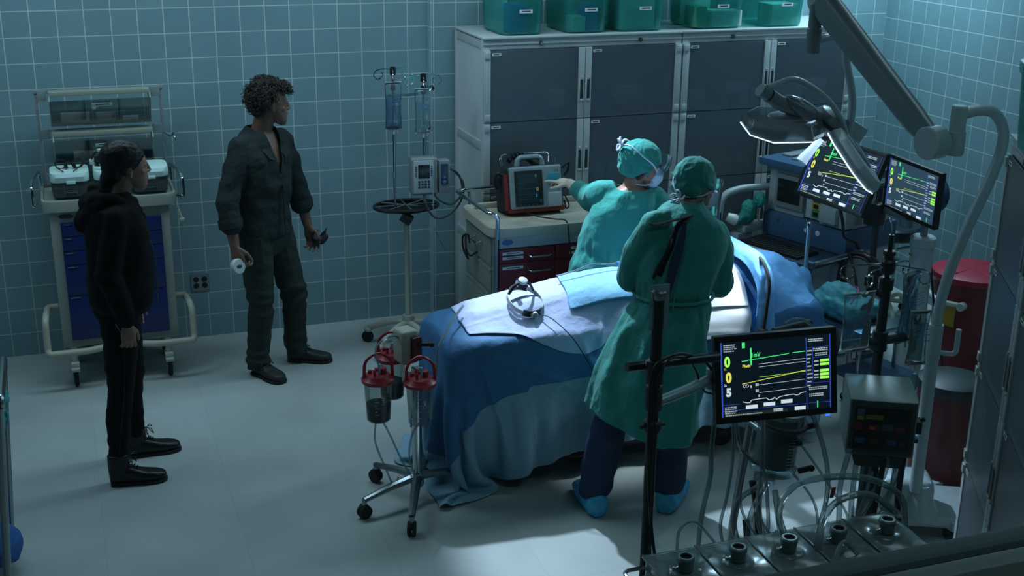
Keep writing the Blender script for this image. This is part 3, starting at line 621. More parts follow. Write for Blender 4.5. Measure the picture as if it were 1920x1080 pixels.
def drape_sim(ux, uy, z0, cols, steps=110, iters=14, thick=.006, fr=.85, pins=None, init=None, floor=.008):
    nx, ny = len(ux), len(uy); U, V = np.meshgrid(ux, uy, indexing='ij')
    X = np.stack([U, V, np.full_like(U, z0)], -1) if init is None else init(U, V)
    rest = np.stack([U, V, np.zeros_like(U)], -1)
    rng = np.random.RandomState(3); X[..., 2] += rng.randn(nx, ny)*.001; Vv = np.zeros_like(X)
    def cons(di, dj):
        out = []
        for par in (0, 1):
            i0 = slice(par*max(di, 1) if False else 0, None)
            out.append(par)
        return out
    pairs = [(1, 0, 1.0), (0, 1, 1.0), (1, 1, .5), (1, -1, .5), (2, 0, .18), (0, 2, .18)]
    def solve():
        for di, dj, k in pairs:
            for par in (0, 1):
                a = abs(di) or 1
                if di: I = np.arange(0, nx-di); I = I[(I//di) % 2 == par]; J = np.arange(0, ny-abs(dj)) + (abs(dj) if dj < 0 else 0)
                else: I = np.arange(nx); J = np.arange(0, ny-dj); J = J[(J//dj) % 2 == par]
                A = X[np.ix_(I, J)]; B = X[np.ix_(I+di, J+dj)]
                L0 = np.linalg.norm(rest[np.ix_(I, J)]-rest[np.ix_(I+di, J+dj)], axis=-1)
                D = B-A; L = np.linalg.norm(D, axis=-1); c = (k*.5*(L-L0)/np.maximum(L, 1e-9))[..., None]*D
                if abs(di) == 2 or abs(dj) == 2: c = np.where((L < L0)[..., None], c, 0)
                X[np.ix_(I, J)] = A+c; X[np.ix_(I+di, J+dj)] = B-c
    dt = .016
    for s in range(steps):
        Vv *= .965; Vv[..., 2] -= 9.8*dt; old = X.copy(); X += Vv*dt
        for it in range(iters):
            solve()
            if pins is not None: X[pins[0]] = pins[1]
            if it % 3 == 2 or it == iters-1:
                P = X.reshape(-1, 3); d, n = sdf(P, cols); m_ = d < thick
                P = P+np.where(m_[:, None], n*(thick-d)[:, None], 0)
                if it == iters-1:
                    O = old.reshape(-1, 3); mv = P-O; tn = mv-n*(mv*n).sum(1)[:, None]; P = np.where(m_[:, None], P-tn*fr, P)
                P[:, 2] = np.maximum(P[:, 2], floor); X = P.reshape(nx, ny, 3)
        Vv = (X-old)/dt
        sp = np.linalg.norm(Vv, axis=-1, keepdims=True); Vv *= np.minimum(1, 1.6/np.maximum(sp, 1e-9))
    return X
def normals(X):
    du = np.gradient(X, axis=0); dv = np.gradient(X, axis=1); n = np.cross(du, dv); n /= np.maximum(np.linalg.norm(n, axis=-1, keepdims=True), 1e-9)
    return n
def smooth_grid(X, k=1):
    for _ in range(k):
        Y = X.copy(); Y[1:-1, 1:-1] = .5*X[1:-1, 1:-1]+.125*(X[2:, 1:-1]+X[:-2, 1:-1]+X[1:-1, 2:]+X[1:-1, :-2]); X = Y
    return X
def sample(X, ux, uy, u, v):
    fi = np.clip((u-ux[0])/(ux[-1]-ux[0])*(len(ux)-1), 0, len(ux)-1.001); fj = np.clip((v-uy[0])/(uy[-1]-uy[0])*(len(uy)-1), 0, len(uy)-1.001)
    i = fi.astype(int); j = fj.astype(int); a = (fi-i)[..., None]; b = (fj-j)[..., None]
    return X[i, j]*(1-a)*(1-b)+X[i+1, j]*a*(1-b)+X[i, j+1]*(1-a)*b+X[i+1, j+1]*a*b
def cloth_obj(name, P, M, label, cat='drape', parent=None):
    nu, nv = P.shape[:2]; me = bpy.data.meshes.new(name)
    F = [(i*nv+j, (i+1)*nv+j, (i+1)*nv+j+1, i*nv+j+1) for i in range(nu-1) for j in range(nv-1)]
    me.from_pydata([tuple(p) for p in P.reshape(-1, 3)], [], F); me.update()
    o = link(name, me, M, parent, True)
    sd = o.modifiers.new('sub', 'SUBSURF'); sd.levels = 1; sd.render_levels = 1
    so = o.modifiers.new('thick', 'SOLIDIFY'); so.thickness = .0012
    if label: tag(o, label, cat)
    return o
def drape_mat(name, col, rough=.7):
    return mat(name, col, rough, noise_amt=.05, noise_scale=6, bump=.7, bump_scale=7, bdist=.025)
ux = np.linspace(1.17, 3.95, 122); uy = np.linspace(-3.20, -1.60, 72)
DX = drape_sim(ux, uy, 1.02, COLS, steps=95, iters=14)
DX = smooth_grid(DX, 1); DN = normals(DX)
def crease(u, v, su=.31, sv=.27, a=.003):
    return a*(np.exp(-((u/su-np.round(u/su))*su/.006)**2)+np.exp(-((v/sv-np.round(v/sv))*sv/.006)**2))
def wrk(u, v, seed=0, a=.004):
    o = np.zeros_like(u); rr_ = np.random.RandomState(seed)
    for k in range(9):
        th = rr_.rand()*PI; f = 5+rr_.rand()*22; ph = rr_.rand()*6; o += np.abs(np.sin((u*math.cos(th)+v*math.sin(th))*f+ph+1.5*np.sin((v-u)*3+k)))*(6/f)
    return a*(o/9-.3)
def ridge(u, v):
    """sharp pulls radiating from the table corner and the covered feet"""
    o = np.zeros_like(u)
    for cx, cy, ang, w_, L, a in ((1.78, -2.62, -2.2, .05, .7, .014), (1.98, -2.60, -1.55, .035, .6, .018), (1.98, -2.58, -.55, .03, .55, .012), (2.45, -2.60, -1.2, .03, .35, .010), (1.78, -2.60, -1.75, .03, .6, .010), (2.6, -2.55, -1.9, .03, .3, .010)):
        dx, dy = u-cx, v-cy; t = dx*math.cos(ang)+dy*math.sin(ang); s = -dx*math.sin(ang)+dy*math.cos(ang)
        o += 2.2*a*np.exp(-np.abs(s)/(w_*(.4+np.clip(t, 0, 1))))*np.clip(t/.08, 0, 1)*np.clip((L-t)/.2, 0, 1)
    return o
def layer(name, ufn, nu, nv, off, M, label, seed=0, wa=.006):
    s, tt = np.meshgrid(np.linspace(0, 1, nu), np.linspace(0, 1, nv), indexing='ij'); u, v = ufn(s, tt)
    P = sample(DX, ux, uy, u, v)+sample(DN, ux, uy, u, v)*(off+crease(u, v)+wrk(u, v, seed, wa)+ridge(u, v))[..., None]
    return cloth_obj(name, P, M, label)
M_D1 = drape_mat('pale_blue_drape', '#86adbf'); M_D2 = drape_mat('deep_blue_drape', '#376f9e'); M_D3 = drape_mat('white_lavender_drape', '#b4bfe2'); M_D4 = drape_mat('sky_blue_drape', '#86bfe6'); M_TWL = mat('white_towel', '#dfe2ea', .9, bump=.12, bump_scale=260)
layer('under_drape', lambda s, t_: (1.175+s*2.77+.10*np.exp(-(s/.10)**2-(t_/.16)**2), -3.19+t_*1.58+.07*np.exp(-(s/.10)**2-(t_/.16)**2)), 190, 120, 0, M_D1, 'pale blue-grey drape hanging lowest over the operating table', 1, .006)
layer('blue_drape', lambda s, t_: (1.44+s*2.46, -2.84+.05*np.exp(-((s-.22)/.14)**2)+.02*(s > .3)+t_*1.10), 170, 90, .007, M_D2, 'deep blue drape with a pointed corner over the foot of the table', 2, .010)
def l3(s, t_):
    f = .24*np.exp(-((s-.46)/.27)**2)+.012*np.sin(s*11); return 2.03+s*1.04-.03*(1-t_), -2.47-f+t_*(.37+f)
layer('white_drape', l3, 90, 56, .014, M_D3, 'white drape with curved edge across the covered legs of the patient', 3, .018)
layer('sky_blue_sheet', lambda s, t_: (2.47+s*.50+.05*t_, -2.50+t_*.30-.03*s), 34, 22, .026, M_D4, 'small sky-blue sheet on the highest part of the covered patient', 4, .002)
layer('surgical_towel', lambda s, t_: (2.93+s*.47, -2.735+t_*.26), 40, 24, .024, M_TWL, 'folded white towel at the opening between the surgeon and blue screen drape', 5, .003)
layer('surgical_towel', lambda s, t_: (2.97+s*.42, -2.60+t_*.32), 40, 24, .036, M_TWL, 'white towel lying higher, under the hands of the near surgeon', 6, .003)
# screen drape over the anaesthesia hoop
hoop = fillet([(3.42, -2.72, .66), (3.44, -2.72, .98), (3.46, -2.6, 1.06), (3.47, -2.1, 1.06), (3.46, -1.98, .98), (3.45, -1.98, .68)], .08, 6)
h_ = thing('screen_hoop', 'dark curved hoop holding up the blue screen drape', 'drape frame', (0, 0, 0)); MB().tube(hoop, .010, 10).obj('hoop_bar', M_DKP, h_)
MB().box((3.42, -2.72, .70), (.04, .05, .05), None, .008).obj('clamp', M_DKP, h_)
po = tag(MB().cyl((3.90, -2.33, .02), (3.90, -2.33, 1.12), .012).lathe([(.016, 0), (.018, .02), (.01, .035)], (3.90, -2.33, 1.115)).obj('screen_pole', M_CHROME, None), 'chrome pole poking up through the corner of the blue screen drape', 'pole')
MB().lathe([(.09, 0), (.09, .012), (.02, .03)], (3.90, -2.33, .001)).obj('base', M_DGREY, po)
SC2 = [('box', (3.465, -2.34, .72), (.045, .34, .355), .04), ('cap', (3.90, -2.33, .1), (3.90, -2.33, .90), .05, .035), ('box', (3.66, -2.35, .56), (.2, .27, .22), .02), ('ell', (3.62, -2.35, .88), (.16, .13, .13))]
ux2 = np.linspace(3.22, 4.22, 52); uy2 = np.linspace(-3.35, -1.65, 84)
pi = [(int(round((3.465-3.22)/1.0*51)), int(round((y+3.35)/1.7*83)), (3.465, y, 1.085)) for y in np.linspace(-2.62, -2.06, 9)]+[(int(round((3.465+f_*.46-3.22)/1.0*51)), int(round((-2.20-.13*f_+3.35)/1.7*83)), (3.465+f_*.435, -2.20-.13*f_, 1.085-.135*f_-.03*math.sin(PI*f_))) for f_ in [.125*k for k in range(1, 9)]]
S2 = drape_sim(ux2, uy2, 1.12, SC2+[('box', (3.2, -2.35, .84), (.3, .29, .1), .05)], steps=90, iters=14, pins=((np.array([p[0] for p in pi]), np.array([p[1] for p in pi])), np.array([p[2] for p in pi])))
S2 = smooth_grid(S2, 1); N2 = normals(S2)
u2, v2 = np.meshgrid(np.linspace(3.36, 4.2, 70), np.linspace(-3.33, -1.67, 120), indexing='ij'); v2 = np.where(v2 < -2.33, -2.33+(v2+2.33)*.93, v2)
cloth_obj('screen_drape', sample(S2, ux2, uy2, u2, v2)+sample(N2, ux2, uy2, u2, v2)*(crease(u2, v2, .27, .3, .002)+wrk(u2, v2, 8, .004))[..., None], drape_mat('bright_blue_drape', '#6fb0ea'), 'bright blue drape tented over the hoop at the head of the table')
headlamp('headlamp lying on the white drape over the legs of the patient', (2.22, -2.40, .865), .15).rotation_euler = (.42, 0, .15)
tag(MB().tube(spline([(2.26, -2.50, .86), (2.31, -2.57, .85), (2.37, -2.68, .79), (2.41, -2.73, .72), (2.47, -2.76, .62), (2.56, -2.80, .58), (2.66, -2.82, .66), (2.71, -2.84, .80)], 8), .0028, 6).obj('headlamp_cable', M_BLACKP, None), 'thin black cable running from the headlamp over the drape edge', 'cable')
tag(MB().tube(spline([(1.92, -2.35, .885), (1.84, -2.45, .86), (1.76, -2.58, .84), (1.70, -2.66, .80), (1.685, -2.68, .68), (1.66, -2.66, .60)], 8), .007, 8).obj('suction_tube', clear('clear_tubing', '#a9c3c8', .35, .15, .8), None), 'clear suction tube draped over the foot of the table', 'tube')
s_ = thing('suction_handpiece', 'clear syringe-like suction handpiece on the sky-blue sheet', 'suction tip', (2.78, -2.33, 1.02), .0)
MB().tube([(-.06, 0, 0), (.05, 0, 0), (.12, .0, 0), (.15, 0, 0)], [.007, .011, .011, .004], 10).obj('body', clear('clear_tubing', '#a9c3c8'), s_); MB().cyl((-.02, 0, 0), (.02, 0, 0), .012).obj('collar', mat('blue_collar', '#3d7fc4', .4), s_)
MB().tube(spline([(-.06, 0, 0), (-.15, .0, .01), (-.25, .0, -.015), (-.34, .03, -.045)], 6), .005, 8).obj('hose', clear('clear_tubing', '#a9c3c8'), s_)
# ------------------------------------------------ people
def V3(*a): return Vector(a)
def head_mesh(mb, M, k=1.0, fem=False, ears=True):
    """skull, face and ears in head space: x right, y forward, z up, origin between the ears"""
    keep = mb.M; mb.M = keep @ M @ Matrix.Scale(k, 4)
    mb.ell((0, -.018, .035), (.073, .095, .088), n=24, m=16)
    jw = .9 if fem else 1
    mb.loft([((0, .066, -.117), (.016*jw, 0, 0), (0, .012, 0)), ((0, .058, -.108), (.030*jw, 0, 0), (0, .026, 0)), ((0, .045, -.088), (.044*jw, 0, 0), (0, .045, 0)), ((0, .030, -.06), (.054*jw, 0, 0), (0, .060, 0)),
             ((0, .018, -.03), (.061, 0, 0), (0, .071, 0)), ((0, .014, -.004), (.065, 0, 0), (0, .073, 0)), ((0, .010, .02), (.067, 0, 0), (0, .077, 0)), ((0, .006, .05), (.064, 0, 0), (0, .078, 0)), ((0, -.005, .085), (.05, 0, 0), (0, .065, 0))], n=32, p=2.2)
    mb.cap((0, .085, .022), (0, .101, -.018), .0075, .0098); mb.ell((0, .101, -.022), (.0095, .011, .008))
    for s in (-1, 1):
        mb.ell((s*.0125, .094, -.025), (.007, .010, .0065)); mb.cap((s*.012, .081, .033), (s*.040, .070, .033), .0070, .0065)
        mb.ell((s*.040, .056, -.020), (.019, .019, .019)); mb.ell((s*.028, .077, .012), (.014, .009, .010))
        if ears:
            mb.ell((s*.070, -.008, -.002), (.009, .017, .029), (.15, 0, s*-.35)); mb.ell((s*.068, .0, -.026), (.008, .009, .010))
    mb.ell((0, .088, -.050), (.021, .0095, .0055)); mb.ell((0, .086, -.060), (.019, .0095, .0065)); mb.ell((0, .072, -.100), (.018, .015, .014))
    mb.M = keep
def eyes(parent, base, M, k=1.0):
    for s in (-1, 1):
        o = MB(Matrix.Translation(-base) @ M @ Matrix.Scale(k, 4)).ell((s*.028, .0835, .013), (.0080, .0062, .0042)).obj('eye', mat('eye_white', '#4c5252', .35), parent, True)
        MB(Matrix.Translation(-base) @ M @ Matrix.Scale(k, 4)).ell((s*.028, .0905, .013), (.0038, .0012, .0038)).obj('iris', mat('iris_dark', '#15110d', .2), o, True)
def frame(fwd, upv=(0, 0, 1), loc=(0, 0, 0)):
    f = Vector(fwd).normalized(); u = Vector(upv); u = (u-f*u.dot(f)).normalized(); r = f.cross(u)
    M = Matrix((r, f, u)).transposed().to_4x4(); M.translation = Vector(loc); return M
def hand_mesh(mb, wr, d, n, th, curl=.5, k=1.0, spread=.08, thumb_out=.6, curls=None):
    """wr wrist point, d fingers' direction, n palm normal (towards which fingers curl), th thumb side"""
    d = Vector(d).normalized(); n = Vector(n); n = (n-d*n.dot(d)).normalized(); l = Vector(th); l = (l-d*l.dot(d)-n*l.dot(n)).normalized()
    wr = Vector(wr)
    mb.loft([(wr, l*.026*k, n*.019*k), (wr+d*.02*k, l*.030*k, n*.019*k), (wr+d*.05*k, l*.039*k, n*.0165*k), (wr+d*.082*k, l*.040*k, n*.0135*k), (wr+d*.092*k, l*.034*k, n*.009*k)], n=20, p=2.6)
    mb.ell(wr+d*.035*k+l*.022*k+n*.008*k, (.018*k, .018*k, .016*k))
    lens = [(.042, .026, .020), (.047, .030, .021), (.043, .028, .020), (.034, .020, .018)]
    for i, L in enumerate(lens):
        c = curls[i] if curls else curl*(1+.12*i)
        p = wr+d*.086*k+l*(.029-.0195*i)*k; a = 0; side = (1.5-i)*spread; pts = [p-d*.012*k]; rs = [.0092*k]
        for j, s in enumerate(L):
            a += c*(.75 if j == 0 else 1.05)
            v = (d*math.cos(a)+n*math.sin(a)+l*side*(1 if j == 0 else .6)).normalized(); pts.append(p.copy()); rs.append((.0092-.0009*j)*k); p = p+v*s*k
        pts.append(p); rs.append(.0066*k); mb.chain(pts, rs, 10)
    p = wr+d*.022*k+l*.026*k+n*.004*k; v1 = (d*.75+l*thumb_out+n*.35).normalized(); v2 = (d*.95+l*thumb_out*.35+n*.35).normalized(); v3 = (d*1+l*.1+n*.35).normalized()
    mb.chain([p, p+v1*.040*k, p+v1*.040*k+v2*.032*k, p+v1*.040*k+v2*.032*k+v3*.024*k], [.0135*k, .011*k, .0098*k, .0075*k], 10)
def shoe(parent, base, heel, toe, M, name='shoe', shaft=0, sole=True, W_=.047, lace=True, hh=.062):
    heel = Vector(heel); toe = Vector(toe); d = (toe-heel); L = d.length; d.normalize(); s = Vector((d.y, -d.x, 0)); u = V3(0, 0, 1); T_ = Matrix.Translation(-base)
    def sec(t, w_, h, z=0.0): return (heel+d*L*t+u*(z+h/2), s*w_, u*h/2)
    # loft along length (rounded sections)
    mb = MB(T_)
    mb.loft([sec(-.01, W_*.4, .05, .015), sec(.01, W_*.66, .070, .012), sec(.08, W_*.78, .088, .010), sec(.25, W_*.80, .095, .010), sec(.42, W_*.84, .078, .010), sec(.6, W_*.98, .060, .010), sec(.78, W_*1.0, .052, .010), sec(.92, W_*.80, .044, .011), sec(.985, W_*.5, .034, .013), sec(1.0, W_*.2, .02, .016)], n=24, p=2.8)
    if shaft:
        c = heel+d*L*.17; mb.loft([(c+u*.03, s*.036, d*.05), (c+u*.08, s*.038, d*.055), (c+u*(shaft-.02)-d*.0, s*.045, d*.054), (c+u*shaft, s*.043, d*.052)], n=20, p=2.3)
    me = remesh(mb, .006, 3, .5, lambda co, no: .0012*fbm(co, 40))
    o = link(name, me, M, parent, True)
    so = MB(T_)
    P = []
    for t, w_ in ((0, .55), (.03, .8), (.12, .92), (.3, .88), (.45, .9), (.62, 1.08), (.8, 1.1), (.93, .9), (1.0, .5), (1.015, .2)): P.append((L*t, W_*w_))
    poly = [(a, b) for a, b in P]+[(a, -b) for a, b in P[::-1]]
    so.prism(poly, .016, heel+u*.001, d, -s if d.cross(-s).z > 0 else s, .003).obj('sole', M_RUBBER, o)
    if lace:
        lb = MB(T_)
        n_ = 5 if shaft else 3
        for k in range(n_):
            t, z = [(.50, .082), (.45, .092), (.405, .108), (.385, .126), (.38, .144)][k] if shaft else (.50-.06*k, .080+.006*k); c = heel+d*L*t+u*z
            lb.tube([c-s*.022, c+u*.005, c+s*.022], .0028, 6); lb.tube([c-s*.022, c+u*.012-d*.012+s*.022], .0024, 6)
        c = heel+d*L*(.36 if not shaft else .385)+u*(.096 if not shaft else shaft*.92)
        lb.tube(spline([c, c+s*.03+d*.02+u*.004, c+s*.05+d*.03-u*.015, c+s*.02+d*.01], 5), .0022, 6).tube(spline([c, c-s*.03+d*.02+u*.004, c-s*.045+d*.03-u*.015, c-s*.02+d*.01], 5), .0022, 6)
        lb.obj('lace', M_BLACKP, o)
    return o
def wrinkle(A, sc=9, zc=3, off=0):
    def f(co, no):
        a = noise.noise(V3(co.x*sc+off, co.y*sc, co.z*zc)); b = noise.noise(V3(co.x*sc*2.1, co.y*sc*2.1+off, co.z*zc*3))
        return A*((1-abs(a)*3.2)*.7+b*.6)
    return f
def zwr(A, f=26, off=0, amp2=.5):
    """horizontal-ish gathers, as on sleeves and trouser legs"""
    def g(co, no):
        a = noise.noise(V3(co.x*7+off, co.y*7, co.z*f)); b = noise.noise(V3(co.x*18, co.y*18+off, co.z*9))
        return A*(a*1.6+b*amp2)
    return g
SKIN = mat('skin', '#94705f', .5, noise_amt=.05, noise_scale=30, sss=.06)
SKIN_D = mat('tanned_skin', '#785a4a', .5, noise_amt=.06, noise_scale=30, sss=.06)
# ---- the woman in black --------------------------------------------------
def woman():
    base = V3(.36, -1.84, 0); T_ = Matrix.Translation(-base); F = V3(1, .02, 0).normalized(); S = V3(-.02, 1, 0).normalized(); u = V3(0, 0, 1)
    hM = frame(V3(1, .10, -.03), (.03, 0, 1), (.405, -1.85, 1.585))
    pel = V3(.30, -1.84, .92); che = V3(.335, -1.85, 1.30); nb = V3(.34, -1.85, 1.42)
    b = MB(T_)
    b.loft([(pel-u*.10, S*.10, F*.07), (pel-u*.04, S*.165, F*.105), (pel+u*.03, S*.16, F*.105), (pel+u*.14, S*.125, F*.09), (che-u*.10, S*.135, F*.10), (che, S*.15, F*.115), (che+u*.08, S*.15, F*.10), (nb-u*.01, S*.11, F*.07), (nb+u*.02, S*.06, F*.055)], n=28, p=2.2)
    b.cap(nb, V3(.385, -1.85, 1.55), .056, .05); head_mesh(b, hM, .97, True)
    hips = [(V3(.30, -1.93, .90), V3(.275, -1.975, .50), V3(.235, -1.98, .10)), (V3(.30, -1.75, .90), V3(.345, -1.70, .50), V3(.33, -1.69, .10))]
    for h, k, a in hips:
        b.chain([h, h.lerp(k, .5)+F*.005, k, k.lerp(a, .35)-F*.012, a], [.083, .070, .052, .050, .034]); b.cap(a, a+F*.09-u*.07, .032, .020)
    arms = [(V3(.325, -2.0, 1.375), V3(.265, -2.065, 1.12), V3(.325, -2.06, .875)), (V3(.335, -1.70, 1.375), V3(.30, -1.625, 1.12), V3(.38, -1.65, .88))]
    for s_, e, w_ in arms: b.chain([s_, e, w_], [.048, .038, .026])
    hand_mesh(b, V3(.328, -2.06, .86), (.05, .03, -1), (-.25, 1, 0), (1, .25, 0), curl=.55, k=.93)
    hand_mesh(b, V3(.383, -1.65, .87), (.05, -.03, -1), (-.1, -1, 0), (1, 0, 0), curl=.5, k=.93)
    p = link('person', remesh(b, .0042, 2), SKIN, None, True); p.location = base
    tag(p, 'woman in black hooded jacket, jeans and boots standing by the blue drawer cart', 'person')
    eyes(p, base, hM, .97)
    # jeans
    m_ = MB(T_); m_.loft([(pel-u*.13, S*.12, F*.08), (pel-u*.05, S*.178, F*.118), (pel+u*.03, S*.172, F*.115), (pel+u*.08, S*.155, F*.105)], n=28, p=2.2)
    for h, k, a in hips: m_.chain([h, h.lerp(k, .5)+F*.005, k, k.lerp(a, .35)-F*.012, a+u*.05], [.096, .083, .063, .060, .050])
    j = link('jeans', remesh(m_, .007, 3, .5, zwr(.004, 22)), mat('black_denim', '#060809', .85, spec=.2), p, True)
    k_ = MB(T_)
    for h, k, a in hips: k_.tube([h-S*.098*(1 if h.y < -1.84 else -1)+F*.02, k-S*.065*(1 if h.y < -1.84 else -1)+F*.01, a-S*.052*(1 if h.y < -1.84 else -1)+u*.08], .0018, 5)
    k_.obj('side_seam', mat('denim_seam', '#1c2529', .6), j)
    # jacket
    m_ = MB(T_)
    m_.loft([(V3(.33, -1.85, .885), S*.175, F*.125), (V3(.32, -1.85, .93), S*.205, F*.155), (V3(.325, -1.85, 1.05), S*.20, F*.158), (V3(.33, -1.85, 1.2), S*.195, F*.155), (V3(.325, -1.85, 1.33), S*.195, F*.145), (V3(.315, -1.85, 1.41), S*.175, F*.115), (V3(.315, -1.85, 1.455), S*.10, F*.085), (V3(.33, -1.85, 1.485), S*.07, F*.07)], n=36, p=2.3)
    for s_, e, w_ in arms: m_.chain([s_-u*.01, e, w_+u*.02], [.064, .060, .047]).chain([nb-u*.0, s_+u*.005], [.05, .058])
    def cutj(co):
        w_ = co+base; d = Vector((w_.x-.41, w_.y+1.85)); return (w_.z > 1.30 and w_.x > .41 and abs(w_.y+1.85) < (w_.z-1.28)*.35) or w_.z > 1.478 or w_.z < .90 and abs(w_.y+1.85) < .12 and abs(w_.x-.32) < .1
    wf = zwr(.006, 15, 3)
    jm = remesh(m_, .0075, 3, .5, wf, cutj)
    M_JK = mat('black_jacket', '#050607', .85, spec=.2, bump=.5, bump_scale=12, bdist=.02)
    jk = link('jacket', jm, M_JK, p, True); so = jk.modifiers.new('t', 'SOLIDIFY'); so.thickness = .004
    # hood bunched at the nape, collar
    h_ = MB(T_); h_.chain([V3(.25, -1.95, 1.425), V3(.215, -1.85, 1.42), V3(.25, -1.75, 1.425)], [.040, .050, .040]).chain([V3(.22, -1.92, 1.38), V3(.195, -1.85, 1.33), V3(.22, -1.78, 1.38)], [.045, .060, .045])
    h_.chain([V3(.24, -1.94, 1.46), V3(.33, -1.955, 1.455), V3(.42, -1.90, 1.40), V3(.455, -1.87, 1.33)], [.03, .028, .022, .016]).chain([V3(.24, -1.76, 1.46), V3(.33, -1.745, 1.455), V3(.42, -1.80, 1.40), V3(.455, -1.83, 1.33)], [.03, .028, .022, .016])
    link('hood', remesh(h_, .007, 3, .5, wrinkle(.006, 14, 8)), M_JK, p, True)
    z = MB(T_); z.tube(spline([V3(.452, -1.905, 1.355), V3(.462, -1.915, 1.26), V3(.487, -1.905, 1.18), V3(.493, -1.90, 1.05), V3(.487, -1.895, .91)], 6), .0032, 6); z.obj('zipper', mat('zip_metal', '#59666a', .35, .8), jk)
    z = MB(T_); z.tube([V3(.43, -1.985, 1.28), V3(.445, -1.975, 1.23)], .002, 5).tube([V3(.40, -2.015, 1.06), V3(.375, -2.03, .98)], .0022, 5).box((.374, -2.033, .972), (.006, .004, .012)).tube(spline([V3(.275, -2.105, .89), V3(.29, -2.112, .86), V3(.30, -2.112, .845)], 4), .0022, 5).obj('pocket_zip', mat('zip_metal', '#59666a'), jk)
    # hair
    hb = MB(T_ @ hM); hb.ell((0, -.026, .045), (.085, .106, .094), n=28, m=18).ell((0, -.07, -.005), (.070, .055, .075)).ell((0, -.09, -.06), (.035, .035, .045)).chain([(0, -.105, -.05), (0, -.105, -.11), (.0, -.085, -.16)], [.028, .03, .016])
    def cuth(co): return False
    def hd(co, no):
        q = co; return .0022*noise.noise(V3(q.x*10, q.y*60, q.z*60))
    link('hair', remesh(hb, .0045, 2, .5, hd), mat('dark_brown_hair', '#0d0a09', .5, spec=.35, bump=.9, bump_scale=30, stretch=(1, .12, 1), bdist=.012), p, True)
    for s in (1,): MB(T_ @ hM).ell((s*.074, .002, -.034), .0035).obj('earring', mat('pearl', '#e6eaea', .2), p, True)
    M_B = mat('black_boot_leather', '#0b0d0e', .38)
    shoe(p, base, (.185, -1.985, 0), (.455, -2.01, 0), M_B, 'boot', .165)
    shoe(p, base, (.285, -1.69, 0), (.555, -1.675, 0), M_B, 'boot', .165)
woman()
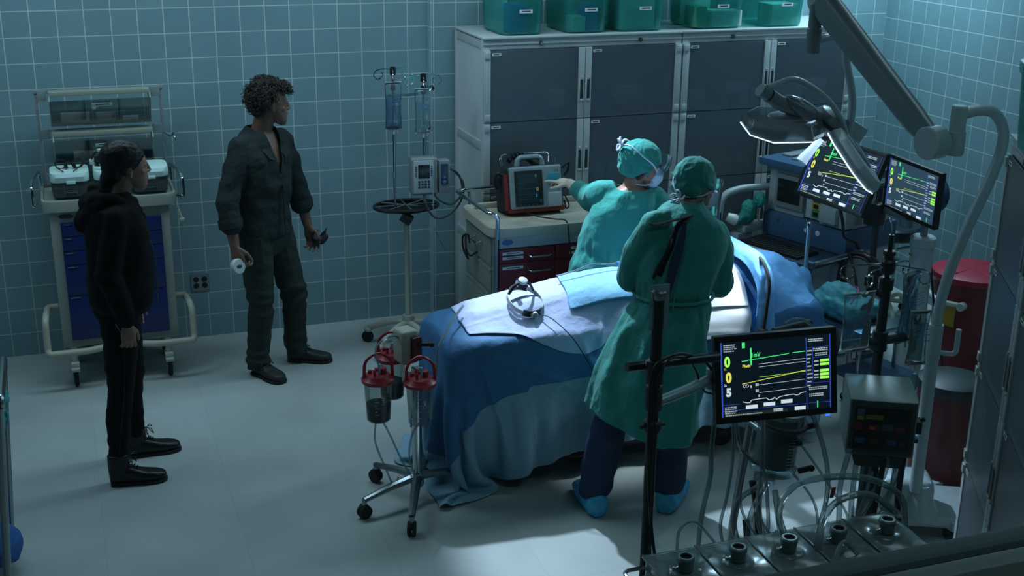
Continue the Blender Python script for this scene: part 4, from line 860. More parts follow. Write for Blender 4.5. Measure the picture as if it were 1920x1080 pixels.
# ---- the man --------------------------------------------------------------
def man():
    base = V3(1.24, -.74, 0); T_ = Matrix.Translation(-base); F = V3(.66, -.75, 0).normalized(); S = V3(.75, .66, 0).normalized(); u = V3(0, 0, 1)   # S: his left
    hM = frame(V3(1, .02, -.03), (.05, 0, 1), (1.262, -.77, 1.655))
    pel = V3(1.18, -.72, .90); che = V3(1.19, -.735, 1.32); nb = V3(1.20, -.745, 1.48)
    b = MB(T_)
    b.loft([(pel-u*.10, S*.11, F*.08), (pel-u*.02, S*.165, F*.115), (pel+u*.12, S*.15, F*.10), (che-u*.10, S*.165, F*.115), (che, S*.18, F*.125), (che+u*.09, S*.18, F*.11), (nb-u*.02, S*.13, F*.08), (nb+u*.02, S*.07, F*.065)], n=28, p=2.2)
    b.cap(nb, V3(1.235, -.765, 1.61), .062, .058); head_mesh(b, hM, 1.04)
    legs = [(V3(1.125, -.80, .90), V3(1.14, -.81, .49), V3(1.105, -.775, .09), V3(1.09, -.73, 0), V3(1.225, -.965, 0)), (V3(1.27, -.645, .90), V3(1.36, -.655, .48), V3(1.37, -.62, .09), V3(1.32, -.595, 0), V3(1.575, -.70, 0))]
    for h, k, a, he, to in legs: b.chain([h, h.lerp(k, .5), k, k.lerp(a, .35), a], [.092, .078, .058, .056, .04]); b.cap(a, a+(to-he).normalized()*.09-u*.055, .034, .020)
    arms = [(V3(1.06, -.86, 1.425), V3(.965, -.92, 1.13), V3(.985, -.975, .895)), (V3(1.335, -.62, 1.425), V3(1.425, -.575, 1.13), V3(1.475, -.60, .88))]
    for s_, e, w_ in arms: b.chain([s_, e, e.lerp(w_, .3), w_], [.055, .045, .042, .029])
    hand_mesh(b, V3(.987, -.98, .885), (.22, -.05, -1), (.5, .6, 0), (.7, -.5, .1), curls=[.75, .8, .85, .9], k=1.05)
    hand_mesh(b, V3(1.478, -.603, .87), (.25, -.12, -1), (-.5, -.7, .1), (.8, -.6, .1), curls=[.45, .6, .7, .8], k=1.05)
    p = link('person', remesh(b, .0045, 2), SKIN_D, None, True); p.location = base
    tag(p, 'curly-haired man in dark rolled-sleeve shirt standing against the tiled wall', 'person')
    eyes(p, base, hM, 1.04)
    # trousers
    m_ = MB(T_); m_.loft([(pel-u*.15, S*.12, F*.09), (pel-u*.06, S*.178, F*.128), (pel+u*.02, S*.175, F*.125), (pel+u*.08, S*.165, F*.115)], n=28, p=2.2)
    for h, k, a, he, to in legs: m_.chain([h, h.lerp(k, .5), k+F*.004, k.lerp(a, .4), a-u*.035], [.105, .094, .078, .074, .066])
    def tw(co, no):
        z = co.z; kk = math.exp(-((z-.47)/.09)**2)*.009+math.exp(-((z-.12)/.07)**2)*.008+.003
        return kk*(noise.noise(V3(co.x*6, co.y*6, z*24))*1.8+.2)
    link('trousers', remesh(m_, .007, 2, .5, tw, lambda co: co.z < .045), mat('dark_olive_trousers', '#2d3531', .85, bump=.6, bump_scale=14, noise_amt=.08, noise_scale=5, spec=.2, bdist=.02), p, True)
    # shirt
    m_ = MB(T_)
    m_.loft([(V3(1.185, -.73, .86), S*.185, F*.135), (V3(1.18, -.73, .92), S*.195, F*.145), (V3(1.185, -.735, 1.05), S*.19, F*.14), (V3(1.19, -.74, 1.2), S*.20, F*.145), (V3(1.195, -.74, 1.34), S*.205, F*.145), (V3(1.195, -.735, 1.44), S*.19, F*.125), (V3(1.20, -.74, 1.505), S*.115, F*.09), (V3(1.205, -.745, 1.535), S*.075, F*.075)], n=36, p=2.3)
    for s_, e, w_ in arms:
        m_.chain([s_-u*.005, s_.lerp(e, .5), e], [.066, .066, .062]).chain([nb-u*.01, s_+u*.01], [.055, .058]); m_.chain([e, e.lerp(w_, .40)], [.064, .060]); m_.cap(e.lerp(w_, .30), e.lerp(w_, .5), .066, .064)
    def cuts(co):
        w_ = co+base; q = w_-V3(1.195, -.74, 0); f = q.dot(F); s = q.dot(S)
        return (w_.z > 1.25 and f > .05 and abs(s) < (w_.z-1.25)*.22) or w_.z > 1.52 or (w_.z < .875)
    M_SH = mat('dark_teal_shirt', '#26302f', .85, bump=.8, bump_scale=11, noise_amt=.10, noise_scale=8, spec=.2, bdist=.025)
    sh = link('shirt', remesh(m_, .0075, 2, .5, zwr(.007, 13, 5, .7), cuts), M_SH, p, True); so = sh.modifiers.new('t', 'SOLIDIFY'); so.thickness = .003
    for s_, e, w_ in arms:
        a, c = e.lerp(w_, .38), e.lerp(w_, .60); d = (c-a); ax = d.normalized(); o1 = ax.orthogonal().normalized(); o2 = ax.cross(o1)
        MB(T_).loft([(a, o1*.062, o2*.062), (a, o1*.070, o2*.070), (a.lerp(c, .5), o1*.072, o2*.070), (c, o1*.066, o2*.068), (c, o1*.056, o2*.056), (a.lerp(c, .5), o1*.054, o2*.054)], n=24, caps=False).obj('rolled_cuff', M_SH, sh)
    fr = lambda f, s, z: V3(1.195, -.74, 0)+F*f+S*s+u*z
    for sg in (-1, 1):
        MB(T_).grid([[fr(-.075, 0, 1.525), fr(-.105, 0, 1.49)], [fr(-.06, sg*.05, 1.53), fr(-.085, sg*.085, 1.485)], [fr(.0, sg*.078, 1.53), fr(.0, sg*.115, 1.475)], [fr(.055, sg*.07, 1.50), fr(.085, sg*.115, 1.44)], [fr(.105, sg*.045, 1.43), fr(.145, sg*.09, 1.365)], [fr(.125, sg*.03, 1.39), fr(.145, sg*.05, 1.35)]]).obj('collar', M_SH, sh, True)
    MB(T_).tube([fr(.150, .004, 1.20), fr(.152, .004, 1.05), fr(.155, .004, .90)], .007, 8, flat=.4).obj('placket', M_SH, sh)
    for k in range(5): MB(T_).lathe([(.0055, 0), (.0055, .003)], fr(.158, .004, 1.17-.065*k), F).obj('button', M_DGREY, sh)
    MB(T_).prism([(0, 0), (.10, 0), (.10, .04), (.05, .062), (0, .04)], .004, fr(.142, .045, 1.36), S*.9-F*.35, -u, .001).obj('pocket_flap', M_SH, sh)
    # curly hair
    hb = MB(T_ @ hM @ Matrix.Scale(1.04, 4)); hb.ell((0, -.030, .045), (.079, .094, .086), n=24, m=16).ell((0, -.08, -.01), (.062, .035, .06)).ell((0, .035, .10), (.050, .040, .026))
    rnd = random.Random(4)
    for k in range(1050):
        a = rnd.uniform(-PI, PI); e = rnd.uniform(-.85, 1.5); x, y, z = math.cos(a)*math.cos(e), math.sin(a)*math.cos(e), math.sin(e)
        if y > .42 and z < .55: continue
        if abs(x) > .6 and z < -.15 and y > -.1: continue
        c = V3(x*.080, -.025+y*.096, .045+z*.088); nn = V3(x, y+.15, z-.25).normalized(); t1 = nn.orthogonal().normalized(); t1.rotate(Matrix.Rotation(rnd.uniform(0, 6.28), 3, nn)); t2 = nn.cross(t1); r = rnd.uniform(.006, .011); ph = rnd.uniform(0, 6); L = rnd.uniform(.018, .042); dr = V3(rnd.uniform(-.3, .3), rnd.uniform(-.3, .3), -.5)
        hb.tube([c+nn*(L*i/10)+dr*(.012*(i/10)**2)+(t1*math.cos(ph+i*.95)+t2*math.sin(ph+i*.95))*r*min(1, i/3) for i in range(11)], [.0036*(1-.06*i) for i in range(11)], 5)
    for k in range(170):
        x = rnd.uniform(-.075, .078); c = V3(x, .070+rnd.uniform(-.02, .015), .105+rnd.uniform(-.02, .02)); r = rnd.uniform(.006, .011); ph = rnd.uniform(0, 6)
        hb.tube([c+V3(r*math.cos(ph+i*.9), .0035*i, r*math.sin(ph+i*.9)-i*.0022) for i in range(11)], [.0036*(1-.06*i) for i in range(11)], 5)
    hb.obj('curly_hair', mat('dark_curly_hair', '#2b2520', .55), p, True)
    bd = MB(T_ @ hM @ Matrix.Scale(1.04, 4))
    M_S = mat('worn_brown_leather', '#252724', .55, noise_amt=.25, noise_scale=25)
    for h, k, a, he, to in legs: shoe(p, base, he, to, M_S, 'shoe', 0, W_=.05)
    # held things
    g = MB().lathe([(.001, -.0), (.043, 0), (.046, .004), (.046, .022), (.040, .030), (.001, .030)], n=32).obj('white_lid', mat('milky_white_plastic', '#aebbb9', .4), None); g.location = (.985, -1.005, .775); g.rotation_euler = (1.35, .1, .5)
    tag(g, 'small round white plastic tub held in the right hand of the man', 'container'); g.name = 'round_tub'
    MB().ell((0, .0, .031), (.018, .01, .002)).obj('printed_dot', M_DGREY, g)
    g = MB().chain([(0, 0, 0), (.035, -.01, -.015), (.06, -.02, .01)], [.026, .022, .016]).chain([(.03, 0, 0), (.06, -.01, .045), (.068, -.01, .062)], [.014, .008, .004]).chain([(0, 0, 0), (.01, .02, .04)], [.02, .012]); me = remesh(g, .004, 2, .5, wrinkle(.004, 30, 30))
    o = link('crumpled_glove', me, mat('dark_rubber_glove', '#15191a', .6), None, True); o.location = (1.512, -.655, .80); tag(o, 'crumpled dark glove held in the left hand of the man', 'glove')
man()
# ---- surgical gowns -------------------------------------------------------
def gown_mat(): return mat('surgical_green_cloth', '#1f7f76', .85, bump=.9, bump_scale=9, noise_amt=.07, noise_scale=6, sheen=.1, stretch=(1, 1, .45), bdist=.03)
def bouffant(parent, base, hM, name='surgical_cap', k=1.0, tail=False):
    c = MB(Matrix.Translation(-base) @ hM @ Matrix.Scale(k, 4))
    c.ell((0, -.022, .048), (.092, .114, .100), n=28, m=18).ell((0, -.07, .01), (.078, .062, .07)); c.tube([(.088*math.cos(a), -.012+.105*math.sin(a), .022-.032*math.sin(a)*-1*-1) for a in [2*PI*i/36 for i in range(36)]], .010, 8, closed=True)
    def d(co, no):
        q = hM.inverted() @ (co+base); r = math.atan2(q.x, q.y+.02); return .0045*noise.noise(V3(r*4, q.z*9, 0))+.003*(1-3*abs(noise.noise(V3(q.x*22, q.y*10, q.z*22))))*(1 if q.z > .03 else 1.6)
    return link(name, remesh(c, .005, 2, .5, d, lambda co: (lambda q: q.y > .03 and q.z < .03 or q.z < -.05)(hM.inverted() @ (co+base))), gown_mat(), parent, True)
def surgeon_near():
    base = V3(2.62, -3.02, 0); T_ = Matrix.Translation(-base); F = V3(.42, .91, 0).normalized(); S = V3(-.91, .42, 0).normalized(); u = V3(0, 0, 1)
    hM = frame(V3(.90, .45, -.25), (.12, .10, 1), (2.905, -2.86, 1.537))
    pel = V3(2.70, -3.0, .90); wa = V3(2.765, -2.965, 1.06); che = V3(2.81, -2.94, 1.29); nb = V3(2.835, -2.91, 1.42)
    b = MB(T_)
    b.loft([(pel-u*.09, S*.11, F*.08), (pel, S*.165, F*.115), (wa, S*.145, F*.10), (wa.lerp(che, .5), S*.155, F*.11), (che, S*.175, F*.12), (che+u*.07, S*.17, F*.105), (nb-u*.01, S*.12, F*.08), (nb+u*.02, S*.06, F*.06)], n=28, p=2.2)
    b.cap(nb, V3(2.885, -2.88, 1.51), .06, .055); head_mesh(b, hM, 1.0)
    legs = [(V3(2.60, -2.98, .88), V3(2.46, -2.975, .48), V3(2.385, -2.985, .10)), (V3(2.79, -3.02, .88), V3(2.77, -3.03, .48), V3(2.74, -3.065, .10))]
    for h, k, a in legs: b.chain([h, h.lerp(k, .5), k, k.lerp(a, .35), a], [.08, .070, .056, .054, .038])
    b.cap(legs[0][2], legs[0][2]+V3(.0, .10, -.06), .036, .03); b.cap(legs[1][2], legs[1][2]+V3(.10, .09, -.06), .036, .03)
    arms = [(V3(2.655, -2.93, 1.39), V3(2.61, -2.83, 1.13), V3(2.80, -2.66, 1.10)), (V3(2.985, -2.93, 1.33), V3(3.055, -2.88, 1.07), V3(3.05, -2.66, 1.02))]
    for s_, e, w_ in arms: b.chain([s_, e, w_], [.052, .042, .029])
    hand_mesh(b, V3(2.81, -2.65, 1.095), (.6, .6, -.35), (.1, .1, -1), (.5, -.6, 0), curl=.5); hand_mesh(b, V3(3.05, -2.645, 1.015), (-.1, .9, -.2), (0, -.1, -1), (-.9, 0, 0), curl=.45)
    p = link('person', remesh(b, .0045, 2), SKIN, None, True); p.location = base
    tag(p, 'surgeon seen from behind in green gown and blue shoe covers, leaning over the table', 'person'); eyes(p, base, hM)
    # navy scrub trousers
    m_ = MB(T_); m_.loft([(pel-u*.15, S*.12, F*.09), (pel-u*.05, S*.18, F*.13), (pel+u*.05, S*.17, F*.12)], n=28)
    for h, k, a in legs: m_.chain([h, h.lerp(k, .5), k, k.lerp(a, .5), a+u*.02], [.088, .080, .082, .086, .080])
    link('scrub_trousers', remesh(m_, .008, 2, .5, zwr(.008, 12, 2), lambda co: co.z < .075), mat('navy_scrub_cloth', '#10294a', .75), p, True)
    # gown: torso, sleeves, long skirt flaring to the hem
    m_ = MB(T_)
    def fold(n_, amp, ph): return lambda t: 1+amp*math.sin(n_*t+ph)+amp*.6*math.sin((n_*1.7)*t+ph*2)
    secs = [(V3(2.585, -3.045, .395), S*.265, F*.205, fold(7, .05, 0)), (V3(2.595, -3.035, .50), S*.262, F*.20, fold(7, .05, .1)), (V3(2.635, -3.02, .70), S*.25, F*.195, fold(8, .04, .3)), (V3(2.70, -3.0, .90), S*.212, F*.165, fold(9, .03, .4)), (V3(2.75, -2.975, 1.02), S*.178, F*.145, fold(14, .02, 0)), (V3(2.765, -2.965, 1.06), S*.168, F*.138, fold(20, .015, 0)),
            (V3(2.775, -2.96, 1.10), S*.18, F*.148, fold(12, .02, 0)), (V3(2.795, -2.95, 1.22), S*.205, F*.165), (V3(2.81, -2.94, 1.32), S*.205, F*.16), (V3(2.82, -2.93, 1.40), S*.175, F*.13), (V3(2.835, -2.915, 1.455), S*.12, F*.10), (V3(2.85, -2.90, 1.485), S*.080, F*.078), (V3(2.86, -2.895, 1.515), S*.069, F*.069)]
    m_.loft(secs, n=60)
    for s_, e, w_ in arms: m_.chain([s_-u*.01, s_.lerp(e, .5)+V3(0, 0, .0), e, e.lerp(w_, .5), w_], [.070, .080, .076, .064, .045]).chain([nb-u*.01, s_+u*.015], [.06, .058])
    def gd(co, no):
        w_ = co+base; z = w_.z; a = noise.noise(V3(w_.x*6, w_.y*6, z*3.2)); g = noise.noise(V3(w_.x*40, w_.y*40, z*4))*math.exp(-((z-1.05)/.07)**2)*.010
        back = (w_-V3(2.80, -2.95, 0)); return .012*(1-abs(a)*3)*.8+g+.004*noise.noise(V3(w_.x*15, w_.y*15, z*15))
    def gcut(co):
        w_ = co+base; return w_.z < .40+.10*max(0, (2.60-w_.x)/.2) or (w_.z > 1.500 and Vector((w_.x-2.85, w_.y+2.90)).length < .115)
    g = link('gown', remesh(m_, .0085, 2, .5, gd, gcut), gown_mat(), p, True); so = g.modifiers.new('t', 'SOLIDIFY'); so.thickness = .003
    # open back strip: navy scrub showing between the gown edges, with ties
    bk = lambda s, z, f=0: V3(2.80, -2.94, 0)+(V3(2.765, -2.965, 0)-V3(2.80, -2.94, 0))*max(0, (1.32-z)/.26)+S*s-F*(.168+f)+u*z
    P = []
    for i in range(13):
        z = 1.44-.40*i/12; hw = .008+.014*math.sin(PI*min(1, i/12*1.1)); off = .02*math.sin(i/12*2.2); dd = -.03 if i == 0 else (-.013 if i == 1 else (.004 if i < 10 else -.006))
        P.append([bk(off-hw+.035*(i/12)-.01, z, dd), bk(off+hw+.035*(i/12)-.01, z, dd)])
    MB(T_).grid(P).obj('scrub_strip', mat('navy_scrub_cloth', '#10294a'), g, True)
    MB(T_).tube(spline([bk(-.03, 1.46, -.05), bk(.03, 1.42, .0), bk(.05, 1.34, .012), bk(.075, 1.26, .018), bk(.09, 1.20, .022)], 6), .020, 8, flat=.25).tube(spline([bk(-.04, 1.465, -.06), bk(.04, 1.45, -.02), bk(.12, 1.43, -.01), bk(.155, 1.435, -.0)], 5), .014, 8, flat=.3).tube(spline([bk(.02, 1.44, -.01), bk(.06, 1.33, .02), bk(.10, 1.235, .028), bk(.115, 1.19, .03)], 5), .016, 8, flat=.25).obj('neck_tie', mat('black_tie_tape', '#070c11', .95, spec=.1), g)
    wb = MB(T_); n = 60
    pts = []
    for i in range(n):
        t = 2*PI*i/n; k = 1+.02*math.sin(20*t); pts.append(V3(2.765, -2.965, 1.06)+S*.186*math.cos(t)*k+F*.156*math.sin(t)*k)
    wb.tube(pts, .008, 8, closed=True).obj('waist_tie', gown_mat(), g)
    # vertical back hems
    for sg in (-1, 1): MB(T_).tube([bk(sg*.035+.035*(i/10)-.01+.02*math.sin(i/10*2.2), 1.43-.39*i/10, -.01 if i < 2 else .006) for i in range(11)], .0035, 6).obj('back_hem', gown_mat(), g)
    bouffant(p, base, hM, k=1.0)
    # mask, strings, shield
    MS = mat('white_mask_tape', '#c9d4e2', .8); hm = T_ @ hM
    MB(hm).loft([((0, .095, .0), (.03, 0, 0), (0, .025, 0)), ((0, .088, -.03), (.055, 0, 0), (0, .04, 0)), ((0, .075, -.07), (.055, 0, 0), (0, .045, 0)), ((0, .06, -.105), (.035, 0, 0), (0, .03, 0))], n=28).obj('face_mask', MS, p, True)
    mb = MB(hm)
    for s in (-1, 1): mb.tube(spline([(s*.055, .06, -.075), (s*.07, .0, -.075), (s*.055, -.06, -.07), (s*.012, -.098, -.07)], 5), .0045, 6, flat=.5).tube(spline([(s*.05, .08, -.01), (s*.078, .02, .0), (s*.082, -.04, -.025), (s*.05, -.085, -.04), (s*.01, -.108, -.045)], 5), .0045, 6, flat=.5)
    for k in range(4): a = k*1.3; mb.tube(spline([(0, -.11, -.055), (.03*math.cos(a), -.13, -.055+.03*math.sin(a)), (.045*math.cos(a+.6), -.13, -.065+.045*math.sin(a+.6)), (.01, -.115, -.06)], 5), .004, 6)
    mb.tube(spline([(0, -.112, -.06), (-.02, -.13, -.02), (-.045, -.12, .02), (-.05, -.11, .045)], 5), .0045, 6); mb.obj('mask_ties', MS, p)
    cs = clear('visor_film', '#9fc3cc', .12, .08, .9)
    MB(hm).grid([[V3(.115*math.sin(a), .02+.12*math.cos(a), z) for z in (.06, .0, -.06, -.12)] for a in [-1.35+2.7*i/16 for i in range(17)]]).obj('face_shield', cs, p, True)
    M_SC = mat('blue_shoe_cover', '#3aa7cf', .35, bump=.9, bump_scale=45)
    for he, to in ((V3(2.375, -3.06, 0), V3(2.40, -2.80, 0)), (V3(2.70, -3.13, 0), V3(2.88, -2.93, 0))):
        d = (to-he).normalized(); s = V3(d.y, -d.x, 0); c = MB(T_)
        c.loft([(he-d*.02+u*.03, s*.03, u*.03), (he+u*.052, s*.055, u*.050), (he+d*.09+u*.06, s*.062, u*.058), (he+d*.18+u*.045, s*.062, u*.043), (he+d*.27+u*.035, s*.05, u*.033), (he+d*.295+u*.03, s*.02, u*.02)], n=24, p=2.6).cap(he+d*.05+u*.07, he+d*.05+u*.115, .055, .05)
        o = link('shoe_cover', remesh(c, .007, 2, .5, lambda co, no: .005*noise.noise(co*38)+.003*noise.noise(co*80), None), M_SC, p, True)
        for v in o.data.vertices: v.co.z = max(v.co.z, .001)
surgeon_near()
def surgeon_far():
    base = V3(3.05, -1.78, 0); T_ = Matrix.Translation(-base); F = V3(-.05, -1, 0).normalized(); S = V3(1, -.05, 0).normalized(); u = V3(0, 0, 1)
    hM = frame(V3(1, -.18, -.10), (-.22, -.05, 1), (3.145, -1.79, 1.385))
    pel = V3(2.95, -1.77, .86); che = V3(3.03, -1.78, 1.12); nb = V3(3.08, -1.785, 1.26)
    b = MB(T_)
    b.loft([(pel-u*.09, S*.10, F*.08), (pel, S*.16, F*.11), (pel.lerp(che, .5), S*.13, F*.095), (che, S*.155, F*.115), (che+u*.07, S*.15, F*.10), (nb-u*.01, S*.11, F*.07), (nb+u*.02, S*.055, F*.055)], n=28, p=2.2)
    b.cap(nb, V3(3.115, -1.79, 1.38), .052, .048); head_mesh(b, hM, .96, True)
    legs = [(V3(2.87, -1.77, .84), V3(2.83, -1.80, .46), V3(2.80, -1.74, .09)), (V3(3.04, -1.77, .84), V3(3.08, -1.80, .46), V3(3.10, -1.74, .09))]
    for h, k, a in legs: b.chain([h, h.lerp(k, .5), k, k.lerp(a, .35), a], [.085, .072, .052, .05, .036]); b.cap(a, a+V3(0, -.13, -.05), .035, .03)
    arms = [(V3(2.92, -1.72, 1.235), V3(2.945, -1.50, 1.16), V3(2.925, -1.285, 1.185)), (V3(3.23, -1.80, 1.21), V3(3.32, -1.93, 1.0), V3(3.20, -2.12, 1.06))]
    for s_, e, w_ in arms: b.chain([s_, e, w_], [.046, .038, .027])
    hand_mesh(b, V3(3.19, -2.13, 1.06), (-.3, -.9, -.1), (0, 0, -1), (-.9, .2, 0), curl=.4, k=.93)
    hand_mesh(b, V3(2.925, -1.275, 1.185), (-.40, .90, .05), (.1, .1, -1), (-.9, -.4, 0), curls=[.12, .55, .75, .85], k=.93)
    p = link('person', remesh(b, .0045, 2), SKIN, None, True); p.location = base
    tag(p, 'masked surgeon in green gown behind the table, reaching back to the defibrillator', 'person'); eyes(p, base, hM, .96)
    g = MB(T_); hand_mesh(g, V3(2.925, -1.275, 1.185), (-.40, .90, .05), (.1, .1, -1), (-.9, -.4, 0), curls=[.12, .55, .75, .85], k=1.01); g.chain([V3(2.925, -1.27, 1.185), V3(2.93, -1.36, 1.178), V3(2.935, -1.42, 1.175)], [.030, .035, .04])
    link('latex_glove', remesh(g, .004, 2), mat('latex_glove', '#c2b9a6', .5), p, True)
    m_ = MB(T_)
    for h, k, a in legs: m_.chain([h, k, a+u*.02], [.105, .09, .08])
    link('scrub_trousers', remesh(m_, .01, 2, .5, zwr(.006, 12, 4)), mat('navy_scrub_cloth', '#10294a'), p, True)
    for he in (V3(2.80, -1.70, 0), V3(3.10, -1.70, 0)): shoe(p, base, he, he+V3(0, -.24, 0), mat('grey_clog', '#59666a', .5), 'shoe', 0, lace=False)
    def fold(n_, amp, ph): return lambda t: 1+amp*math.sin(n_*t+ph)+amp*.5*math.sin(n_*1.6*t+ph*2)
    m_ = MB(T_)
    m_.loft([(V3(2.93, -1.77, .42), S*.27, F*.19, fold(8, .05, 0)), (V3(2.94, -1.77, .65), S*.23, F*.17, fold(8, .045, .2)), (V3(2.95, -1.775, .85), S*.20, F*.16, fold(9, .04, .4)), (V3(2.965, -1.775, .93), S*.178, F*.145, fold(22, .02, 0)), (V3(2.98, -1.78, .98), S*.185, F*.155, fold(12, .02, 0)), (V3(3.02, -1.78, 1.08), S*.195, F*.16), (V3(3.05, -1.78, 1.18), S*.185, F*.14), (V3(3.07, -1.785, 1.24), S*.15, F*.105), (V3(3.08, -1.785, 1.275), S*.085, F*.078), (V3(3.085, -1.785, 1.285), S*.065, F*.065)], n=56)
    (s1, e1, w1), (s2, e2, w2) = arms
    m_.chain([s1-u*.01, s1.lerp(e1, .5)-u*.01, e1-u*.01, e1.lerp(w1, .35)], [.072, .078, .072, .058]).cap(e1.lerp(w1, .30), e1.lerp(w1, .55), .056, .046).chain([nb-u*.01, s1+u*.01], [.05, .058]).chain([nb-u*.01, s2+u*.01], [.05, .055]); m_.chain([s2-u*.01, s2.lerp(e2, .5), e2, w2.lerp(e2, .1)], [.064, .07, .065, .045])
    def gd(co, no):
        w_ = co+base; a = noise.noise(V3(w_.x*7, w_.y*7, w_.z*4)); g_ = noise.noise(V3(w_.x*42, w_.y*42, w_.z*4))*math.exp(-((w_.z-.93)/.05)**2)*.010
        return .011*(1-abs(a)*3)+g_+.003*noise.noise(w_*18)
    g = link('gown', remesh(m_, .0085, 2, .5, gd, lambda co: co.z < .43 or (co.z > 1.276 and Vector((co.x+base.x-3.085, co.y+base.y+1.785)).length < .10)), gown_mat(), p, True); so = g.modifiers.new('t', 'SOLIDIFY'); so.thickness = .003
    bouffant(p, base, hM, k=1.06)
    hr = MB(T_ @ hM @ Matrix.Scale(.97, 4)).ell((0, -.05, -.045), (.062, .045, .04)).chain([(.06, .02, .03), (.068, .0, -.01), (.06, -.03, -.05)], [.012, .012, .014]).chain([(-.06, .02, .03), (-.068, .0, -.01), (-.06, -.03, -.05)], [.012, .012, .014]); link('hair', remesh(hr, .005, 2), mat('brown_hair', '#3a2a1f', .6), p, True)
    hm = T_ @ hM @ Matrix.Scale(.98, 4); MS = mat('white_mask_tape', '#c9d4e2')
    MB(hm).loft([((0, .088, .004), (.030, 0, 0), (0, .022, 0)), ((0, .085, -.02), (.052, 0, 0), (0, .040, 0)), ((0, .078, -.06), (.056, 0, 0), (0, .050, 0)), ((0, .066, -.10), (.042, 0, 0), (0, .040, 0)), ((0, .05, -.125), (.02, 0, 0), (0, .02, 0))], n=28).obj('face_mask', MS, p, True)
    MB(hm).tube([(-.034+.0085*i, .112-.00009*(i-4)**2*8, .012) for i in range(9)], .0065, 6).obj('mask_foam', M_DGREY, p)
    mb = MB(hm)
    for s in (-1, 1): mb.tube(spline([(s*.052, .075, -.005), (s*.094, .025, .05), (s*.104, -.035, .09), (s*.066, -.105, .135), (s*.01, -.142, .125)], 6), .007, 6, flat=.6).tube(spline([(s*.052, .06, -.075), (s*.07, .0, -.085), (s*.055, -.05, -.08), (s*.01, -.07, -.08)], 6), .0055, 6, flat=.5)
    for k in range(4): a = .6+k*1.5; mb.tube(spline([(0, -.145, .125), (.025*math.cos(a), -.16, .125+.03*math.sin(a)), (.03*math.cos(a+.7), -.16, .125+.045*math.sin(a+.7)), (.0, -.145, .125)], 5), .005, 6)
    mb.obj('mask_ties', MS, p)
    MB(hm).grid([[V3(.10*math.sin(a), .03+.11*math.cos(a)+(.02 if z > 0 else 0), z) for z in (.075, .03, -.01)] for a in [-1.4+2.8*i/16 for i in range(17)]]).obj('eye_shield', clear('visor_film', '#9fc3cc'), p, True)
surgeon_far()
# ------------------------------------------------ IV stand by the pilaster
def iv_bag(name, label, loc, w_, h_, M_liq, cat='IV bag', group=None, rz=0, seed=0, fill=.72, twist=0):
    t = thing(name, label, cat, loc, rz, group)
    P = []; nu, nv = 12, 14
    def pt(i, j, s):
        u = i/nu*2-1; v = j/nv; e = (1-abs(u)**3)*(1-abs(2*v-1)**6); th = (.008+.022*max(0, 1-v/fill) if v < fill else .006)*e
        nz = .004*noise.noise(V3(u*3+seed, v*6, s*3)); return V3(u*w_/2*(1-.08*math.sin(v*PI)), s*(th+nz*e)+.01*math.sin(v*3)*twist*u, -h_+v*h_)
    mb = MB()
    for s in (-1, 1): mb.grid([[pt(i, j, s) for j in range(nv+1)] for i in range(nu+1)])
    bmesh.ops.remove_doubles(mb.bm, verts=mb.bm.verts[:], dist=.0004)
    b = mb.obj('bag', clear('bag_film', '#cfe6ea', .07, .08, .9), t, True)
    mb = MB()
    for s in (-1, 1): mb.grid([[pt(i, j, s)*.96+V3(0, 0, -.006) for j in range(int(nv*fill)+1)] for i in range(nu+1)])
    bmesh.ops.remove_doubles(mb.bm, verts=mb.bm.verts[:], dist=.0008); mb.obj('fluid', M_liq, t, True)
    MB().tube([(-w_/2, 0, 0), (w_/2, 0, 0)], .0035, 6).tube([(-w_/2, 0, -h_), (w_/2, 0, -h_)], .0035, 6).obj('seal', clear('seal_film', '#cfe4e8', .5, .15, .8), b)
    MB().cyl((0, 0, -h_), (0, 0, -h_-.028), .007).cyl((.022, 0, -h_), (.022, 0, -h_-.018), .005).obj('port', M_WHITEP, t)
    pr = MB()
    for k in range(5):
        x = -w_*.3
        while x < w_*.28: l = random.uniform(.006, .018); pr.prism([(0, 0), (l, 0), (l, .003), (0, .003)], .0004, (x, -.033, -h_*.30-k*.012), (1, 0, 0), (0, 0, 1)); x += l+.004
    pr.obj('print', mat('blue_print', '#3f86b8', .6), b, False)
    return t
M_FLB = clear('blue_tinted_saline', '#7cc0e0', .14, .06, .8); M_FLC = clear('clear_saline', '#c2dbd8', .12, .06, .8)
t = thing('drip_stand', 'double-pole IV stand with ring tray and hooks in front of the tiled pilaster', 'IV stand', (2.10, -.60, 0), 0)
# base with pale curved legs
for k in range(5):
    a = 2*PI*k/5+2.5; d = V3(math.cos(a), math.sin(a), 0)
    l = MB().tube(spline([V3(0, 0, .17), d*.10+V3(0, 0, .165), d*.20+V3(0, 0, .13), d*.28+V3(0, 0, .10)], 5), .02, 10).ell(d*.28+V3(0, 0, .09), (.03, .03, .02)).obj('leg', M_CREAM, t)
    MB().lathe([(.03, -.012), (.038, -.01), (.038, .01), (.03, .012)], d*.285+V3(0, 0, .0385), (-d.y, d.x, 0)).obj('caster', M_RUBBER, l)
MB().cyl((0, 0, .12), (0, 0, .90), .016).cyl((0, 0, .12), (0, 0, .22), .035).obj('column', M_CREAM, t)
MB().cyl((-.07, 0, .92), (-.07, 0, 1.80), .0085).obj('pole', M_STEEL, t); MB().cyl((.115, -.02, .93), (.115, -.02, 1.76), .0085).obj('pole', M_STEEL, t)
MB().tube([(.20*math.cos(a), .14*math.sin(a), .945) for a in [2*PI*i/40 for i in range(40)]], .013, 8, closed=True).obj('tray_ring', M_BLACKP, t)
MB().lathe([(.001, .92), (.13, .925), (.165, .94)], n=32, caps=False).cyl((-.05, -.10, .91), (-.0, -.11, .875), .035).obj('tray', M_BLACKP, t)
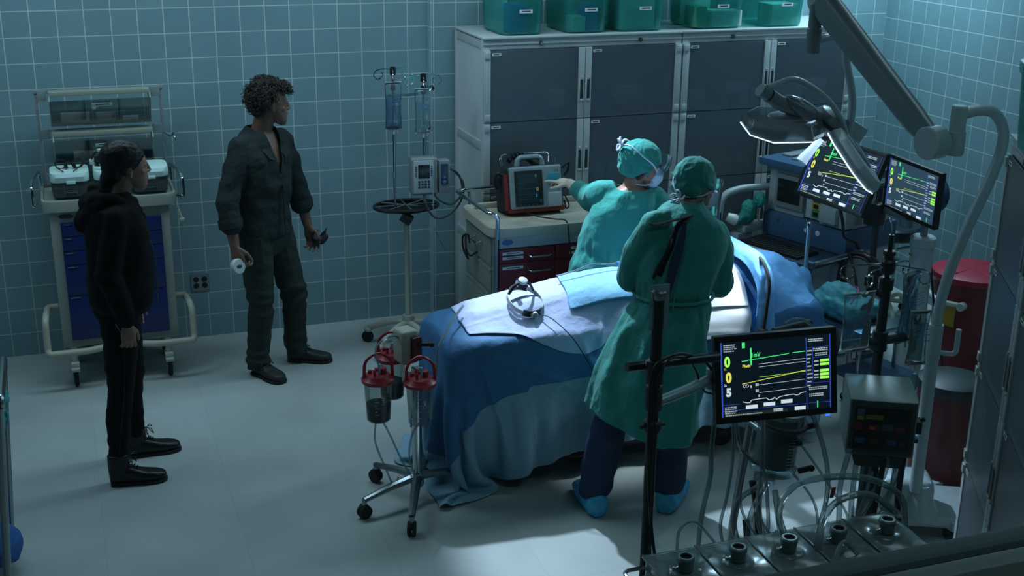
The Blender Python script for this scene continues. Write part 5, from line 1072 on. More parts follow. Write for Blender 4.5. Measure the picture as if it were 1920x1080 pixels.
for a in (0, 1.57, .78, 2.35): MB().tube([(-.2*math.cos(a), -.14*math.sin(a), .95), (.2*math.cos(a), .14*math.sin(a), .95)], .006, 6).obj('spoke', M_STEEL, t)
MB().box((-.01, -.0, 1.64), (.19, .012, .014)).obj('link_bar', M_STEEL, t)
def hook_bar(par, x, y, z, L, M=None):
    M = M or M_CHROME
    MB().lathe([(.016, -.035), (.018, -.03), (.018, .01), (.01, .015)], (x, y, z)).obj('hook_hub', M_BLACKP, par)
    for s in (-1, 1):
        MB().tube(spline([(x, y, z), (x+s*L*.6, y, z+.004), (x+s*L, y, z-.005), (x+s*(L+.018), y, z-.035), (x+s*L*.9, y, z-.058), (x+s*(L*.9-.028), y, z-.035), (x+s*(L*.9-.022), y, z-.014)], 6), .0038, 6).obj('hook', M, par)
    MB().tube(spline([(x, y, z), (x+.03, y+.07, z), (x+.035, y+.10, z-.02), (x+.03, y+.09, z-.045)], 5), .0038, 6).tube(spline([(x, y, z), (x-.02, y-.08, z), (x-.025, y-.11, z-.02), (x-.02, y-.10, z-.055), (x-.02, y-.08, z-.03)], 5), .0038, 6).obj('hook', M, par)
hook_bar(t, -.07, 0, 1.80, .10); hook_bar(t, .115, -.02, 1.755, .10)
MB().cyl((.10, -.02, 1.68), (.16, -.03, 1.68), .008).ell((.165, -.03, 1.68), .016).box((.115, -.02, 1.67), (.03, .03, .05), None, .005).obj('clamp_knob', M_BLACKP, t)
MB().box((-.07, 0, 1.70), (.025, .03, .05), None, .005).obj('clamp', M_BLACKP, t)
iv_bag('fluid_bag', 'blue-tinted IV bag on the left hook of the stand by the pilaster', (2.005, -.70, 1.738), .105, .285, M_FLB, group='IV bags on the double-pole stand', seed=1)
iv_bag('fluid_bag', 'clear crumpled IV bag on the right hook of the stand by the pilaster', (2.185, -.72, 1.695), .11, .27, M_FLC, group='IV bags on the double-pole stand', seed=5)
p = thing('infusion_pump', 'pale infusion pump with dark screen and keypad on the IV stand pole', 'infusion pump', (2.195, -.665, 1.05), -.08)
MB().box((0, 0, .10), (.165, .10, .235), None, .018, 3).obj('housing', M_GREYP, p)
f = MB().box((-.008, -.050, .10), (.125, .012, .205), None, .008).obj('front_panel', mat('pale_pump_face', '#a9b4b6', .4), p)
MB().box((-.006, -.057, .135), (.072, .004, .085), None, .003).obj('screen', mat('dark_green_lcd', '#14221f', .25), f)
for i in range(4):
    for j in range(3): MB().box((-.036+i*.02, -.057, .072-j*.018), (.014, .004, .012), None, .002).obj('key', M_DGREY, f)
for j in range(5):
    for x in (-.056, .042): MB().box((x, -.057, .165-j*.014), (.010, .003, .007), None, .001).obj('soft_key', M_DGREY, f)
c = MB().box((.125, .0, .09), (.075, .09, .21), None, .012).obj('channel_module', M_GREYP, p); MB().box((.125, -.046, .11), (.045, .006, .13), None, .004).obj('channel_display', mat('dark_blue_panel', '#1f3c52', .3), c); MB().ell((.125, -.049, .09), (.008, .003, .008)).ell((.125, -.049, .06), (.012, .003, .012)).obj('channel_key', mat('blue_key', '#3d6f98', .4), c)
MB().bx(-.02, .1, .05, .075, .05, .12, .006).obj('pole_clamp', M_DGREY, p)
tag(MB().tube(spline([(2.31, -.70, 1.20), (2.40, -.72, 1.16), (2.43, -.72, 1.04), (2.36, -.73, .97), (2.28, -.72, 1.0), (2.24, -.70, 1.06)], 8), .0065, 8).tube(spline([(2.20, -.69, 1.06), (2.19, -.74, .98), (2.24, -.76, .90), (2.33, -.74, .90), (2.42, -.72, .98), (2.44, -.7, 1.10), (2.33, -.69, 1.22)], 8), .006, 8).obj('trailing_cord', M_DGREY, None), 'grey cord looping beneath the infusion pump', 'cord')
tag(MB().tube(spline([(2.27, -.70, 1.28), (2.245, -.73, 1.16), (2.23, -.76, 1.0), (2.235, -.76, .86), (2.27, -.74, .76), (2.33, -.7, .66)], 8), .0028, 6).obj('drip_line', clear('clear_tubing', '#a9c3c8'), None), 'thin clear drip line trailing below the ring tray', 'tube')
# ------------------------------------------------ suction stand with red-lidded canisters
t = thing('suction_stand', 'four-legged chrome suction stand at the foot of the draped table', 'suction stand', (1.60, -2.62, 0), 0)
MB().cyl((0, 0, .09), (0, 0, .70), .022).lathe([(.03, .08), (.034, .09), (.03, .15)]).obj('column', M_CHROME, t)
for k, (tx, ty) in enumerate([(-.29, -.10), (-.12, -.33), (-.15, .25), (.30, .05), (.14, .28)]):
    d = V3(tx, ty, 0); l = MB().tube([V3(0, 0, .13), d*.5+V3(0, 0, .118), d+V3(0, 0, .095)], [.026, .022, .016], 8, flat=.8).cyl(d+V3(0, 0, .10), d+V3(0, 0, .06), .012).obj('leg', M_STEEL, t)
    n_ = V3(-d.y, d.x, 0).normalized(); w_ = MB()
    for s in (-1, 1): w_.lathe([(.02, -.009), (.032, -.008), (.034, 0), (.032, .008), (.02, .009)], d+n_*.012*s+V3(0, 0, .035), n_)
    w_.lathe([(.02, -.02), (.024, 0), (.02, .02)], d+V3(0, 0, .052), n_); w_.obj('caster', M_RUBBER, l)
MB().bx(-.06, .06, -.04, .04, .62, .67, .01).obj('canister_bracket', M_CREAM, t)
MB().box((-.035, .05, .80), (.09, .10, .17), (0, 0, .3), .02, 3).obj('regulator_housing', M_CREAM, t); MB().box((.0, .01, .795), (.05, .05, .12), (0, 0, .3), .006).obj('regulator_face', mat('dark_red_panel', '#571520', .4), t); MB().cyl((.01, -.01, .82), (.07, -.03, .82), .010).ell((.07, -.03, .82), .014).obj('regulator_knob', M_BLACKP, t)
M_LIDR = mat('red_canister_lid', '#9a1a2c', .35)
def canister(label, x, y, z, liq=True):
    c = thing('suction_canister', label, 'suction canister', (x, y, z), random.uniform(-.4, .4), 'red-lidded canisters on the suction stand'); c.scale = (1.18, 1.18, 1.0)
    b = MB().lathe([(.043, 0), (.047, .005), (.052, .10), (.056, .20)], caps=False, n=32).lathe([(.001, .001), (.045, .002)], caps=False, n=32).obj('jar', clear('canister_plastic', '#9fb5b5', .10, .08, .4), c)
    if liq: MB().lathe([(.042, .004), (.045, .01), (.049, .085)], n=32).obj('dark_fluid', mat('dark_fluid', '#12191b', .15), c)
    pr = MB()
    for k in range(8): pr.bx(-.022, -.014 if k % 2 else -.006, -.0545, -.0535, .05+k*.016, .0515+k*.016)
    pr.obj('graduation', M_WHITEP, b, False)
    text('print', 'CARE', .016, M_WHITEP, b, (.016, -.0555, .10), (0, 0, 1), (-1, 0, 0), align='LEFT')
    l = MB().lathe([(.064, .195), (.066, .20), (.066, .212), (.058, .218), (.048, .232), (.02, .24)], n=36).obj('lid', M_LIDR, c)
    MB().cyl((.02, 0, .23), (.02, 0, .262), .015).cyl((-.03, .01, .225), (-.03, .01, .25), .008).cyl((-.015, -.02, .225), (-.015, -.02, .262), .006).cyl((.0, .025, .23), (.0, .025, .25), .009).obj('lid_port', M_LIDR, l)
    MB().tube(fillet([(-.055, 0, .21), (-.052, 0, .30), (0, .0, .345), (.056, 0, .30), (.06, 0, .205)], .05, 6), .0065, 8).obj('lid_hoop', M_LIDR, c)
    MB().cyl((.005, -.01, .235), (.005, -.01, .285), .0055).obj('tube_spout', mat('pale_blue_spout', '#8fb2c8', .4), l)
    return c
canister('red-lidded suction canister half full of dark fluid, leftmost on the stand', 1.405, -2.66, .475)
canister('red-lidded suction canister at the near side of the stand column, against the drape', 1.588, -2.735, .465, False)
canister('red-lidded suction canister behind the other two on the stand', 1.52, -2.47, .50)
for k, (pts, lab) in enumerate([([(1.405, -2.67, .76), (1.40, -2.67, .85), (1.50, -2.60, .865), (1.56, -2.58, .80), (1.60, -2.60, .72)], 'clear suction tube arching from the leftmost canister lid'),
        ([(1.39, -2.66, .47), (1.385, -2.66, .36), (1.43, -2.67, .22), (1.47, -2.66, .12), (1.50, -2.64, .15)], 'clear tube hanging under the leftmost canister'),
        ([(1.42, -2.66, .47), (1.46, -2.66, .38), (1.51, -2.67, .25), (1.55, -2.7, .17)], 'second clear tube hanging under the leftmost canister'),
        ([(1.60, -2.70, .46), (1.56, -2.68, .38), (1.545, -2.68, .26), (1.57, -2.7, .17)], 'clear tube curving beside the suction stand column')]):
    tag(MB().tube(spline(pts, 8), .0048, 8).obj('suction_tube', clear('clear_tubing', '#a9c3c8'), None), lab, 'tube')
# ------------------------------------------------ anaesthesia machine
L_ = V3(math.cos(math.radians(-72)), math.sin(math.radians(-72)), 0); Dp = V3(-L_.y, L_.x, 0)
t = thing('anaesthesia_machine', 'blue and grey anaesthesia machine with keyboard tray at the head of the table', 'anaesthesia machine', (4.40, -1.06, 0), math.radians(-72), None)
M_AB = mat('blue_machine_plastic', '#3a5b78', .4); M_AG = mat('pale_machine_plastic', '#9aa6a6', .45, noise_amt=.04)
MB().bx(0, .66, .03, .48, .10, .72, .012).obj('lower_cabinet', M_AG, t)
MB().bx(-.01, .67, -.01, .50, .70, .86, .02).obj('blue_band', M_AB, t)
MB().bx(.0, .30, .02, .44, .86, 1.16, .012).bx(.28, .66, .05, .44, .86, 1.10, .012).obj('upper_cabinet', M_AG, t)
MB().prism([(-.04, -.05), (.68, -.05), (.68, .46), (-.04, .46)], .05, (0, 0, 1.16), (1, 0, 0), (0, 1, 0), .012).obj('top_shelf', M_AB, t)
MB().bx(.02, .10, .1, .35, 1.211, 1.222, .003).bx(.14, .26, .05, .1, 1.211, 1.219, .002).obj('top_grip', M_GREYP, t)
d = MB().bx(.07, .30, -.0, .03, .90, 1.12, .008).obj('display_bezel', M_GREYP, t); MB().bx(.095, .275, -.006, .0, .94, 1.09, .002).obj('display', mat('dark_display', '#10181a', .2), d)
MB().bx(.30, .56, .03, .06, .87, 1.05, .004).obj('gauge_panel', mat('gauge_panel', '#b6bfbc', .4), t)
for k, (c, nm) in enumerate((('#2f5d96', 'blue_vaporiser_label'), ('#c2a52c', 'yellow_vaporiser_label'), ('#2f8558', 'green_vaporiser_label'))):
    q = MB().bx(.36, .50, .020, .031, .985-.05*k, 1.03-.05*k, .002).obj('colour_label', mat(nm, c, .5), t); MB().bx(.375, .41, .016, .021, .995-.05*k, 1.02-.05*k).obj('dial_window', M_BLACKP, q); MB().lathe([(.017, 0), (.015, .012)], (.445, .02, 1.005-.05*k), (0, -1, 0)).obj('dial', M_AB, q)
for k in range(2): MB().lathe([(.018, 0), (.018, .004), (.012, .006)], (.36+.09*k, -.011, .80), (0, -1, 0)).obj('gauge', M_WHITEP, t)
MB().lathe([(.010, 0), (.010, .004)], (.12, -.011, .82), (0, -1, 0)).obj('indicator', mat('brass_dot', '#8a7a3a', .4, .6), t)
for k in range(3): MB().bx(.02, .40, .005, .03, .14+.19*k, .31+.19*k, .006).bx(.10, .30, -.012, .006, .28+.19*k, .295+.19*k, .003).obj('drawer', M_AG, t)
# keyboard tray
tr = MB().bx(.02, .66, -.34, .02, .665, .70, .01).obj('work_tray', mat('dark_blue_tray', '#23384c', .4), t)
kb = MB().bx(.06, .54, -.30, -.10, .70, .72, .006).obj('keyboard', M_BLACKP, t)
ks = MB()
for i in range(14):
    for j in range(5): ks.bx(.075+i*.033, .102+i*.033, -.29+j*.037, -.26+j*.037, .72, .726, .002)
ks.obj('keys', mat('black_key', '#1b2023', .4), kb)
MB().bx(.15, .27, -.335, -.305, .70, .706, .002).obj('wrist_label', M_GREYP, tr)
MB().tube(fillet([(.70, -.38, .72), (.70, .12, .72)], .02), .016, 8).obj('side_rail', M_STEEL, t); MB().bx(.66, .72, -.38, -.35, .70, .74, .004).bx(.66, .72, .05, .08, .70, .74, .004).obj('rail_bracket', M_AB, t)
for x in (.04, .62):
    MB().bx(x-.03, x+.03, -.05, .03, .10, .66, .01).obj('leg', mat('grey_blue_leg', '#74858f', .45), t)
    for y in (-.02, .44): c = MB().cyl((x, y, .10), (x, y, .07), .015).obj('caster', M_DGREY, t); MB().lathe([(.03, -.014), (.04, -.012), (.04, .012), (.03, .014)], (x, y, .0405), (1, 0, 0)).obj('wheel', M_RUBBER, c)
MB().bx(-.02, .70, -.08, .5, .085, .125, .01).obj('plinth', M_AB, t)
MB().bx(.45, .66, -.02, .16, .865, 1.02, .02).bx(.47, .60, -.05, -.01, .89, .99, .01).obj('monitor_module', M_AG, t)
# breathing arm with green bag
MB().tube(fillet([(-.02, .05, 1.0), (-.10, -.12, 1.0), (-.13, -.28, .97), (-.13, -.30, .78)], .08, 7), .024, 12).obj('breathing_arm', M_AG, t); MB().cyl((-.13, -.30, .86), (-.13, -.30, .78), .026).obj('arm_cuff', M_CHROME, t)
MB().cyl((-.13, -.30, .79), (-.13, -.30, .66), .034).obj('arm_socket', M_BLACKP, t)
me = remesh(MB().ell((-.03, -.13, .86), (.05, .05, .08)).ell((.0, -.06, .93), (.04, .035, .05)).cap((-.04, -.17, .82), (-.05, -.2, .80), .03, .02), .006, 2, .5, wrinkle(.008, 25, 18)); link('breathing_bag', me, mat('green_breathing_bag', '#2a8f80', .45), t, True)
MB().lathe([(.035, 0), (.037, .02), (.028, .07)], (-.06, -.20, .80), (-.5, -.6, .3)).obj('bag_mount', M_WHITEP, t)
MB().bx(-.08, .0, -.18, .0, .72, .77, .015).bx(-.10, -.02, -.22, -.08, .66, .72, .01).obj('absorber', mat('absorber_grey', '#8a989a', .4), t)
MB().lathe([(.035, .55), (.035, .68)], (-.05, -.10, 0)).obj('soda_canister', mat('green_canister', '#2d8b80', .4), t)
mb = MB(Matrix.Translation((-.28, -.24, .70)))
for k in range(9): a = k*1.9; mb.cyl((.09*math.cos(a), .07*math.sin(a), -.03), (.10*math.cos(a), .07*math.sin(a), .03+.01*(k % 3)), .012+.004*(k % 2))
mb.box((0, 0, -.02), (.24, .18, .03), None, .01).cap((-.1, 0, .03), (.05, .03, .05), .012).cap((.02, -.06, .02), (.14, -.03, .04), .011).obj('valve_block', M_BLACKP, t)
mb = MB(Matrix.Translation((-.28, -.24, .70)))
for k in range(5): a = k*1.26+.4; mb.lathe([(.012, 0), (.014, .004), (.012, .008)], (.07*math.cos(a), .06*math.sin(a), .045))
mb.lathe([(.045, 0), (.045, .006)], (-.05, .05, .03)).obj('valve_cap', M_STEEL, t)
# coiled hoses on the near side
def coil(c, r, n, ax, M, lab, rad=.009, jitter=.02, seed=0):
    rn = random.Random(seed); ax = V3(*ax).normalized(); a1 = ax.orthogonal().normalized(); a2 = ax.cross(a1); pts = []
    for i in range(n*14+1):
        a = 2*PI*i/14; rr_ = r*(1+.10*math.sin(i*.37+seed)+rn.uniform(-.02, .02)); pts.append(V3(*c)+a1*rr_*math.cos(a)+a2*rr_*math.sin(a)+ax*(jitter*math.sin(i*.21)+.0035*i/14*2))
    return tag(MB().tube(spline(pts, 2), rad, 8).obj('coiled_hose', M, None), lab, 'hose')
coil((4.66, -1.80, .60), .135, 5, (-.9, -.3, .1), M_BLACKP, 'black coiled hoses hanging on the near side of the anaesthesia machine', .010, .018, 1)
tag(MB().tube(spline([(4.60, -1.74, .74), (4.58, -1.86, .60), (4.60, -1.88, .42), (4.66, -1.84, .30), (4.70, -1.8, .16), (4.72, -1.78, .03)], 8), .009, 8).obj('black_hose', M_BLACKP, None), 'single black hose dropping from the coil to the floor', 'hose')
tag(MB().tube(spline([(4.30, -2.02, 1.13), (4.36, -1.98, 1.02), (4.44, -1.90, .90), (4.56, -1.84, .84), (4.62, -1.80, .78)], 8), .010, 8).obj('monitor_cable', M_BLACKP, None), 'black cable from the tilted monitor down to the hose coil', 'cable')
# arm carrying the tilted monitor
t = thing('monitor_mast', 'grey mast and arm holding the tilted patient monitor', 'monitor arm', (4.70, -1.84, 0), 0)
MB().cyl((0, 0, .10), (0, 0, 1.20), .020).bx(-.05, .05, -.05, .05, .02, .12, .01).obj('mast', M_DGREY, t); MB().box((0, 0, .035), (.28, .24, .05), None, .015).obj('foot', M_GREYP, t)
MB().tube([(0, 0, 1.18), (-.20, -.13, 1.22), (-.39, -.25, 1.26)], .022, 8).obj('arm', M_DGREY, t); MB().box((-.07, -.07, 1.03), (.09, .10, .14), (0, 0, .4), .015).obj('power_brick', M_BLACKP, t); MB().box((-.0, -.16, 1.06), (.08, .28, .05), (0, 0, .1), .02).cyl((.0, -.28, 1.0), (.0, -.28, 1.05), .04).obj('swivel', M_GREYP, t)
# ------------------------------------------------ monitors and their screens
G1, G2, WH, YE, BL = [mat(n, c, .6, emit=c, estr=e) for n, c, e in (('screen_green', '#49e27a', 1.1), ('screen_lime', '#a6f25a', 1.1), ('screen_white', '#e0e6ee', .9), ('screen_yellow', '#e6d65a', 1.1), ('screen_blue', '#3b56c8', .8))]
def monitor(name, label, C, Wv, Hv, w_, h_, bg='#0a1016', bgs=.25, dim=1.0, tag_cat='monitor', bez=.022, led=False):
    """flat patient monitor; Wv = reading direction, Hv = up"""
    Wv = V3(*Wv).normalized(); Hv = V3(*Hv); Hv = (Hv-Wv*Hv.dot(Wv)).normalized(); Nv = Wv.cross(Hv)   # towards the viewer
    M = Matrix((Wv, -Nv, Hv)).transposed().to_4x4()
    t = bpy.data.objects.new(name, None); COL.objects.link(t); M.translation = Vector(C); t.matrix_world = M; t.rotation_mode = 'XYZ'; tag(t, label, tag_cat)
    f = MB(); a, b, c, d = w_/2, h_/2, w_/2-bez, h_/2-bez
    f.bx(-a, a, 0, .03, -b, b, .006); f.box((0, .045, 0), (w_*.55, .04, h_*.55), None, .015); f.bx(-a, a, -.006, .002, c if False else d, b, .002).bx(-a, a, -.006, .002, -b, -d, .002).bx(-a, -c, -.006, .002, -d, d, .002).bx(c, a, -.006, .002, -d, d, .002)
    f.obj('bezel', M_BLACKP, t); MB().bx(-.05, .05, .06, .085, -.05, .05, .004).obj('mount_plate', M_DGREY, t)
    s = MB().bx(-c, c, -.002, 0, -d, d).obj('screen', mat('screen_bg_'+bg[1:], bg, .3, emit=bg, estr=bgs), t, False)
    Wd, Hd = 2*c, 2*d
    P = lambda x, y: V3(-c+x*Wd, -.0028, d-y*Hd)   # x,y in 0..1 from the top left
    def rect(nm, x0, y0, x1, y1, M_):
        mb = MB(); mb.prism([(0, 0), ((x1-x0)*Wd, 0), ((x1-x0)*Wd, (y1-y0)*Hd), (0, (y1-y0)*Hd)], .0003, P(x0, y1), (1, 0, 0), (0, 0, 1)); return mb.obj(nm, M_, s, False)
    def rects(nm, L, M_):
        mb = MB()
        for x0, y0, x1, y1 in L: mb.prism([(0, 0), ((x1-x0)*Wd, 0), ((x1-x0)*Wd, (y1-y0)*Hd), (0, (y1-y0)*Hd)], .0003, P(x0, y1), (1, 0, 0), (0, 0, 1))
        return mb.obj(nm, M_, s, False)
    def line(nm, pts, th, M_):
        mb = MB()
        for (x0, y0), (x1, y1) in zip(pts, pts[1:]):
            A, B = P(x0, y0), P(x1, y1); dd = (B-A); n_ = V3(-dd.z, 0, dd.x).normalized()*th/2; q = [mb._v(A-n_), mb._v(B-n_), mb._v(B+n_), mb._v(A+n_)]; mb.bm.faces.new(q)
        return mb.obj(nm, M_, s, False)
    X_, Y_ = (1, 0, 0), (0, 0, 1)
    text('digit_zero', '0', Hd*.185, G2, s, P(.035, .325), X_, Y_, bold=.0022, sx=.82); text('digit_zero', '0', Hd*.185, YE, s, P(.045, .535), X_, Y_, bold=.0022, sx=.82); text('digit_five', '5', Hd*.15, WH, s, P(.045, .72), X_, Y_, bold=.002, sx=.95)
    text('small_mark', '12', Hd*.04, YE, s, P(.025, .37), X_, Y_); text('small_mark', '2s', Hd*.045, WH, s, P(.025, .585), X_, Y_)
    text('channel_text', '1mV', Hd*.085, G1, s, P(.275, .225), X_, Y_, bold=.0003, sx=.8); text('channel_text', 'Pleth', Hd*.055, YE, s, P(.195, .355), X_, Y_, bold=.0003); text('channel_text', 'CO', Hd*.055, WH, s, P(.195, .622), X_, Y_, bold=.0003); text('subscript', '2', Hd*.035, WH, s, P(.265, .63), X_, Y_, bold=.0006)
    text('scale_text', '50', Hd*.045, WH, s, P(.31, .615), X_, Y_, bold=.0004); text('scale_text', '25', Hd*.045, WH, s, P(.31, .695), X_, Y_, bold=.0003); text('scale_text', '0', Hd*.04, WH, s, P(.335, .765), X_, Y_, bold=.0003)
    rect('lead_block', .195, .02, .222, .095, G1); rect('pulse_bar', .268, .10, .282, .33, G1)
    rn = random.Random(5)
    line('ecg_trace', [(.19+.01*i, .27-.0012*i+rn.uniform(-.004, .004)) for i in range(44)], Hd*.010, G1); line('ecg_trace', [(.66+.01*i, .21-.0005*i+rn.uniform(-.003, .003)) for i in range(12)], Hd*.010, G1) if False else line('ecg_trace', [(.65, .215), (.70, .212), (.77, .208)], Hd*.010, G1)
    for y, m_ in ((.325, WH), (.365, WH), (.50, G2), (.605, BL if False else WH), (.71, WH)): line('grid_line', [(.345, y), (.77, y-.02)], Hd*.0045, m_)
    line('pleth_trace', [(.19+.01*i, .575-.0019*i+rn.uniform(-.003, .003)) for i in range(59)], Hd*.008, YE)
    line('capnogram', [(.19, .81), (.23, .83), (.26, .83), (.27, .80), (.36, .79), (.41, .79), (.43, .82), (.47, .81), (.48, .79), (.50, .82), (.53, .79), (.62, .775), (.66, .775), (.68, .79), (.71, .785), (.72, .765), (.77, .76)], Hd*.009, WH)
    rects('value_box', [(.22, .865, .325, .915), (.38, .85, .485, .90), (.54, .835, .645, .885), (.47, .945, .555, .985), (.665, .945, .765, .995)], WH)
    pr = []
    for yy in (.035, .06, .085, .115, .865, .89, .92, .945):
        x = .03
        while x < .125: l = rn.uniform(.008, .025); pr.append((x, yy, x+l, yy+.014)); x += l+.005
    for yy, xa, xb in ((.975, .035, .37), (.05, .795, .93), (.075, .795, .93), (.18, .84, .975), (.205, .84, .975), (.245, .86, .97), (.27, .86, .97), (.70, .80, .97), (.725, .80, .97), (.79, .80, .93), (.815, .80, .93)):
        x = xa
        while x < xb: l = rn.uniform(.008, .022); pr.append((x, yy, min(xb, x+l), yy+.014)); x += l+.004
    for k in range(10): pr.append((.785, .20+k*.052, .785+rn.uniform(.02, .05), .218+k*.052))
    for k, y in enumerate((.34, .39, .47, .52, .56)): pr.append((.85, y+.01, .89, y+.026))
    rects('small_print', pr, mat('screen_white_dim', '#c4ccd2', .6, emit='#c4ccd2', estr=.7))
    rects('limit_bar', [(.905, y, .985, y+.035) for y in (.335, .385, .47, .52, .565)], G2)
    rects('divider_line', [(.0, .0, .014, 1), (.985 if False else .992, .0, 1, 1), (.775, .03, .780, .98), (.835, .17, .838, .64), (.78, .165, .99, .169), (.84, .305, .99, .308), (.78, .645, .99, .649), (.02, .835, .165, .839), (.02, .90 if False else .915, .992, .919)], BL)
    rect('marker_bar', .872, .895, .882, .985, G1); rect('status_band', .03, .935 if False else .955, .60, .998, mat('status_olive', '#333a34', .6, emit='#333a34', estr=.4))
    if led: MB().box((w_*.42, -.004, -h_/2-.004), (.016, .008, .006), None, .002).obj('power_light', mat('blue_led', '#2f6dff', .4, emit='#2f6dff', estr=2), t)
    return t
monitor('patient_monitor', 'tilted patient monitor at the head of the table, partly behind the surgical lamp', (4.208, -2.121, 1.346), (.141, -.990, -.018), (.377, .037, .925), .56, .37, '#16222a', 1.0)
monitor('patient_monitor', 'patient monitor with washed-out grey-blue screen on the white column by the wall', (4.675, -2.164, 1.226), (.052, -.998, -.048), (-.017, -.049, .999), .46, .33, '#2e4453', 1.0)
monitor('patient_monitor', 'large patient monitor nearest the window, mounted on the steel pole', (2.352, -4.535, 1.318), (.988, -.154, .030), (-.002, .177, .984), .44, .304, '#07131d', 1.0, led=True)
# white column under the middle monitor
t = thing('monitor_column', 'white faceted column with warning sticker carrying the grey-blue monitor', 'column stand', (4.76, -2.21, 0), -.35)
MB().loft([((0, 0, .02), (.075, 0, 0), (0, .075, 0)), ((0, 0, .90), (.066, 0, 0), (0, .066, 0)), ((0, 0, .905), (.074, 0, 0), (0, .074, 0)), ((0, 0, .955), (.074, 0, 0), (0, .074, 0)), ((0, 0, .965), (.06, 0, 0), (0, .06, 0))], n=12).obj('column', mat('white_column_enamel', '#aab6ba', .35), t)
MB().cyl((0, 0, .96), (-.0, 0, 1.22), .022).bx(-.04, .02, -.03, .03, 1.12, 1.30, .006).obj('monitor_post', M_GREYP, t); MB().box((0, 0, .02), (.34, .34, .03), None, .01).obj('foot', M_GREYP, t)
MB().box((-.075, -.03, .86), (.003, .06, .006)).obj('red_strip', mat('red_strip', '#9a3a2c', .5), t); MB().prism([(0, 0), (.03, 0), (.015, .027)], .002, (-.076, -.02, .815), (0, -1, 0), (0, 0, 1)).obj('warning_triangle', mat('yellow_sticker', '#b3a13a', .5), t)
MB().box((-.076, -.03, .62), (.006, .035, .16), None, .002).obj('dark_slot', M_DGREY, t)
# pole holding the near monitor
t = thing('monitor_pole', 'tall steel pole with crossbar and clear clip holding the near monitor', 'pole stand', (1.868, -4.58, 0), 0)
MB().cyl((0, 0, .01), (0, 0, 1.665), .019).obj('pole', mat('dull_steel_pole', '#3c4547', .38, .9), t)
MB().lathe([(.021, 1.66), (.024, 1.665), (.024, 1.685), (.017, 1.69), (.015, 1.66)], n=20, caps=False).obj('open_tip', M_STEEL, t)
MB().bx(-.034, .034, -.008, -.002, 1.56, 1.71, .002).obj('clear_clip', clear('clip_plastic', '#b8cdd0', .35, .1, .9), t)
MB().tube([(-.075, .055, 1.415), (.262, .055, 1.410)], .017, 12).obj('crossbar', mat('dull_steel_pole', '#3c4547'), t); MB().lathe([(.020, 1.37), (.029, 1.375), (.029, 1.45), (.020, 1.455)]).cyl((0, 0, 1.413), (0, .055, 1.413), .020).obj('clamp', mat('dull_steel_pole', '#3c4547'), t)
MB().tube([(.01, .01, 1.295), (.15, .06, 1.30), (.28, .12, 1.305)], [.016, .019, .017], 12).cyl((.28, .12, 1.27), (.28, .12, 1.34), .022).obj('swing_arm', mat('pale_arm', '#9fb0b8', .3, .4), t); MB().cyl((.28, .12, 1.305), (.47, .13, 1.315), .016).obj('monitor_bracket', M_DGREY, t)
MB().lathe([(.028, 1.28), (.028, 1.36)]).lathe([(.026, 1.20), (.030, 1.21), (.030, 1.235), (.026, 1.24)]).cyl((-.045, 0, 1.22), (.045, 0, 1.22), .007).obj('collar', M_DGREY, t)
tag(MB().tube(spline([(2.16, -4.46, 1.32), (2.10, -4.48, 1.38), (2.02, -4.53, 1.43), (1.93, -4.60, 1.47), (1.845, -4.62, 1.44), (1.835, -4.62, 1.30), (1.845, -4.62, 1.05), (1.87, -4.63, .80), (1.92, -4.65, .55), (1.95, -4.66, .2), (1.96, -4.66, .012)], 8), .0055, 8).obj('monitor_cable', M_BLACKP, None), 'thick black cable running from the near monitor down its steel pole', 'cable')
tag(MB().tube(spline([(2.16, -4.45, 1.24), (2.11, -4.47, 1.27), (2.06, -4.50, 1.36), (1.99, -4.55, 1.43), (1.90, -4.60, 1.45), (1.85, -4.63, 1.36), (1.85, -4.64, 1.1), (1.86, -4.64, .7), (1.90, -4.67, .4), (1.91, -4.67, .012)], 8), .004, 8).obj('monitor_cable', M_BLACKP, None), 'thinner black cable looping off the near monitor crossbar', 'cable')
# ------------------------------------------------ mobile surgical lamp
M_LW = mat('lamp_white_enamel', '#98a6aa', .32); M_LG = mat('lamp_grey_enamel', '#66757a', .3)
t = thing('surgical_lamp', 'large mobile surgical lamp with curved white mast and lobed head above the table', 'surgical lamp', (3.72, -3.70, 0), 0)
o = Vector((3.72, -3.70, 0)); q = lambda x, y, z: Vector((x, y, z))-o
MB().box((.06, .10, .10), (.52, .36, .05), (0, 0, -.45), .02, 3).obj('base_plate', M_LW, t)
MB().box((-.02, .10, .20), (.26, .20, .16), (0, 0, -.45), .05, 3).loft([((-.0, .0, .12), (.10, 0, 0), (0, .10, 0)), ((-.0, 0, .20), (.06, 0, 0), (0, .06, 0)), ((0, 0, .26), (.036, 0, 0), (0, .036, 0))]).obj('base_housing', M_LW, t)
for x, y in ((-.22, .14), (.12, -.10), (.30, .26), (-.02, .36)):
    c = MB().box((x, y, .09), (.05, .07, .05), None, .012).obj('caster_yoke', M_LW, t); MB().lathe([(.03, -.016), (.042, -.014), (.042, .014), (.03, .016)], (x, y, .0425), (1, 0, 0)).obj('wheel', M_RUBBER, c)
MB().cyl((-.03, 0, .24), (-.03, 0, .96), .029).cyl((-.03, 0, .90), (-.03, 0, 1.06), .033).obj('lower_mast', M_LW, t)
MB().tube(spline([q(3.69, -3.7, 1.02), q(3.695, -3.7, 1.15), q(3.73, -3.7, 1.32), q(3.80, -3.7, 1.52), q(3.875, -3.7, 1.70), q(3.915, -3.7, 1.84), q(3.905, -3.7, 1.93), q(3.85, -3.7, 1.995), q(3.77, -3.7, 2.01), q(3.69, -3.7, 2.0)], 8), .024, 14).obj('curved_mast', M_LW, t)
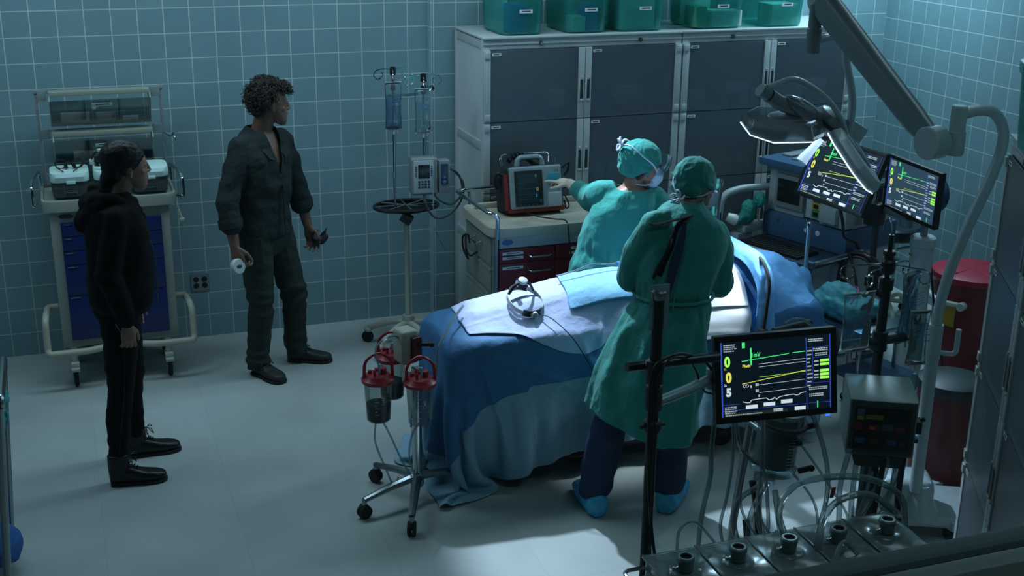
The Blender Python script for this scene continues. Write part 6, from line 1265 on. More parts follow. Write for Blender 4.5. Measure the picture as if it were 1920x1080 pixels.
MB().tube(fillet([q(3.69, -3.7, .93), q(3.78, -3.72, .915), q(3.80, -3.72, .925), q(3.80, -3.72, 1.03)], .01), .012, 10).obj('mast_handle', M_LW, t)
MB().lathe([(.033, -.0), (.038, .01), (.038, .10), (.033, .105), (.033, .205), (.028, .21)], q(3.67, -3.70, 1.825)).cyl(q(3.67, -3.74, 1.93), q(3.67, -3.735, 1.93), .007).obj('mast_joint', M_LW, t)
A, B = V3(3.60, -3.66, 1.875), V3(3.44, -2.96, 2.40)
A = V3(3.585, -3.66, 1.875)
MB().lathe([(.066, -.042), (.070, -.037), (.070, .037), (.066, .042)], A-o, (V3(B.x-A.x, B.y-A.y, 0)).cross(V3(0, 0, 1)).normalized(), n=32).box((A-o)+V3(.06, -.02, .005), (.11, .06, .10), (0, 0, -.3), .025).obj('elbow', M_LW, t)
d = (B-A); dn = d.normalized(); s_ = dn.cross(V3(0, 0, 1)).normalized(); u_ = s_.cross(dn)
MB().loft([(A-o, s_*.026, u_*.045), ((A+dn*.05)-o, s_*.028, u_*.050), (A.lerp(B, .15)-o, s_*.034, u_*.056), (A.lerp(B, .5)-o, s_*.036, u_*.060), (A.lerp(B, .9)-o, s_*.038, u_*.068), (B-o, s_*.038, u_*.066)], n=20, p=4).obj('spring_arm', M_LG, t)
mb = MB(); mb.tube([A.lerp(B, .1)-o+s_*.031+u_*.030, A.lerp(B, .92)-o+s_*.037+u_*.036], .0045, 6).obj('arm_groove', M_DGREY, t)
MB().lathe([(.056, -.035), (.062, -.03), (.062, .03), (.056, .035)], B-o, s_).obj('elbow', M_LW, t)
MB().lathe([(.030, .0), (.034, .006), (.034, .11), (.030, .115), (.030, .22), (.026, .225)], V3(3.425, -2.945, 2.16)-o).obj('drop_joint', M_LG, t)
HC = V3(3.655, -2.80, 1.80)      # hub of the head
MB().tube(spline([V3(3.44, -2.94, 2.21)-o, V3(3.50, -2.93, 2.225)-o, V3(3.59, -2.90, 2.215)-o, V3(3.635, -2.89, 2.17)-o, V3(3.665, -2.88, 2.08)-o, V3(3.715, -2.86, 1.97)-o, V3(3.73, -2.86, 1.88)-o, V3(3.725, -2.86, 1.77)-o, V3(3.715, -2.85, 1.70)-o], 7), .019, 12).obj('yoke_tube', M_LW, t)
n_ = V3(-.38, .36, -.85).normalized()                    # the way the light points
e1 = V3(-.80, .30, .42); e1 = (e1-n_*e1.dot(n_)).normalized(); e2 = n_.cross(e1)
HM = Matrix((e1, e2, n_)).transposed().to_4x4(); HM.translation = HC-o
hd = MB(HM); hd.lathe([(.03, -.06), (.075, -.045), (.095, -.015), (.095, .02), (.075, .05), (.04, .06)], n=32); hub = hd.obj('head_hub', M_LG, t)
MB(HM).lathe([(.096, -.012), (.101, -.008), (.101, .012), (.096, .016)], n=32, caps=False).obj('hub_band', M_BLACKP, hub)
M_GL = mat('lamp_light_edge', '#e6f2ff', .4, emit='#dcecff', estr=2.2); M_LT = clear('lamp_lobe_shell', '#45555b', .50, .10, .8)
CR, CU, CF = V3(.94, -.34, 0), V3(.11, .30, .947), V3(.32, .89, -.32)
def lobe(dv, L, W_, mat_, k=0, rim=(0, 6), nn=None):
    X_ = V3(*dv).normalized(); Z_ = V3(*nn) if nn else n_.copy(); Z_ = (Z_-X_*Z_.dot(X_)).normalized(); Y_ = Z_.cross(X_)
    LM = Matrix((X_, Y_, Z_)).transposed().to_4x4(); LM.translation = HC-o
    R_ = Matrix(); HM = LM; mb = MB(HM)
    poly = [(.07, -W_*.32), (.15, -W_*.5), (L*.80, -W_*.5), (L, -W_*.22), (L, W_*.22), (L*.80, W_*.5), (.15, W_*.5), (.07, W_*.32)]
    mb.loft([((.0, 0, 0), (1, 0, 0), (0, 1, 0))]) if False else None
    top, mid, bot = [mb._v((x*.93+.01, y*.72, -.035)) for x, y in poly], [mb._v((x, y, -.002)) for x, y in poly], [mb._v((x*.99, y*.95, .03)) for x, y in poly]
    n = len(poly)
    for P_, Q_ in ((top, mid), (mid, bot)):
        for i in range(n): mb.bm.faces.new((P_[i], P_[(i+1) % n], Q_[(i+1) % n], Q_[i]))
    mb.bm.faces.new(top[::-1]); mb.bm.faces.new(bot)
    bmesh.ops.bevel(mb.bm, geom=mb.bm.edges[:], offset=.006, segments=2, profile=.6, affect='EDGES')
    o_ = mb.obj('lamp_lobe', mat_, t)
    mb = MB(HM @ R_); ins = [(x*.93+.005, y*.80) for x, y in poly]; mb.prism(ins, .004, (0, 0, .0305)); mb.obj('light_panel', mat('lamp_lens', '#cfe2f2', .25, emit='#d4e8ff', estr=3.0), o_, False)
    mb = MB(HM @ R_); e = poly[rim[0]:rim[1]]; mb.tube([(x*.995, y*.97, .028) for x, y in e], .0025, 6).obj('lit_rim', M_GL, o_)
    MB(HM @ R_).ell((L*.48, 0, -.036), (L*.28, W_*.16, .016)).obj('shell_recess', M_LG, o_)
    return o_
lobe(CR*.47-CU*.85-CF*.30, .40, .33, M_LW, 1, (3, 8), n_-CR*.5)
lobe(-CR*1.0-CU*.05-CF*.15, .43, .36, M_LT, 0, (1, 6), n_-CU*.2)
MB().ell(V3(3.50, -2.80, 1.865)-o, (.13, .07, .045), (0, .55, 0), n=24, m=14).obj('clear_dome', clear('pale_dome', '#8fa5ab', .35, .08, .8), t)
# tubular handle running round the head
P_ = [V3(3.285, -2.80, 1.985), V3(3.33, -2.80, 1.995), V3(3.42, -2.82, 2.02), V3(3.52, -2.86, 1.97), V3(3.62, -2.88, 1.88), V3(3.70, -2.87, 1.76), V3(3.71, -2.86, 1.71)]
MB().tube(spline([p_-o for p_ in P_], 7), .014, 12).obj('head_rail', M_LW, t)
MB().tube([V3(3.255, -2.79, 1.975)-o, V3(3.30, -2.79, 1.95)-o, V3(3.36, -2.79, 1.91)-o, V3(3.47, -2.79, 1.86)-o, V3(3.56, -2.79, 1.83)-o], [.033, .033, .036, .033, .026], 16).obj('grip_barrel', M_LG, t)
MB().tube([V3(3.303, -2.79, 1.948)-o, V3(3.310, -2.79, 1.944)-o], .0355, 16).obj('grip_ring', M_BLACKP, t)
MB().box(V3(3.76, -2.84, 1.735)-o, (.10, .05, .13), (.2, .5, .1), .012).tube([V3(3.70, -2.84, 1.70)-o, V3(3.73, -2.86, 1.78)-o], .014, 8).tube([V3(3.68, -2.84, 1.74)-o, V3(3.77, -2.86, 1.69)-o], .013, 8).obj('yoke_bracket', M_LW, t)
hb_ = V3(3.60, -2.81, 1.72)
MB().tube([hb_-o, hb_+V3(-.03, .0, -.035)-o, hb_+V3(-.075, .01, -.09)-o, hb_+V3(-.09, .01, -.11)-o], [.020, .019, .027, .030], 16).obj('sterile_handle', mat('white_sterile_handle', '#d9e2ea', .35), t)
sp = bpy.data.lights.new('surgical_beam', 'SPOT'); sp.energy = 130; sp.color = (.80, .90, 1.0); sp.spot_size = math.radians(46); sp.spot_blend = .6; sp.shadow_soft_size = .08
so_ = bpy.data.objects.new('surgical_beam', sp); COL.objects.link(so_); so_.location = HC+n_*.09; so_.rotation_euler = (V3(3.12, -2.45, .9)-so_.location).to_track_quat('-Z', 'Y').to_euler()
# ------------------------------------------------ mast with the fluid bags and grey pump console
t = thing('drip_mast', 'dark steel mast with four wire hooks, crossbar and clamps in front of the lamp stand', 'IV stand', (3.17, -4.0, 0), 0)
MB().cyl((0, 0, .02), (0, 0, 1.38), .020).cyl((0, 0, 1.38), (0, 0, 1.60), .010).obj('mast', mat('dull_steel_pole', '#3c4547'), t)
MB().tube(spline([(0, 0, 1.58), (0, 0, 1.63), (-.015, 0, 1.665), (-.035, 0, 1.655), (-.04, 0, 1.62)], 6), .004, 6).obj('top_hook', M_CHROME, t)
MB().lathe([(.022, 1.44), (.028, 1.45), (.028, 1.49), (.020, 1.50), (.020, 1.515), (.026, 1.52), (.022, 1.535)]).obj('hook_hub', M_BLACKP, t)
MB().lathe([(.022, 1.37), (.030, 1.375), (.030, 1.42), (.022, 1.425)]).obj('collar', mat('dull_steel_pole', '#3c4547'), t)
def wire(dx, dy, L, up=.0):
    dd = V3(dx, dy, 0).normalized(); e = dd*L; s = V3(-dd.y, dd.x, 0)
    return MB().tube(spline([V3(0, 0, 1.475), V3(0, 0, 1.478)+e*.5, V3(0, 0, 1.475)+e, V3(0, 0, 1.455)+e*1.12, V3(0, 0, 1.43)+e*1.08, V3(0, 0, 1.42)+e*.93, V3(0, 0, 1.435)+e*.82, V3(0, 0, 1.46)+e*.86], 7), .0042, 8).obj('wire_hook', M_CHROME, t)
wire(-1, .25, .17); wire(-1, -.55, .15); wire(1, .2, .11); wire(.75, -.9, .15)
MB().cyl((-.19, 0, 1.155), (.12, 0, 1.155), .020).obj('crossbar', M_DGREY, t); MB().lathe([(.022, 1.11), (.031, 1.115), (.031, 1.195), (.022, 1.20)]).obj('crossbar_clamp', mat('dull_steel_pole', '#3c4547'), t)
MB().cyl((-.10, -.02, 1.40), (-.04, -.04, 1.36), .012).ell((-.11, -.02, 1.37), .014).box((-.10, -.02, 1.425), (.03, .02, .04), None, .006).obj('hook_clamp', M_BLACKP, t)
for k in range(4):
    a = k*PI/2+.5; dd = V3(math.cos(a), math.sin(a), 0); l = MB().tube([V3(0, 0, .07), dd*.24+V3(0, 0, .055)], [.02, .014], 8).obj('leg', M_STEEL, t); MB().lathe([(.018, -.01), (.024, 0), (.018, .01)], dd*.25+V3(0, 0, .0245), (-dd.y, dd.x, 0)).obj('caster', M_RUBBER, l)
iv_bag('fluid_bag', 'clear half-full IV bag hanging left of the dark steel mast', (3.008, -4.06, 1.395), .145, .245, M_FLB, group='IV bags on the dark mast', seed=9, fill=.62)
iv_bag('fluid_bag', 'clear twisted IV bag hanging behind the front wire hook of the dark mast', (3.31, -3.98, 1.43), .15, .30, M_FLB, group='IV bags on the dark mast', rz=.35, seed=12, twist=1)
iv_bag('fluid_bag', 'smaller crumpled IV bag in front of the twisted one on the dark mast', (3.285, -4.09, 1.30), .09, .23, M_FLC, group='IV bags on the dark mast', rz=-.2, seed=15, fill=.8, twist=1)
tag(MB().lathe([(.010, 0), (.013, .01), (.013, .06), (.008, .075)], (3.29, -4.09, .955)).tube(spline([(3.29, -4.09, .955), (3.285, -4.09, .85), (3.30, -4.08, .6), (3.28, -4.08, .3), (3.27, -4.07, .012)], 6), .003, 6).obj('drip_chamber', clear('clear_tubing', '#a9c3c8'), None), 'drip chamber and line under the small crumpled IV bag', 'tube')
# grey console
t = thing('pump_console', 'grey metal console box with dim red and blue touch panel on a short pole', 'control console', (2.985, -4.28, 0), -.5)
M_CON = mat('grey_console_metal', '#86948f', .36, .1, noise_amt=.06)
mb = MB(); mb.prism([(0, 0), (.0, .225), (.03, .235), (.23, .235), (.23, 0)], .25, (-.125, -.13, .86), (0, 1, 0), (0, 0, 1), .008); mb.obj('housing', M_CON, t)
MB().bx(-.118, .118, -.138, -.12, .872, 1.085, .004).obj('face_frame', mat('dark_green_grey', '#33403f', .45), t)
f = MB().bx(-.102, .102, -.141, -.135, .89, 1.06, .002).obj('touch_panel', mat('dark_panel', '#12120f', .25), t)
for x0, x1, z0, z1, c in ((-.096, -.07, 1.028, 1.052, '#3b5b6c'), (-.096, -.07, 1.008, 1.024, '#74752a'), (-.065, .0, 1.012, 1.03, '#5b6428'), (-.052, -.008, .968, .99, '#51231f'), (-.0, .04, .97, .994, '#2b4960'), (.045, .085, .966, .985, '#51231f'), (-.095, -.058, .912, .936, '#22406b'), (-.045, -.012, .912, .934, '#3a1f1c'), (.02, .055, .912, .934, '#22406b'), (.065, .092, .905, .93, '#3a1f1c')):
    MB().bx(x0, x1, -.1425, -.1408, z0, z1, .0005).obj('panel_key', mat('key_'+c[1:], c, .4, emit=c, estr=.02), f)
MB().lathe([(.018, 0), (.018, .003)], (-.09, -.141, .982), (0, -1, 0)).obj('round_mark', mat('key_round', '#3e1c19', .4, emit='#6e2e2a', estr=.02), f)
text('panel_digits', '300', .014, mat('dim_red_digits', '#a84438', .5, emit='#a84438', estr=.12), f, (-.047, -.1428, .973), (1, 0, 0), (0, 0, 1)); text('panel_digits', '000', .014, mat('dim_red_digits', '#a84438'), f, (.048, -.1428, .969), (1, 0, 0), (0, 0, 1)) if False else None
MB().prism([(-.10, 0), (-.085, -.05), (.085, -.05), (.10, 0)], .14, (0, .01, .86), (1, 0, 0), (0, 0, 1), .008).obj('lower_tray', mat('dark_green_grey', '#33403f'), t)
MB().cyl((0, -.05, .01), (0, -.05, .83), .020).box((0, -.05, .02), (.22, .22, .03), None, .008).obj('pole', mat('dull_steel_pole', '#3c4547'), t)
MB().box((.155, .02, .93), (.03, .06, .05), None, .008).cyl((.14, .02, .93), (.18, .02, .96), .008).obj('side_plug', M_BLACKP, t); MB().box((.15, .03, .865), (.03, .03, .02), None, .004).obj('blue_plug', mat('blue_plug', '#24338a', .4), t)
# ------------------------------------------------ roller pump row at the bottom of the window
t = thing('perfusion_pump_base', 'dark wheeled base carrying the row of clear-covered roller pumps', 'pump base', (2.27, -4.86, 0), 0)
MB().bx(-.52, .52, -.16, .18, .10, .70, .01).obj('cabinet', mat('dark_pump_cabinet', '#1d2527', .45), t); MB().bx(-.50, .52, -.17, .19, .70, .715, .004).obj('deck', M_STEEL, t)
MB().tube(fillet([(-.52, -.20, .735), (-.52, .21, .735), (.50, .21, .735), (.50, -.20, .735)], .03), .007, 8).obj('deck_rail', M_CHROME, t)
for x in (-.42, .42):
    for y in (-.10, .12): c = MB().cyl((x, y, .10), (x, y, .07), .015).obj('caster', M_DGREY, t); MB().lathe([(.03, -.014), (.04, -.012), (.04, .012), (.03, .014)], (x, y, .0405), (1, 0, 0)).obj('wheel', M_RUBBER, c)
M_ACR = clear('smoky_acrylic', '#a9bdbb', .24, .12, .7)
nx_ = [1.880, 2.070, 2.260, 2.450, 2.643]
nth = ['next to the steel pole', 'second from the steel pole', 'middle one, under the looping tube', 'fourth from the steel pole', 'nearest the lamp stand']
for k, x in enumerate(nx_):
    p = thing('roller_pump', 'clear-covered roller pump, '+nth[k], 'roller pump', (x, -4.84+(0 if k else 0), .7165), -.02, 'roller pumps in the row')
    MB().bx(-.092, .092, -.13, .13, 0, .03, .006).obj('pump_base', mat('pump_grey', '#5a6a6b', .5), p)
    mb = MB(); mb.loft([((0, .0, .03), (.090, 0, 0), (0, .125, 0)), ((0, 0, .10), (.090, 0, 0), (0, .125, 0))], n=40, p=10, caps=False); mb.lathe([(.085, .03), (.085, .09)], (0, 0, 0), n=40, caps=False)
    mb.obj('raceway', M_ACR, p)
    c = MB().bx(-.092, .092, -.128, .128, .100, .106, .002).bx(-.092, .092, -.132, -.122, .098, .110, .002).bx(-.094, -.088, -.128, .128, .098, .109, .001).obj('clear_lid', M_ACR, p)
    MB().lathe([(.0, .107), (.045, .108), (.052, .110), (.056, .107)], n=36, caps=False).obj('lid_dish', M_ACR, p)
    kn = MB().lathe([(.022, .108), (.026, .112), (.026, .138), (.029, .143), (.029, .155), (.025, .160), (.019, .160), (.017, .150), (.001, .149)], n=32, caps=False).obj('knob', mat('worn_chrome', '#7f8e91', .35, .55), p)
    MB().lathe([(.0165, .1505), (.001, .1506)], n=24, caps=False).lathe([(.017, .150), (.0165, .1555)], caps=False).obj('knob_socket', M_BLACKP, kn)
    MB().cyl((-.026, -.004, .128), (-.040, -.006, .124), .006).ell((-.042, -.006, .124), .008).obj('set_screw', M_CHROME, kn)
    for s in (-1, 1): MB().cyl((s*.05, 0, .03), (s*.05, 0, .085), .018).obj('roller', M_STEEL, p)
    MB().bx(-.06, .06, -.012, .012, .04, .06, .003).obj('roller_arm', M_GREYP, p)
    MB().bx(.060, .088, -.142, -.126, .10, .118, .003).cyl((.074, -.145, .109), (.074, -.12, .109), .006).obj('latch', M_BLACKP, p)
# reservoir under the near monitor
t = thing('venous_reservoir', 'clear graduated cylinder reservoir hanging below the near monitor', 'reservoir', (2.585, -4.20, .755), 0)
t.rotation_euler = (0, .10, 0)
MB().lathe([(.03, 0), (.085, .005), (.092, .03), (.082, .035), (.082, .24), (.09, .245), (.09, .26)], n=36).obj('shell', clear('reservoir_shell', '#8fa6a8', .22, .1, .5), t)
MB().lathe([(.066, .03), (.066, .23)], n=32).obj('filter_core', mat('grey_mesh_filter', '#6b7d7f', .7, bump=.5, bump_scale=180), t)
MB().tube([(.095*math.cos(a), .095*math.sin(a), .215+.01*math.sin(a)) for a in [2*PI*i/36 for i in range(36)]], .012, 8, closed=True).obj('strap', M_DGREY, t)
pr = MB()
for k in range(12): pr.bx(.0, .025 if k % 3 else .04, -.0835, -.0825, .05+.013*k, .0512+.013*k)
pr.obj('graduation', M_WHITEP, t, False)
for a, z in ((.2, .02), (1.2, .13), (.6, .20), (.3, .26)): MB().cyl((.085*math.cos(a), -.05, z), (.12*math.cos(a), -.07, z+.02), .012).ell((.125*math.cos(a), -.075, z+.022), .014).obj('stopcock', M_BLACKP, t)
MB().cyl((-.06, 0, .0), (-.06, 0, -.03), .015).cyl((.0, 0, 0), (0, 0, -.05), .02).obj('outlet_port', clear('reservoir_shell', '#8fa6a8'), t)
MB().cyl((0, .085, .12), (0, .20, .12), .014).cyl((0, .20, -.73), (0, .20, .35), .016).box((0, .20, -.735), (.20, .20, .03), None, .008).obj('holder_pole', M_STEEL, t)
t2 = thing('handle_bar', 'short dark padded bar on a bent steel arm above the near monitor', 'handle bar', (2.86, -3.70, 1.12), 0)
MB().cyl((.0, 0, 0), (.19, .02, .012), .017).obj('grip', M_DGREY, t2); MB().tube(fillet([(.02, 0, 0), (-.005, .0, -.10), (-.01, .0, -.35), (-.01, 0, -1.10)], .03), .013, 10).box((-.01, 0, -1.105), (.16, .16, .025), None, .006).obj('arm', M_STEEL, t2); MB().cyl((-.055, .0, -.14), (.01, 0, -.14), .02).ell((-.065, 0, -.14), (.02, .02, .03)).obj('knob', M_BLACKP, t2)
tag(MB().tube(spline([(2.90, -3.72, 1.16), (2.94, -3.73, 1.18), (3.0, -3.73, 1.16), (3.05, -3.74, 1.10), (3.08, -3.76, 1.02)], 6), .006, 8).obj('clear_tube', clear('clear_tubing', '#a9c3c8'), None), 'clear tube looped over the dark padded bar', 'tube')
# tangle of tubing
M_TB = clear('thick_clear_tubing', '#b4c9cc', .30, .12, .8); M_TB2 = clear('thin_clear_tubing', '#b4c9cc', .35, .15, .8)
def hose(pts, r, label, M=M_TB, n=7): return tag(MB().tube(spline(pts, n), r, 10).obj('clear_tube', M, None), label, 'tube')
hose([(2.24, -4.36, 1.30), (2.20, -4.40, 1.02), (2.19, -4.42, .9), (2.16, -4.43, .75), (2.15, -4.44, .55), (2.17, -4.46, .3), (2.18, -4.5, .02)], .009, 'long clear tube hanging left of the reservoir down to the floor')
hose([(2.52, -4.28, .76), (2.42, -4.34, .66), (2.40, -4.40, .55), (2.48, -4.44, .48), (2.62, -4.46, .50), (2.80, -4.45, .62), (2.93, -4.42, .78), (2.96, -4.40, .86)], .011, 'clear tube sweeping from the reservoir up to the grey console')
hose([(2.50, -4.26, .74), (2.38, -4.30, .70), (2.36, -4.36, .58), (2.46, -4.42, .44), (2.66, -4.44, .46), (2.86, -4.42, .55), (3.02, -4.36, .68), (3.06, -4.34, .80)], .011, 'second clear tube sweeping below the first towards the console')
hose([(2.285, -4.80, .82), (2.29, -4.72, .90), (2.38, -4.66, .95), (2.52, -4.66, .965), (2.68, -4.68, .94), (2.80, -4.70, .86), (2.82, -4.72, .74)], .012, 'thick clear tube arching over the middle roller pump')
hose([(2.38, -4.86, .73), (2.36, -4.86, .82), (2.40, -4.82, .90), (2.48, -4.78, .94), (2.62, -4.76, .93), (2.74, -4.78, .84)], .012, 'thick clear tube arching over the fourth roller pump')
hose([(2.50, -4.22, 1.25), (2.60, -4.24, .98), (2.68, -4.28, .86), (2.76, -4.36, .72), (2.80, -4.42, .62), (2.72, -4.50, .56), (2.60, -4.54, .60)], .005, 'thin clear line sloping from the monitor mount', M_TB2)
hose([(2.30, -4.34, 1.28), (2.33, -4.36, 1.0), (2.40, -4.34, .90), (2.47, -4.32, .84), (2.50, -4.32, .70), (2.47, -4.38, .60), (2.36, -4.44, .62)], .007, 'clear line crossing in front of the reservoir', M_TB2)
hose([(2.44, -4.30, 1.28), (2.45, -4.33, 1.0), (2.44, -4.36, .85), (2.42, -4.40, .70), (2.44, -4.46, .58), (2.52, -4.50, .50)], .009, 'clear tube behind the crossing line at the reservoir')
hose([(2.28, -4.36, 1.28), (2.30, -4.38, .98), (2.29, -4.38, .80), (2.27, -4.38, .66), (2.31, -4.40, .56), (2.42, -4.42, .55), (2.50, -4.40, .62)], .006, 'thin clear loop hanging below the near monitor', M_TB2)
hose([(2.54, -4.30, 1.25), (2.68, -4.30, 1.02), (2.74, -4.34, .80), (2.68, -4.42, .66), (2.54, -4.52, .60), (2.40, -4.62, .66), (2.20, -4.70, .74)], .009, 'clear tube running down to the second roller pump')
hose([(2.85, -4.36, .82), (2.82, -4.40, .66), (2.80, -4.46, .52), (2.74, -4.54, .46), (2.62, -4.60, .52), (2.52, -4.64, .64)], .010, 'clear tube dropping beside the console and curling back')
hose([(2.80, -4.38, .90), (2.76, -4.40, .76), (2.74, -4.44, .62), (2.66, -4.50, .54), (2.54, -4.52, .54)], .010, 'shorter clear tube curling beside the console')
hose([(3.00, -4.40, .84), (2.96, -4.44, .72), (2.86, -4.50, .60), (2.72, -4.56, .54), (2.58, -4.60, .58)], .009, 'clear tube from the console sweeping under the others')
hose([(2.575, -4.25, .70), (2.58, -4.30, .56), (2.56, -4.40, .46), (2.60, -4.50, .42), (2.68, -4.56, .50)], .012, 'thick clear outlet tube below the reservoir')
hose([(2.50, -4.24, .76), (2.46, -4.34, .60), (2.52, -4.44, .47), (2.68, -4.50, .50), (2.80, -4.46, .64), (2.90, -4.40, .80)], .006, 'thin clear loop nearest the floor between reservoir and console', M_TB2)
hose([(2.62, -4.24, .80), (2.70, -4.34, .66), (2.62, -4.46, .56), (2.48, -4.48, .60), (2.40, -4.42, .72), (2.46, -4.32, .80)], .005, 'thin clear loop curling right below the reservoir', M_TB2)
hose([(2.40, -4.32, .92), (2.34, -4.40, .74), (2.42, -4.50, .62), (2.58, -4.54, .64), (2.66, -4.46, .74)], .005, 'thin clear loop on the steel pole side of the reservoir', M_TB2)
hose([(1.90, -4.74, .84), (1.93, -4.70, .89), (1.99, -4.69, .90), (2.04, -4.74, .84)], .005, 'thin clear loop above the first roller pump', M_TB2)
hose([(2.46, -4.94, .83), (2.42, -4.92, .87), (2.36, -4.96, .84), (2.32, -5.02, .74)], .009, 'clear tube crossing the fourth roller pump cover towards the window')
for k, pts in enumerate([[(2.49, -4.22, .74), (2.50, -4.26, .62), (2.48, -4.34, .46), (2.50, -4.42, .30), (2.56, -4.50, .12)], [(2.45, -4.26, .60), (2.45, -4.32, .46), (2.50, -4.42, .28), (2.58, -4.50, .10)]]):
    tag(MB().tube(spline(pts, 7), .014, 10).obj('dark_tube', mat('dark_blood_tube', '#1a1012', .15), None), ['dark filled tube dropping from the reservoir to the pump base', 'shorter dark filled tube beside the first at the reservoir'][k], 'tube')
tag(MB().tube([(2.93, -4.42, .86), (2.88, -4.46, .68), (2.80, -4.56, .40), (2.77, -4.60, .2)], .011, 8).obj('black_rod', M_BLACKP, None), 'slanting black rod beside the grey console', 'rod')
tag(MB().tube(spline([(3.05, -4.38, .83), (3.03, -4.40, .66), (3.04, -4.42, .5), (2.98, -4.48, .36), (2.96, -4.5, .02)], 6), .012, 8).obj('console_cable', M_BLACKP, None), 'bundle of black cable hanging from the console tray', 'cable')
for k, (x, y, z) in enumerate(((2.475, -4.47, .60), (2.80, -4.52, .575), (2.73, -4.40, .74))):
    tag(MB().box((x, y, z), (.018, .006, .045), (.1, .1, .2), .002).obj('red_tag', mat('red_tag', '#a3141c', .5), None), ['red tag on the tubing below the reservoir', 'red tag with pale arrow on the tube over the pumps', 'small red clip on the tubing left of the console'][k], 'tag')
# ------------------------------------------------ bins, stool, floor items
t = thing('waste_bin', 'large round red waste bin with lid and yellow label by the right wall', 'bin', (5.30, -2.05, 0), 0)
MB().lathe([(.19, 0), (.20, .01), (.235, .60), (.24, .62)], n=40).obj('body', mat('red_bin_plastic', '#6f0f1c', .4), t); MB().lathe([(.25, .615), (.255, .63), (.25, .65), (.20, .668), (.01, .675)], n=40).obj('lid', mat('bright_red_lid', '#a81b38', .4), t)
for a in (.3, 1.35): MB().tube([(.2*math.cos(a), .2*math.sin(a), .668), (-.2*math.cos(a), -.2*math.sin(a), .668)], .006, 6).obj('lid_rib', mat('bright_red_lid', '#a81b38'), t)
MB().box((-.216, -.07, .42), (.004, .09, .16), (0, 0, .32), .002).obj('yellow_label', mat('yellow_label', '#a88a1c', .5), t)
MB().tube(fillet([(-.16, .20, .55), (-.30, .10, .56), (-.33, -.10, .52), (-.20, -.18, .50)], .05), .016, 8).cyl((-.20, -.17, .50), (-.24, -.19, .50), .025).obj('bail_handle', M_WHITEP, t)
t = thing('pedal_bin', 'dark red pedal bin with grey-black lid beside the lamp stand', 'bin', (4.13, -3.34, 0), 0)
MB().lathe([(.155, 0), (.16, .01), (.16, .56)], n=40).obj('body', mat('deep_red_bin', '#5c0d18', .35), t); MB().lathe([(.168, .55), (.170, .575), (.165, .60), (.12, .612), (.01, .618)], n=40).obj('lid', mat('dark_lid', '#2a3538', .4), t); MB().box((-.15, -.08, .03), (.08, .05, .02), (0, 0, .4), .006).obj('pedal', M_BLACKP, t)
tag(MB().tube(spline([(4.86, -2.28, .012), (4.90, -2.50, .012), (5.02, -2.62, .012), (5.12, -2.52, .012), (5.20, -2.40, .012)], 8), .008, 8).obj('floor_cable', M_BLACKP, None), 'black cable curling on the floor in front of the red bin', 'cable')
tag(MB().tube(spline([(4.82, -2.20, .90), (4.84, -2.26, .6), (4.86, -2.36, .3), (4.80, -2.50, .05), (4.60, -2.66, .012), (4.36, -2.70, .012)], 8), .007, 8).obj('column_cable', M_BLACKP, None), 'black cable hanging behind the white column to the floor', 'cable')
t = thing('stool', 'round black-topped wheeled stool against the right wall behind the monitors', 'stool', (5.40, -1.10, 0), 0)
MB().lathe([(.15, .60), (.195, .605), (.205, .63), (.20, .675), (.18, .69), (.01, .695)], n=40).obj('seat', mat('navy_black_vinyl', '#152230', .3), t); MB().cyl((0, 0, .12), (0, 0, .60), .018).lathe([(.03, .12), (.03, .30), (.05, .42), (.06, .44), (.03, .45)]).obj('gas_column', M_STEEL, t)
for k in range(5):
    a = 2*PI*k/5+.5; dd = V3(math.cos(a), math.sin(a), 0); l = MB().tube(spline([V3(0, 0, .14), dd*.15+V3(0, 0, .14), dd*.24+V3(0, 0, .11), dd*.255+V3(0, 0, .06)], 4), .016, 8).obj('leg', M_CREAM, t); MB().lathe([(.02, -.012), (.028, 0), (.02, .012)], dd*.255+V3(0, 0, .0285), (-dd.y, dd.x, 0)).obj('caster', M_RUBBER, l)
MB().tube(fillet([(.04, 0, .5), (.20, -.02, .52), (.27, -.03, .70), (.26, -.03, .90)], .06), .012, 8).obj('back_bracket', M_STEEL, t); me = remesh(MB().ell((.255, -.10, .90), (.04, .10, .12)), .01, 2); link('backrest', me, mat('navy_vinyl', '#1c3550', .35), t, True)
t = thing('drape_pack', 'clear bag of folded teal drapes on a low stand beside the screen drape', 'bag', (4.17, -2.35, .60), .2)
me = remesh(MB().box((0, 0, .05), (.26, .34, .10), None, .03).ell((0, .05, .10), (.10, .12, .06)), .01, 2, .5, wrinkle(.012, 14, 14)); link('folded_drapes', me, mat('teal_folded_cloth', '#3d8f96', .6), t, True)
MB().tube(spline([(-.12, -.15, .12), (-.02, -.10, .155), (.08, .0, .14), (.12, .10, .12)], 5), .004, 6).obj('pink_stripe', mat('magenta_seal', '#a33a86', .5), t)
st = thing('instrument_stand', 'low stand with blue shelf beneath the teal drape bag', 'stand', (4.20, -2.42, 0), .2)
MB().bx(-.17, .17, -.22, .20, .565, .595, .008).obj('shelf', M_STEEL, st); MB().bx(-.16, .18, -.52, -.02, .30, .34, .01).obj('blue_shelf', M_AB, st)
for x in (-.14, .14):
    for y in (-.18, .16): l = MB().cyl((x, y, .03), (x, y, .57), .012).obj('leg', M_STEEL, st); MB().lathe([(.02, -.01), (.026, 0), (.02, .01)], (x, y, .0265), (1, 0, 0)).obj('caster', M_RUBBER, l)
# ------------------------------------------------ third cabinet, turned, close to the window on the right
cR = cabinet('tall white metal cabinet turned towards the table at the right edge, green tote on top', (3.665, -4.02, 0), math.radians(-121), 1.20, 'tall supply cabinets')
tote('storage_tote', 'translucent green tote on the turned cabinet at the right edge', 3.60, -4.44, 1.981, .34, .42, .31, math.radians(-120), nlab=0)
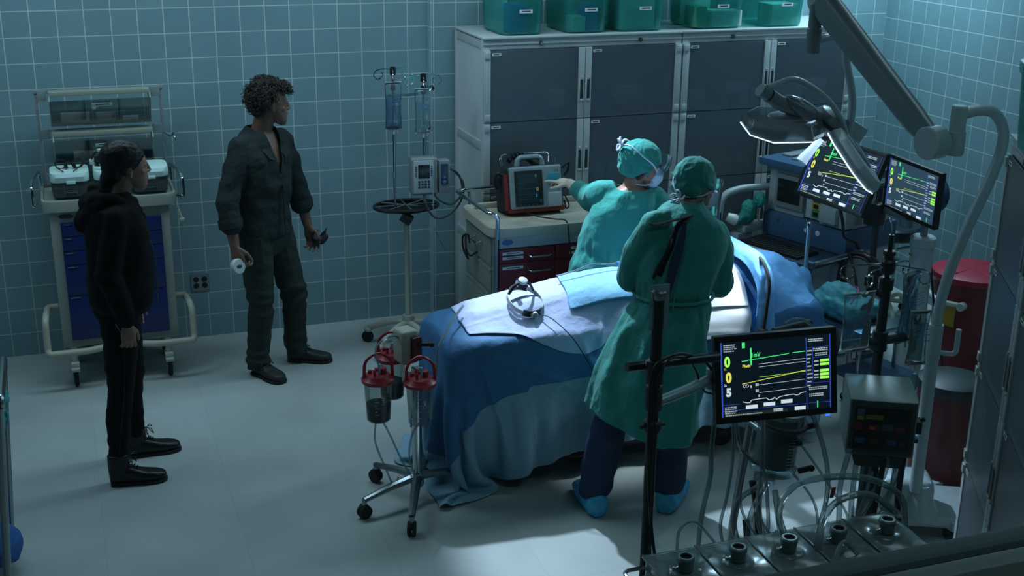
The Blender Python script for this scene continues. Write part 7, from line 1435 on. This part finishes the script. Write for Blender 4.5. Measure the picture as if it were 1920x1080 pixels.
# ------------------------------------------------ little chrome table at the left edge
t = thing('glove_table', 'chrome-legged side table cut by the left edge, with teal gloves on it', 'side table', (-.56, -2.70, 0), 0)
MB().bx(-.32, .30, -.30, .26, .86, .89, .01).obj('top', M_STEEL, t)
for x, y in ((.29, .20), (.29, -.28), (-.31, .20), (-.31, -.28)): l = MB().tube([(x, y, .03), (x+.06, y-.02, .90)], .017, 10).obj('leg', M_STEEL, t); MB().cyl((x, y, .0), (x, y, .04), .022).obj('rubber_foot', M_RUBBER, l)
MB().tube(fillet([(.35, .18, .88), (.355, .18, .93), (.355, -.28, .93), (.35, -.28, .88)], .03), .018, 10).obj('side_rail', M_STEEL, t)
me = remesh(MB().ell((0, 0, 0), (.05, .10, .05)).chain([(0, -.05, 0), (.01, -.09, -.09), (.0, -.08, -.16)], [.03, .02, .015]).chain([(0, .0, 0), (.02, .0, -.10), (.01, .0, -.15)], [.03, .02, .014]), .008, 2, .5, wrinkle(.01, 20, 20))
g = link('teal_glove', me, mat('teal_glove', '#1f8f96', .5), None, True); g.location = (-.245, -2.66, .80); tag(g, 'teal glove draped over the side of the chrome table', 'glove')
me = remesh(MB().box((0, 0, 0), (.08, .30, .46), None, .03), .012, 2, .5, wrinkle(.014, 12, 8)); g = link('clear_bag', me, clear('grey_bag_film', '#5f8c90', .45, .2, .6), None, True); g.location = (-.335, -2.80, .52); tag(g, 'grey plastic bag hanging from the chrome table below the glove', 'bag')
me = remesh(MB().ell((0, 0, .02), (.16, .14, .10)), .012, 2, .5, wrinkle(.012, 10, 10)); g = link('blue_bundle', me, mat('blue_cloth_bundle', '#1f5a9a', .7), None, True); g.location = (-.36, -2.66, .10); tag(g, 'blue cloth bundle on the floor beneath the chrome table', 'bundle')
# ------------------------------------------------ the observation window the picture is taken through
wn = bpy.data.objects.new('window_1', None); COL.objects.link(wn); wn['kind'] = 'structure'
M_WF = mat('window_frame_paint', '#7d9397', .4)
def wpart(name, mb, M, sm=None): o_ = mb.obj(name, M, wn, sm); o_['kind'] = 'structure'; return o_
wpart('window_frame', MB().bx(-1.2, 3.6, -7.610, -7.60, 2.62, 2.70, .001).bx(-1.2, 3.6, -7.66, -7.60, 3.22, 3.27).bx(-1.24, -1.18, -7.66, -7.60, 2.6, 3.27).bx(3.58, 3.64, -7.66, -7.60, 2.6, 3.27), M_WF)
wpart('window_gasket', MB().bx(-1.2, 3.6, -7.614, -7.610, 2.62, 2.697), M_BLACKP)
wpart('window_stop', MB().bx(-1.2, 3.6, -7.623, -7.614, 2.62, 2.70, .001), mat('window_stop_paint', '#93a6a8', .35))
wpart('window_sill', MB().bx(-1.2, 3.6, -7.70, -7.623, 2.60, 2.675), M_BLACKP)
M_PANE = clear('window_pane', '#f2fbfb', .012, .02, .12)
M_PANE = bpy.data.materials['window_pane']
wpart('window_glass', MB().bx(-1.2, .512, -7.6135, -7.6105, 2.69, 3.23), M_PANE, False); wpart('window_glass', MB().bx(.516, 3.6, -7.6135, -7.6105, 2.69, 3.23), M_PANE, False)
wpart('window_joint', MB().tube([(.4965, -7.612, 3.0), (.520, -7.612, 2.69)], .0011, 6), M_BLACKP)
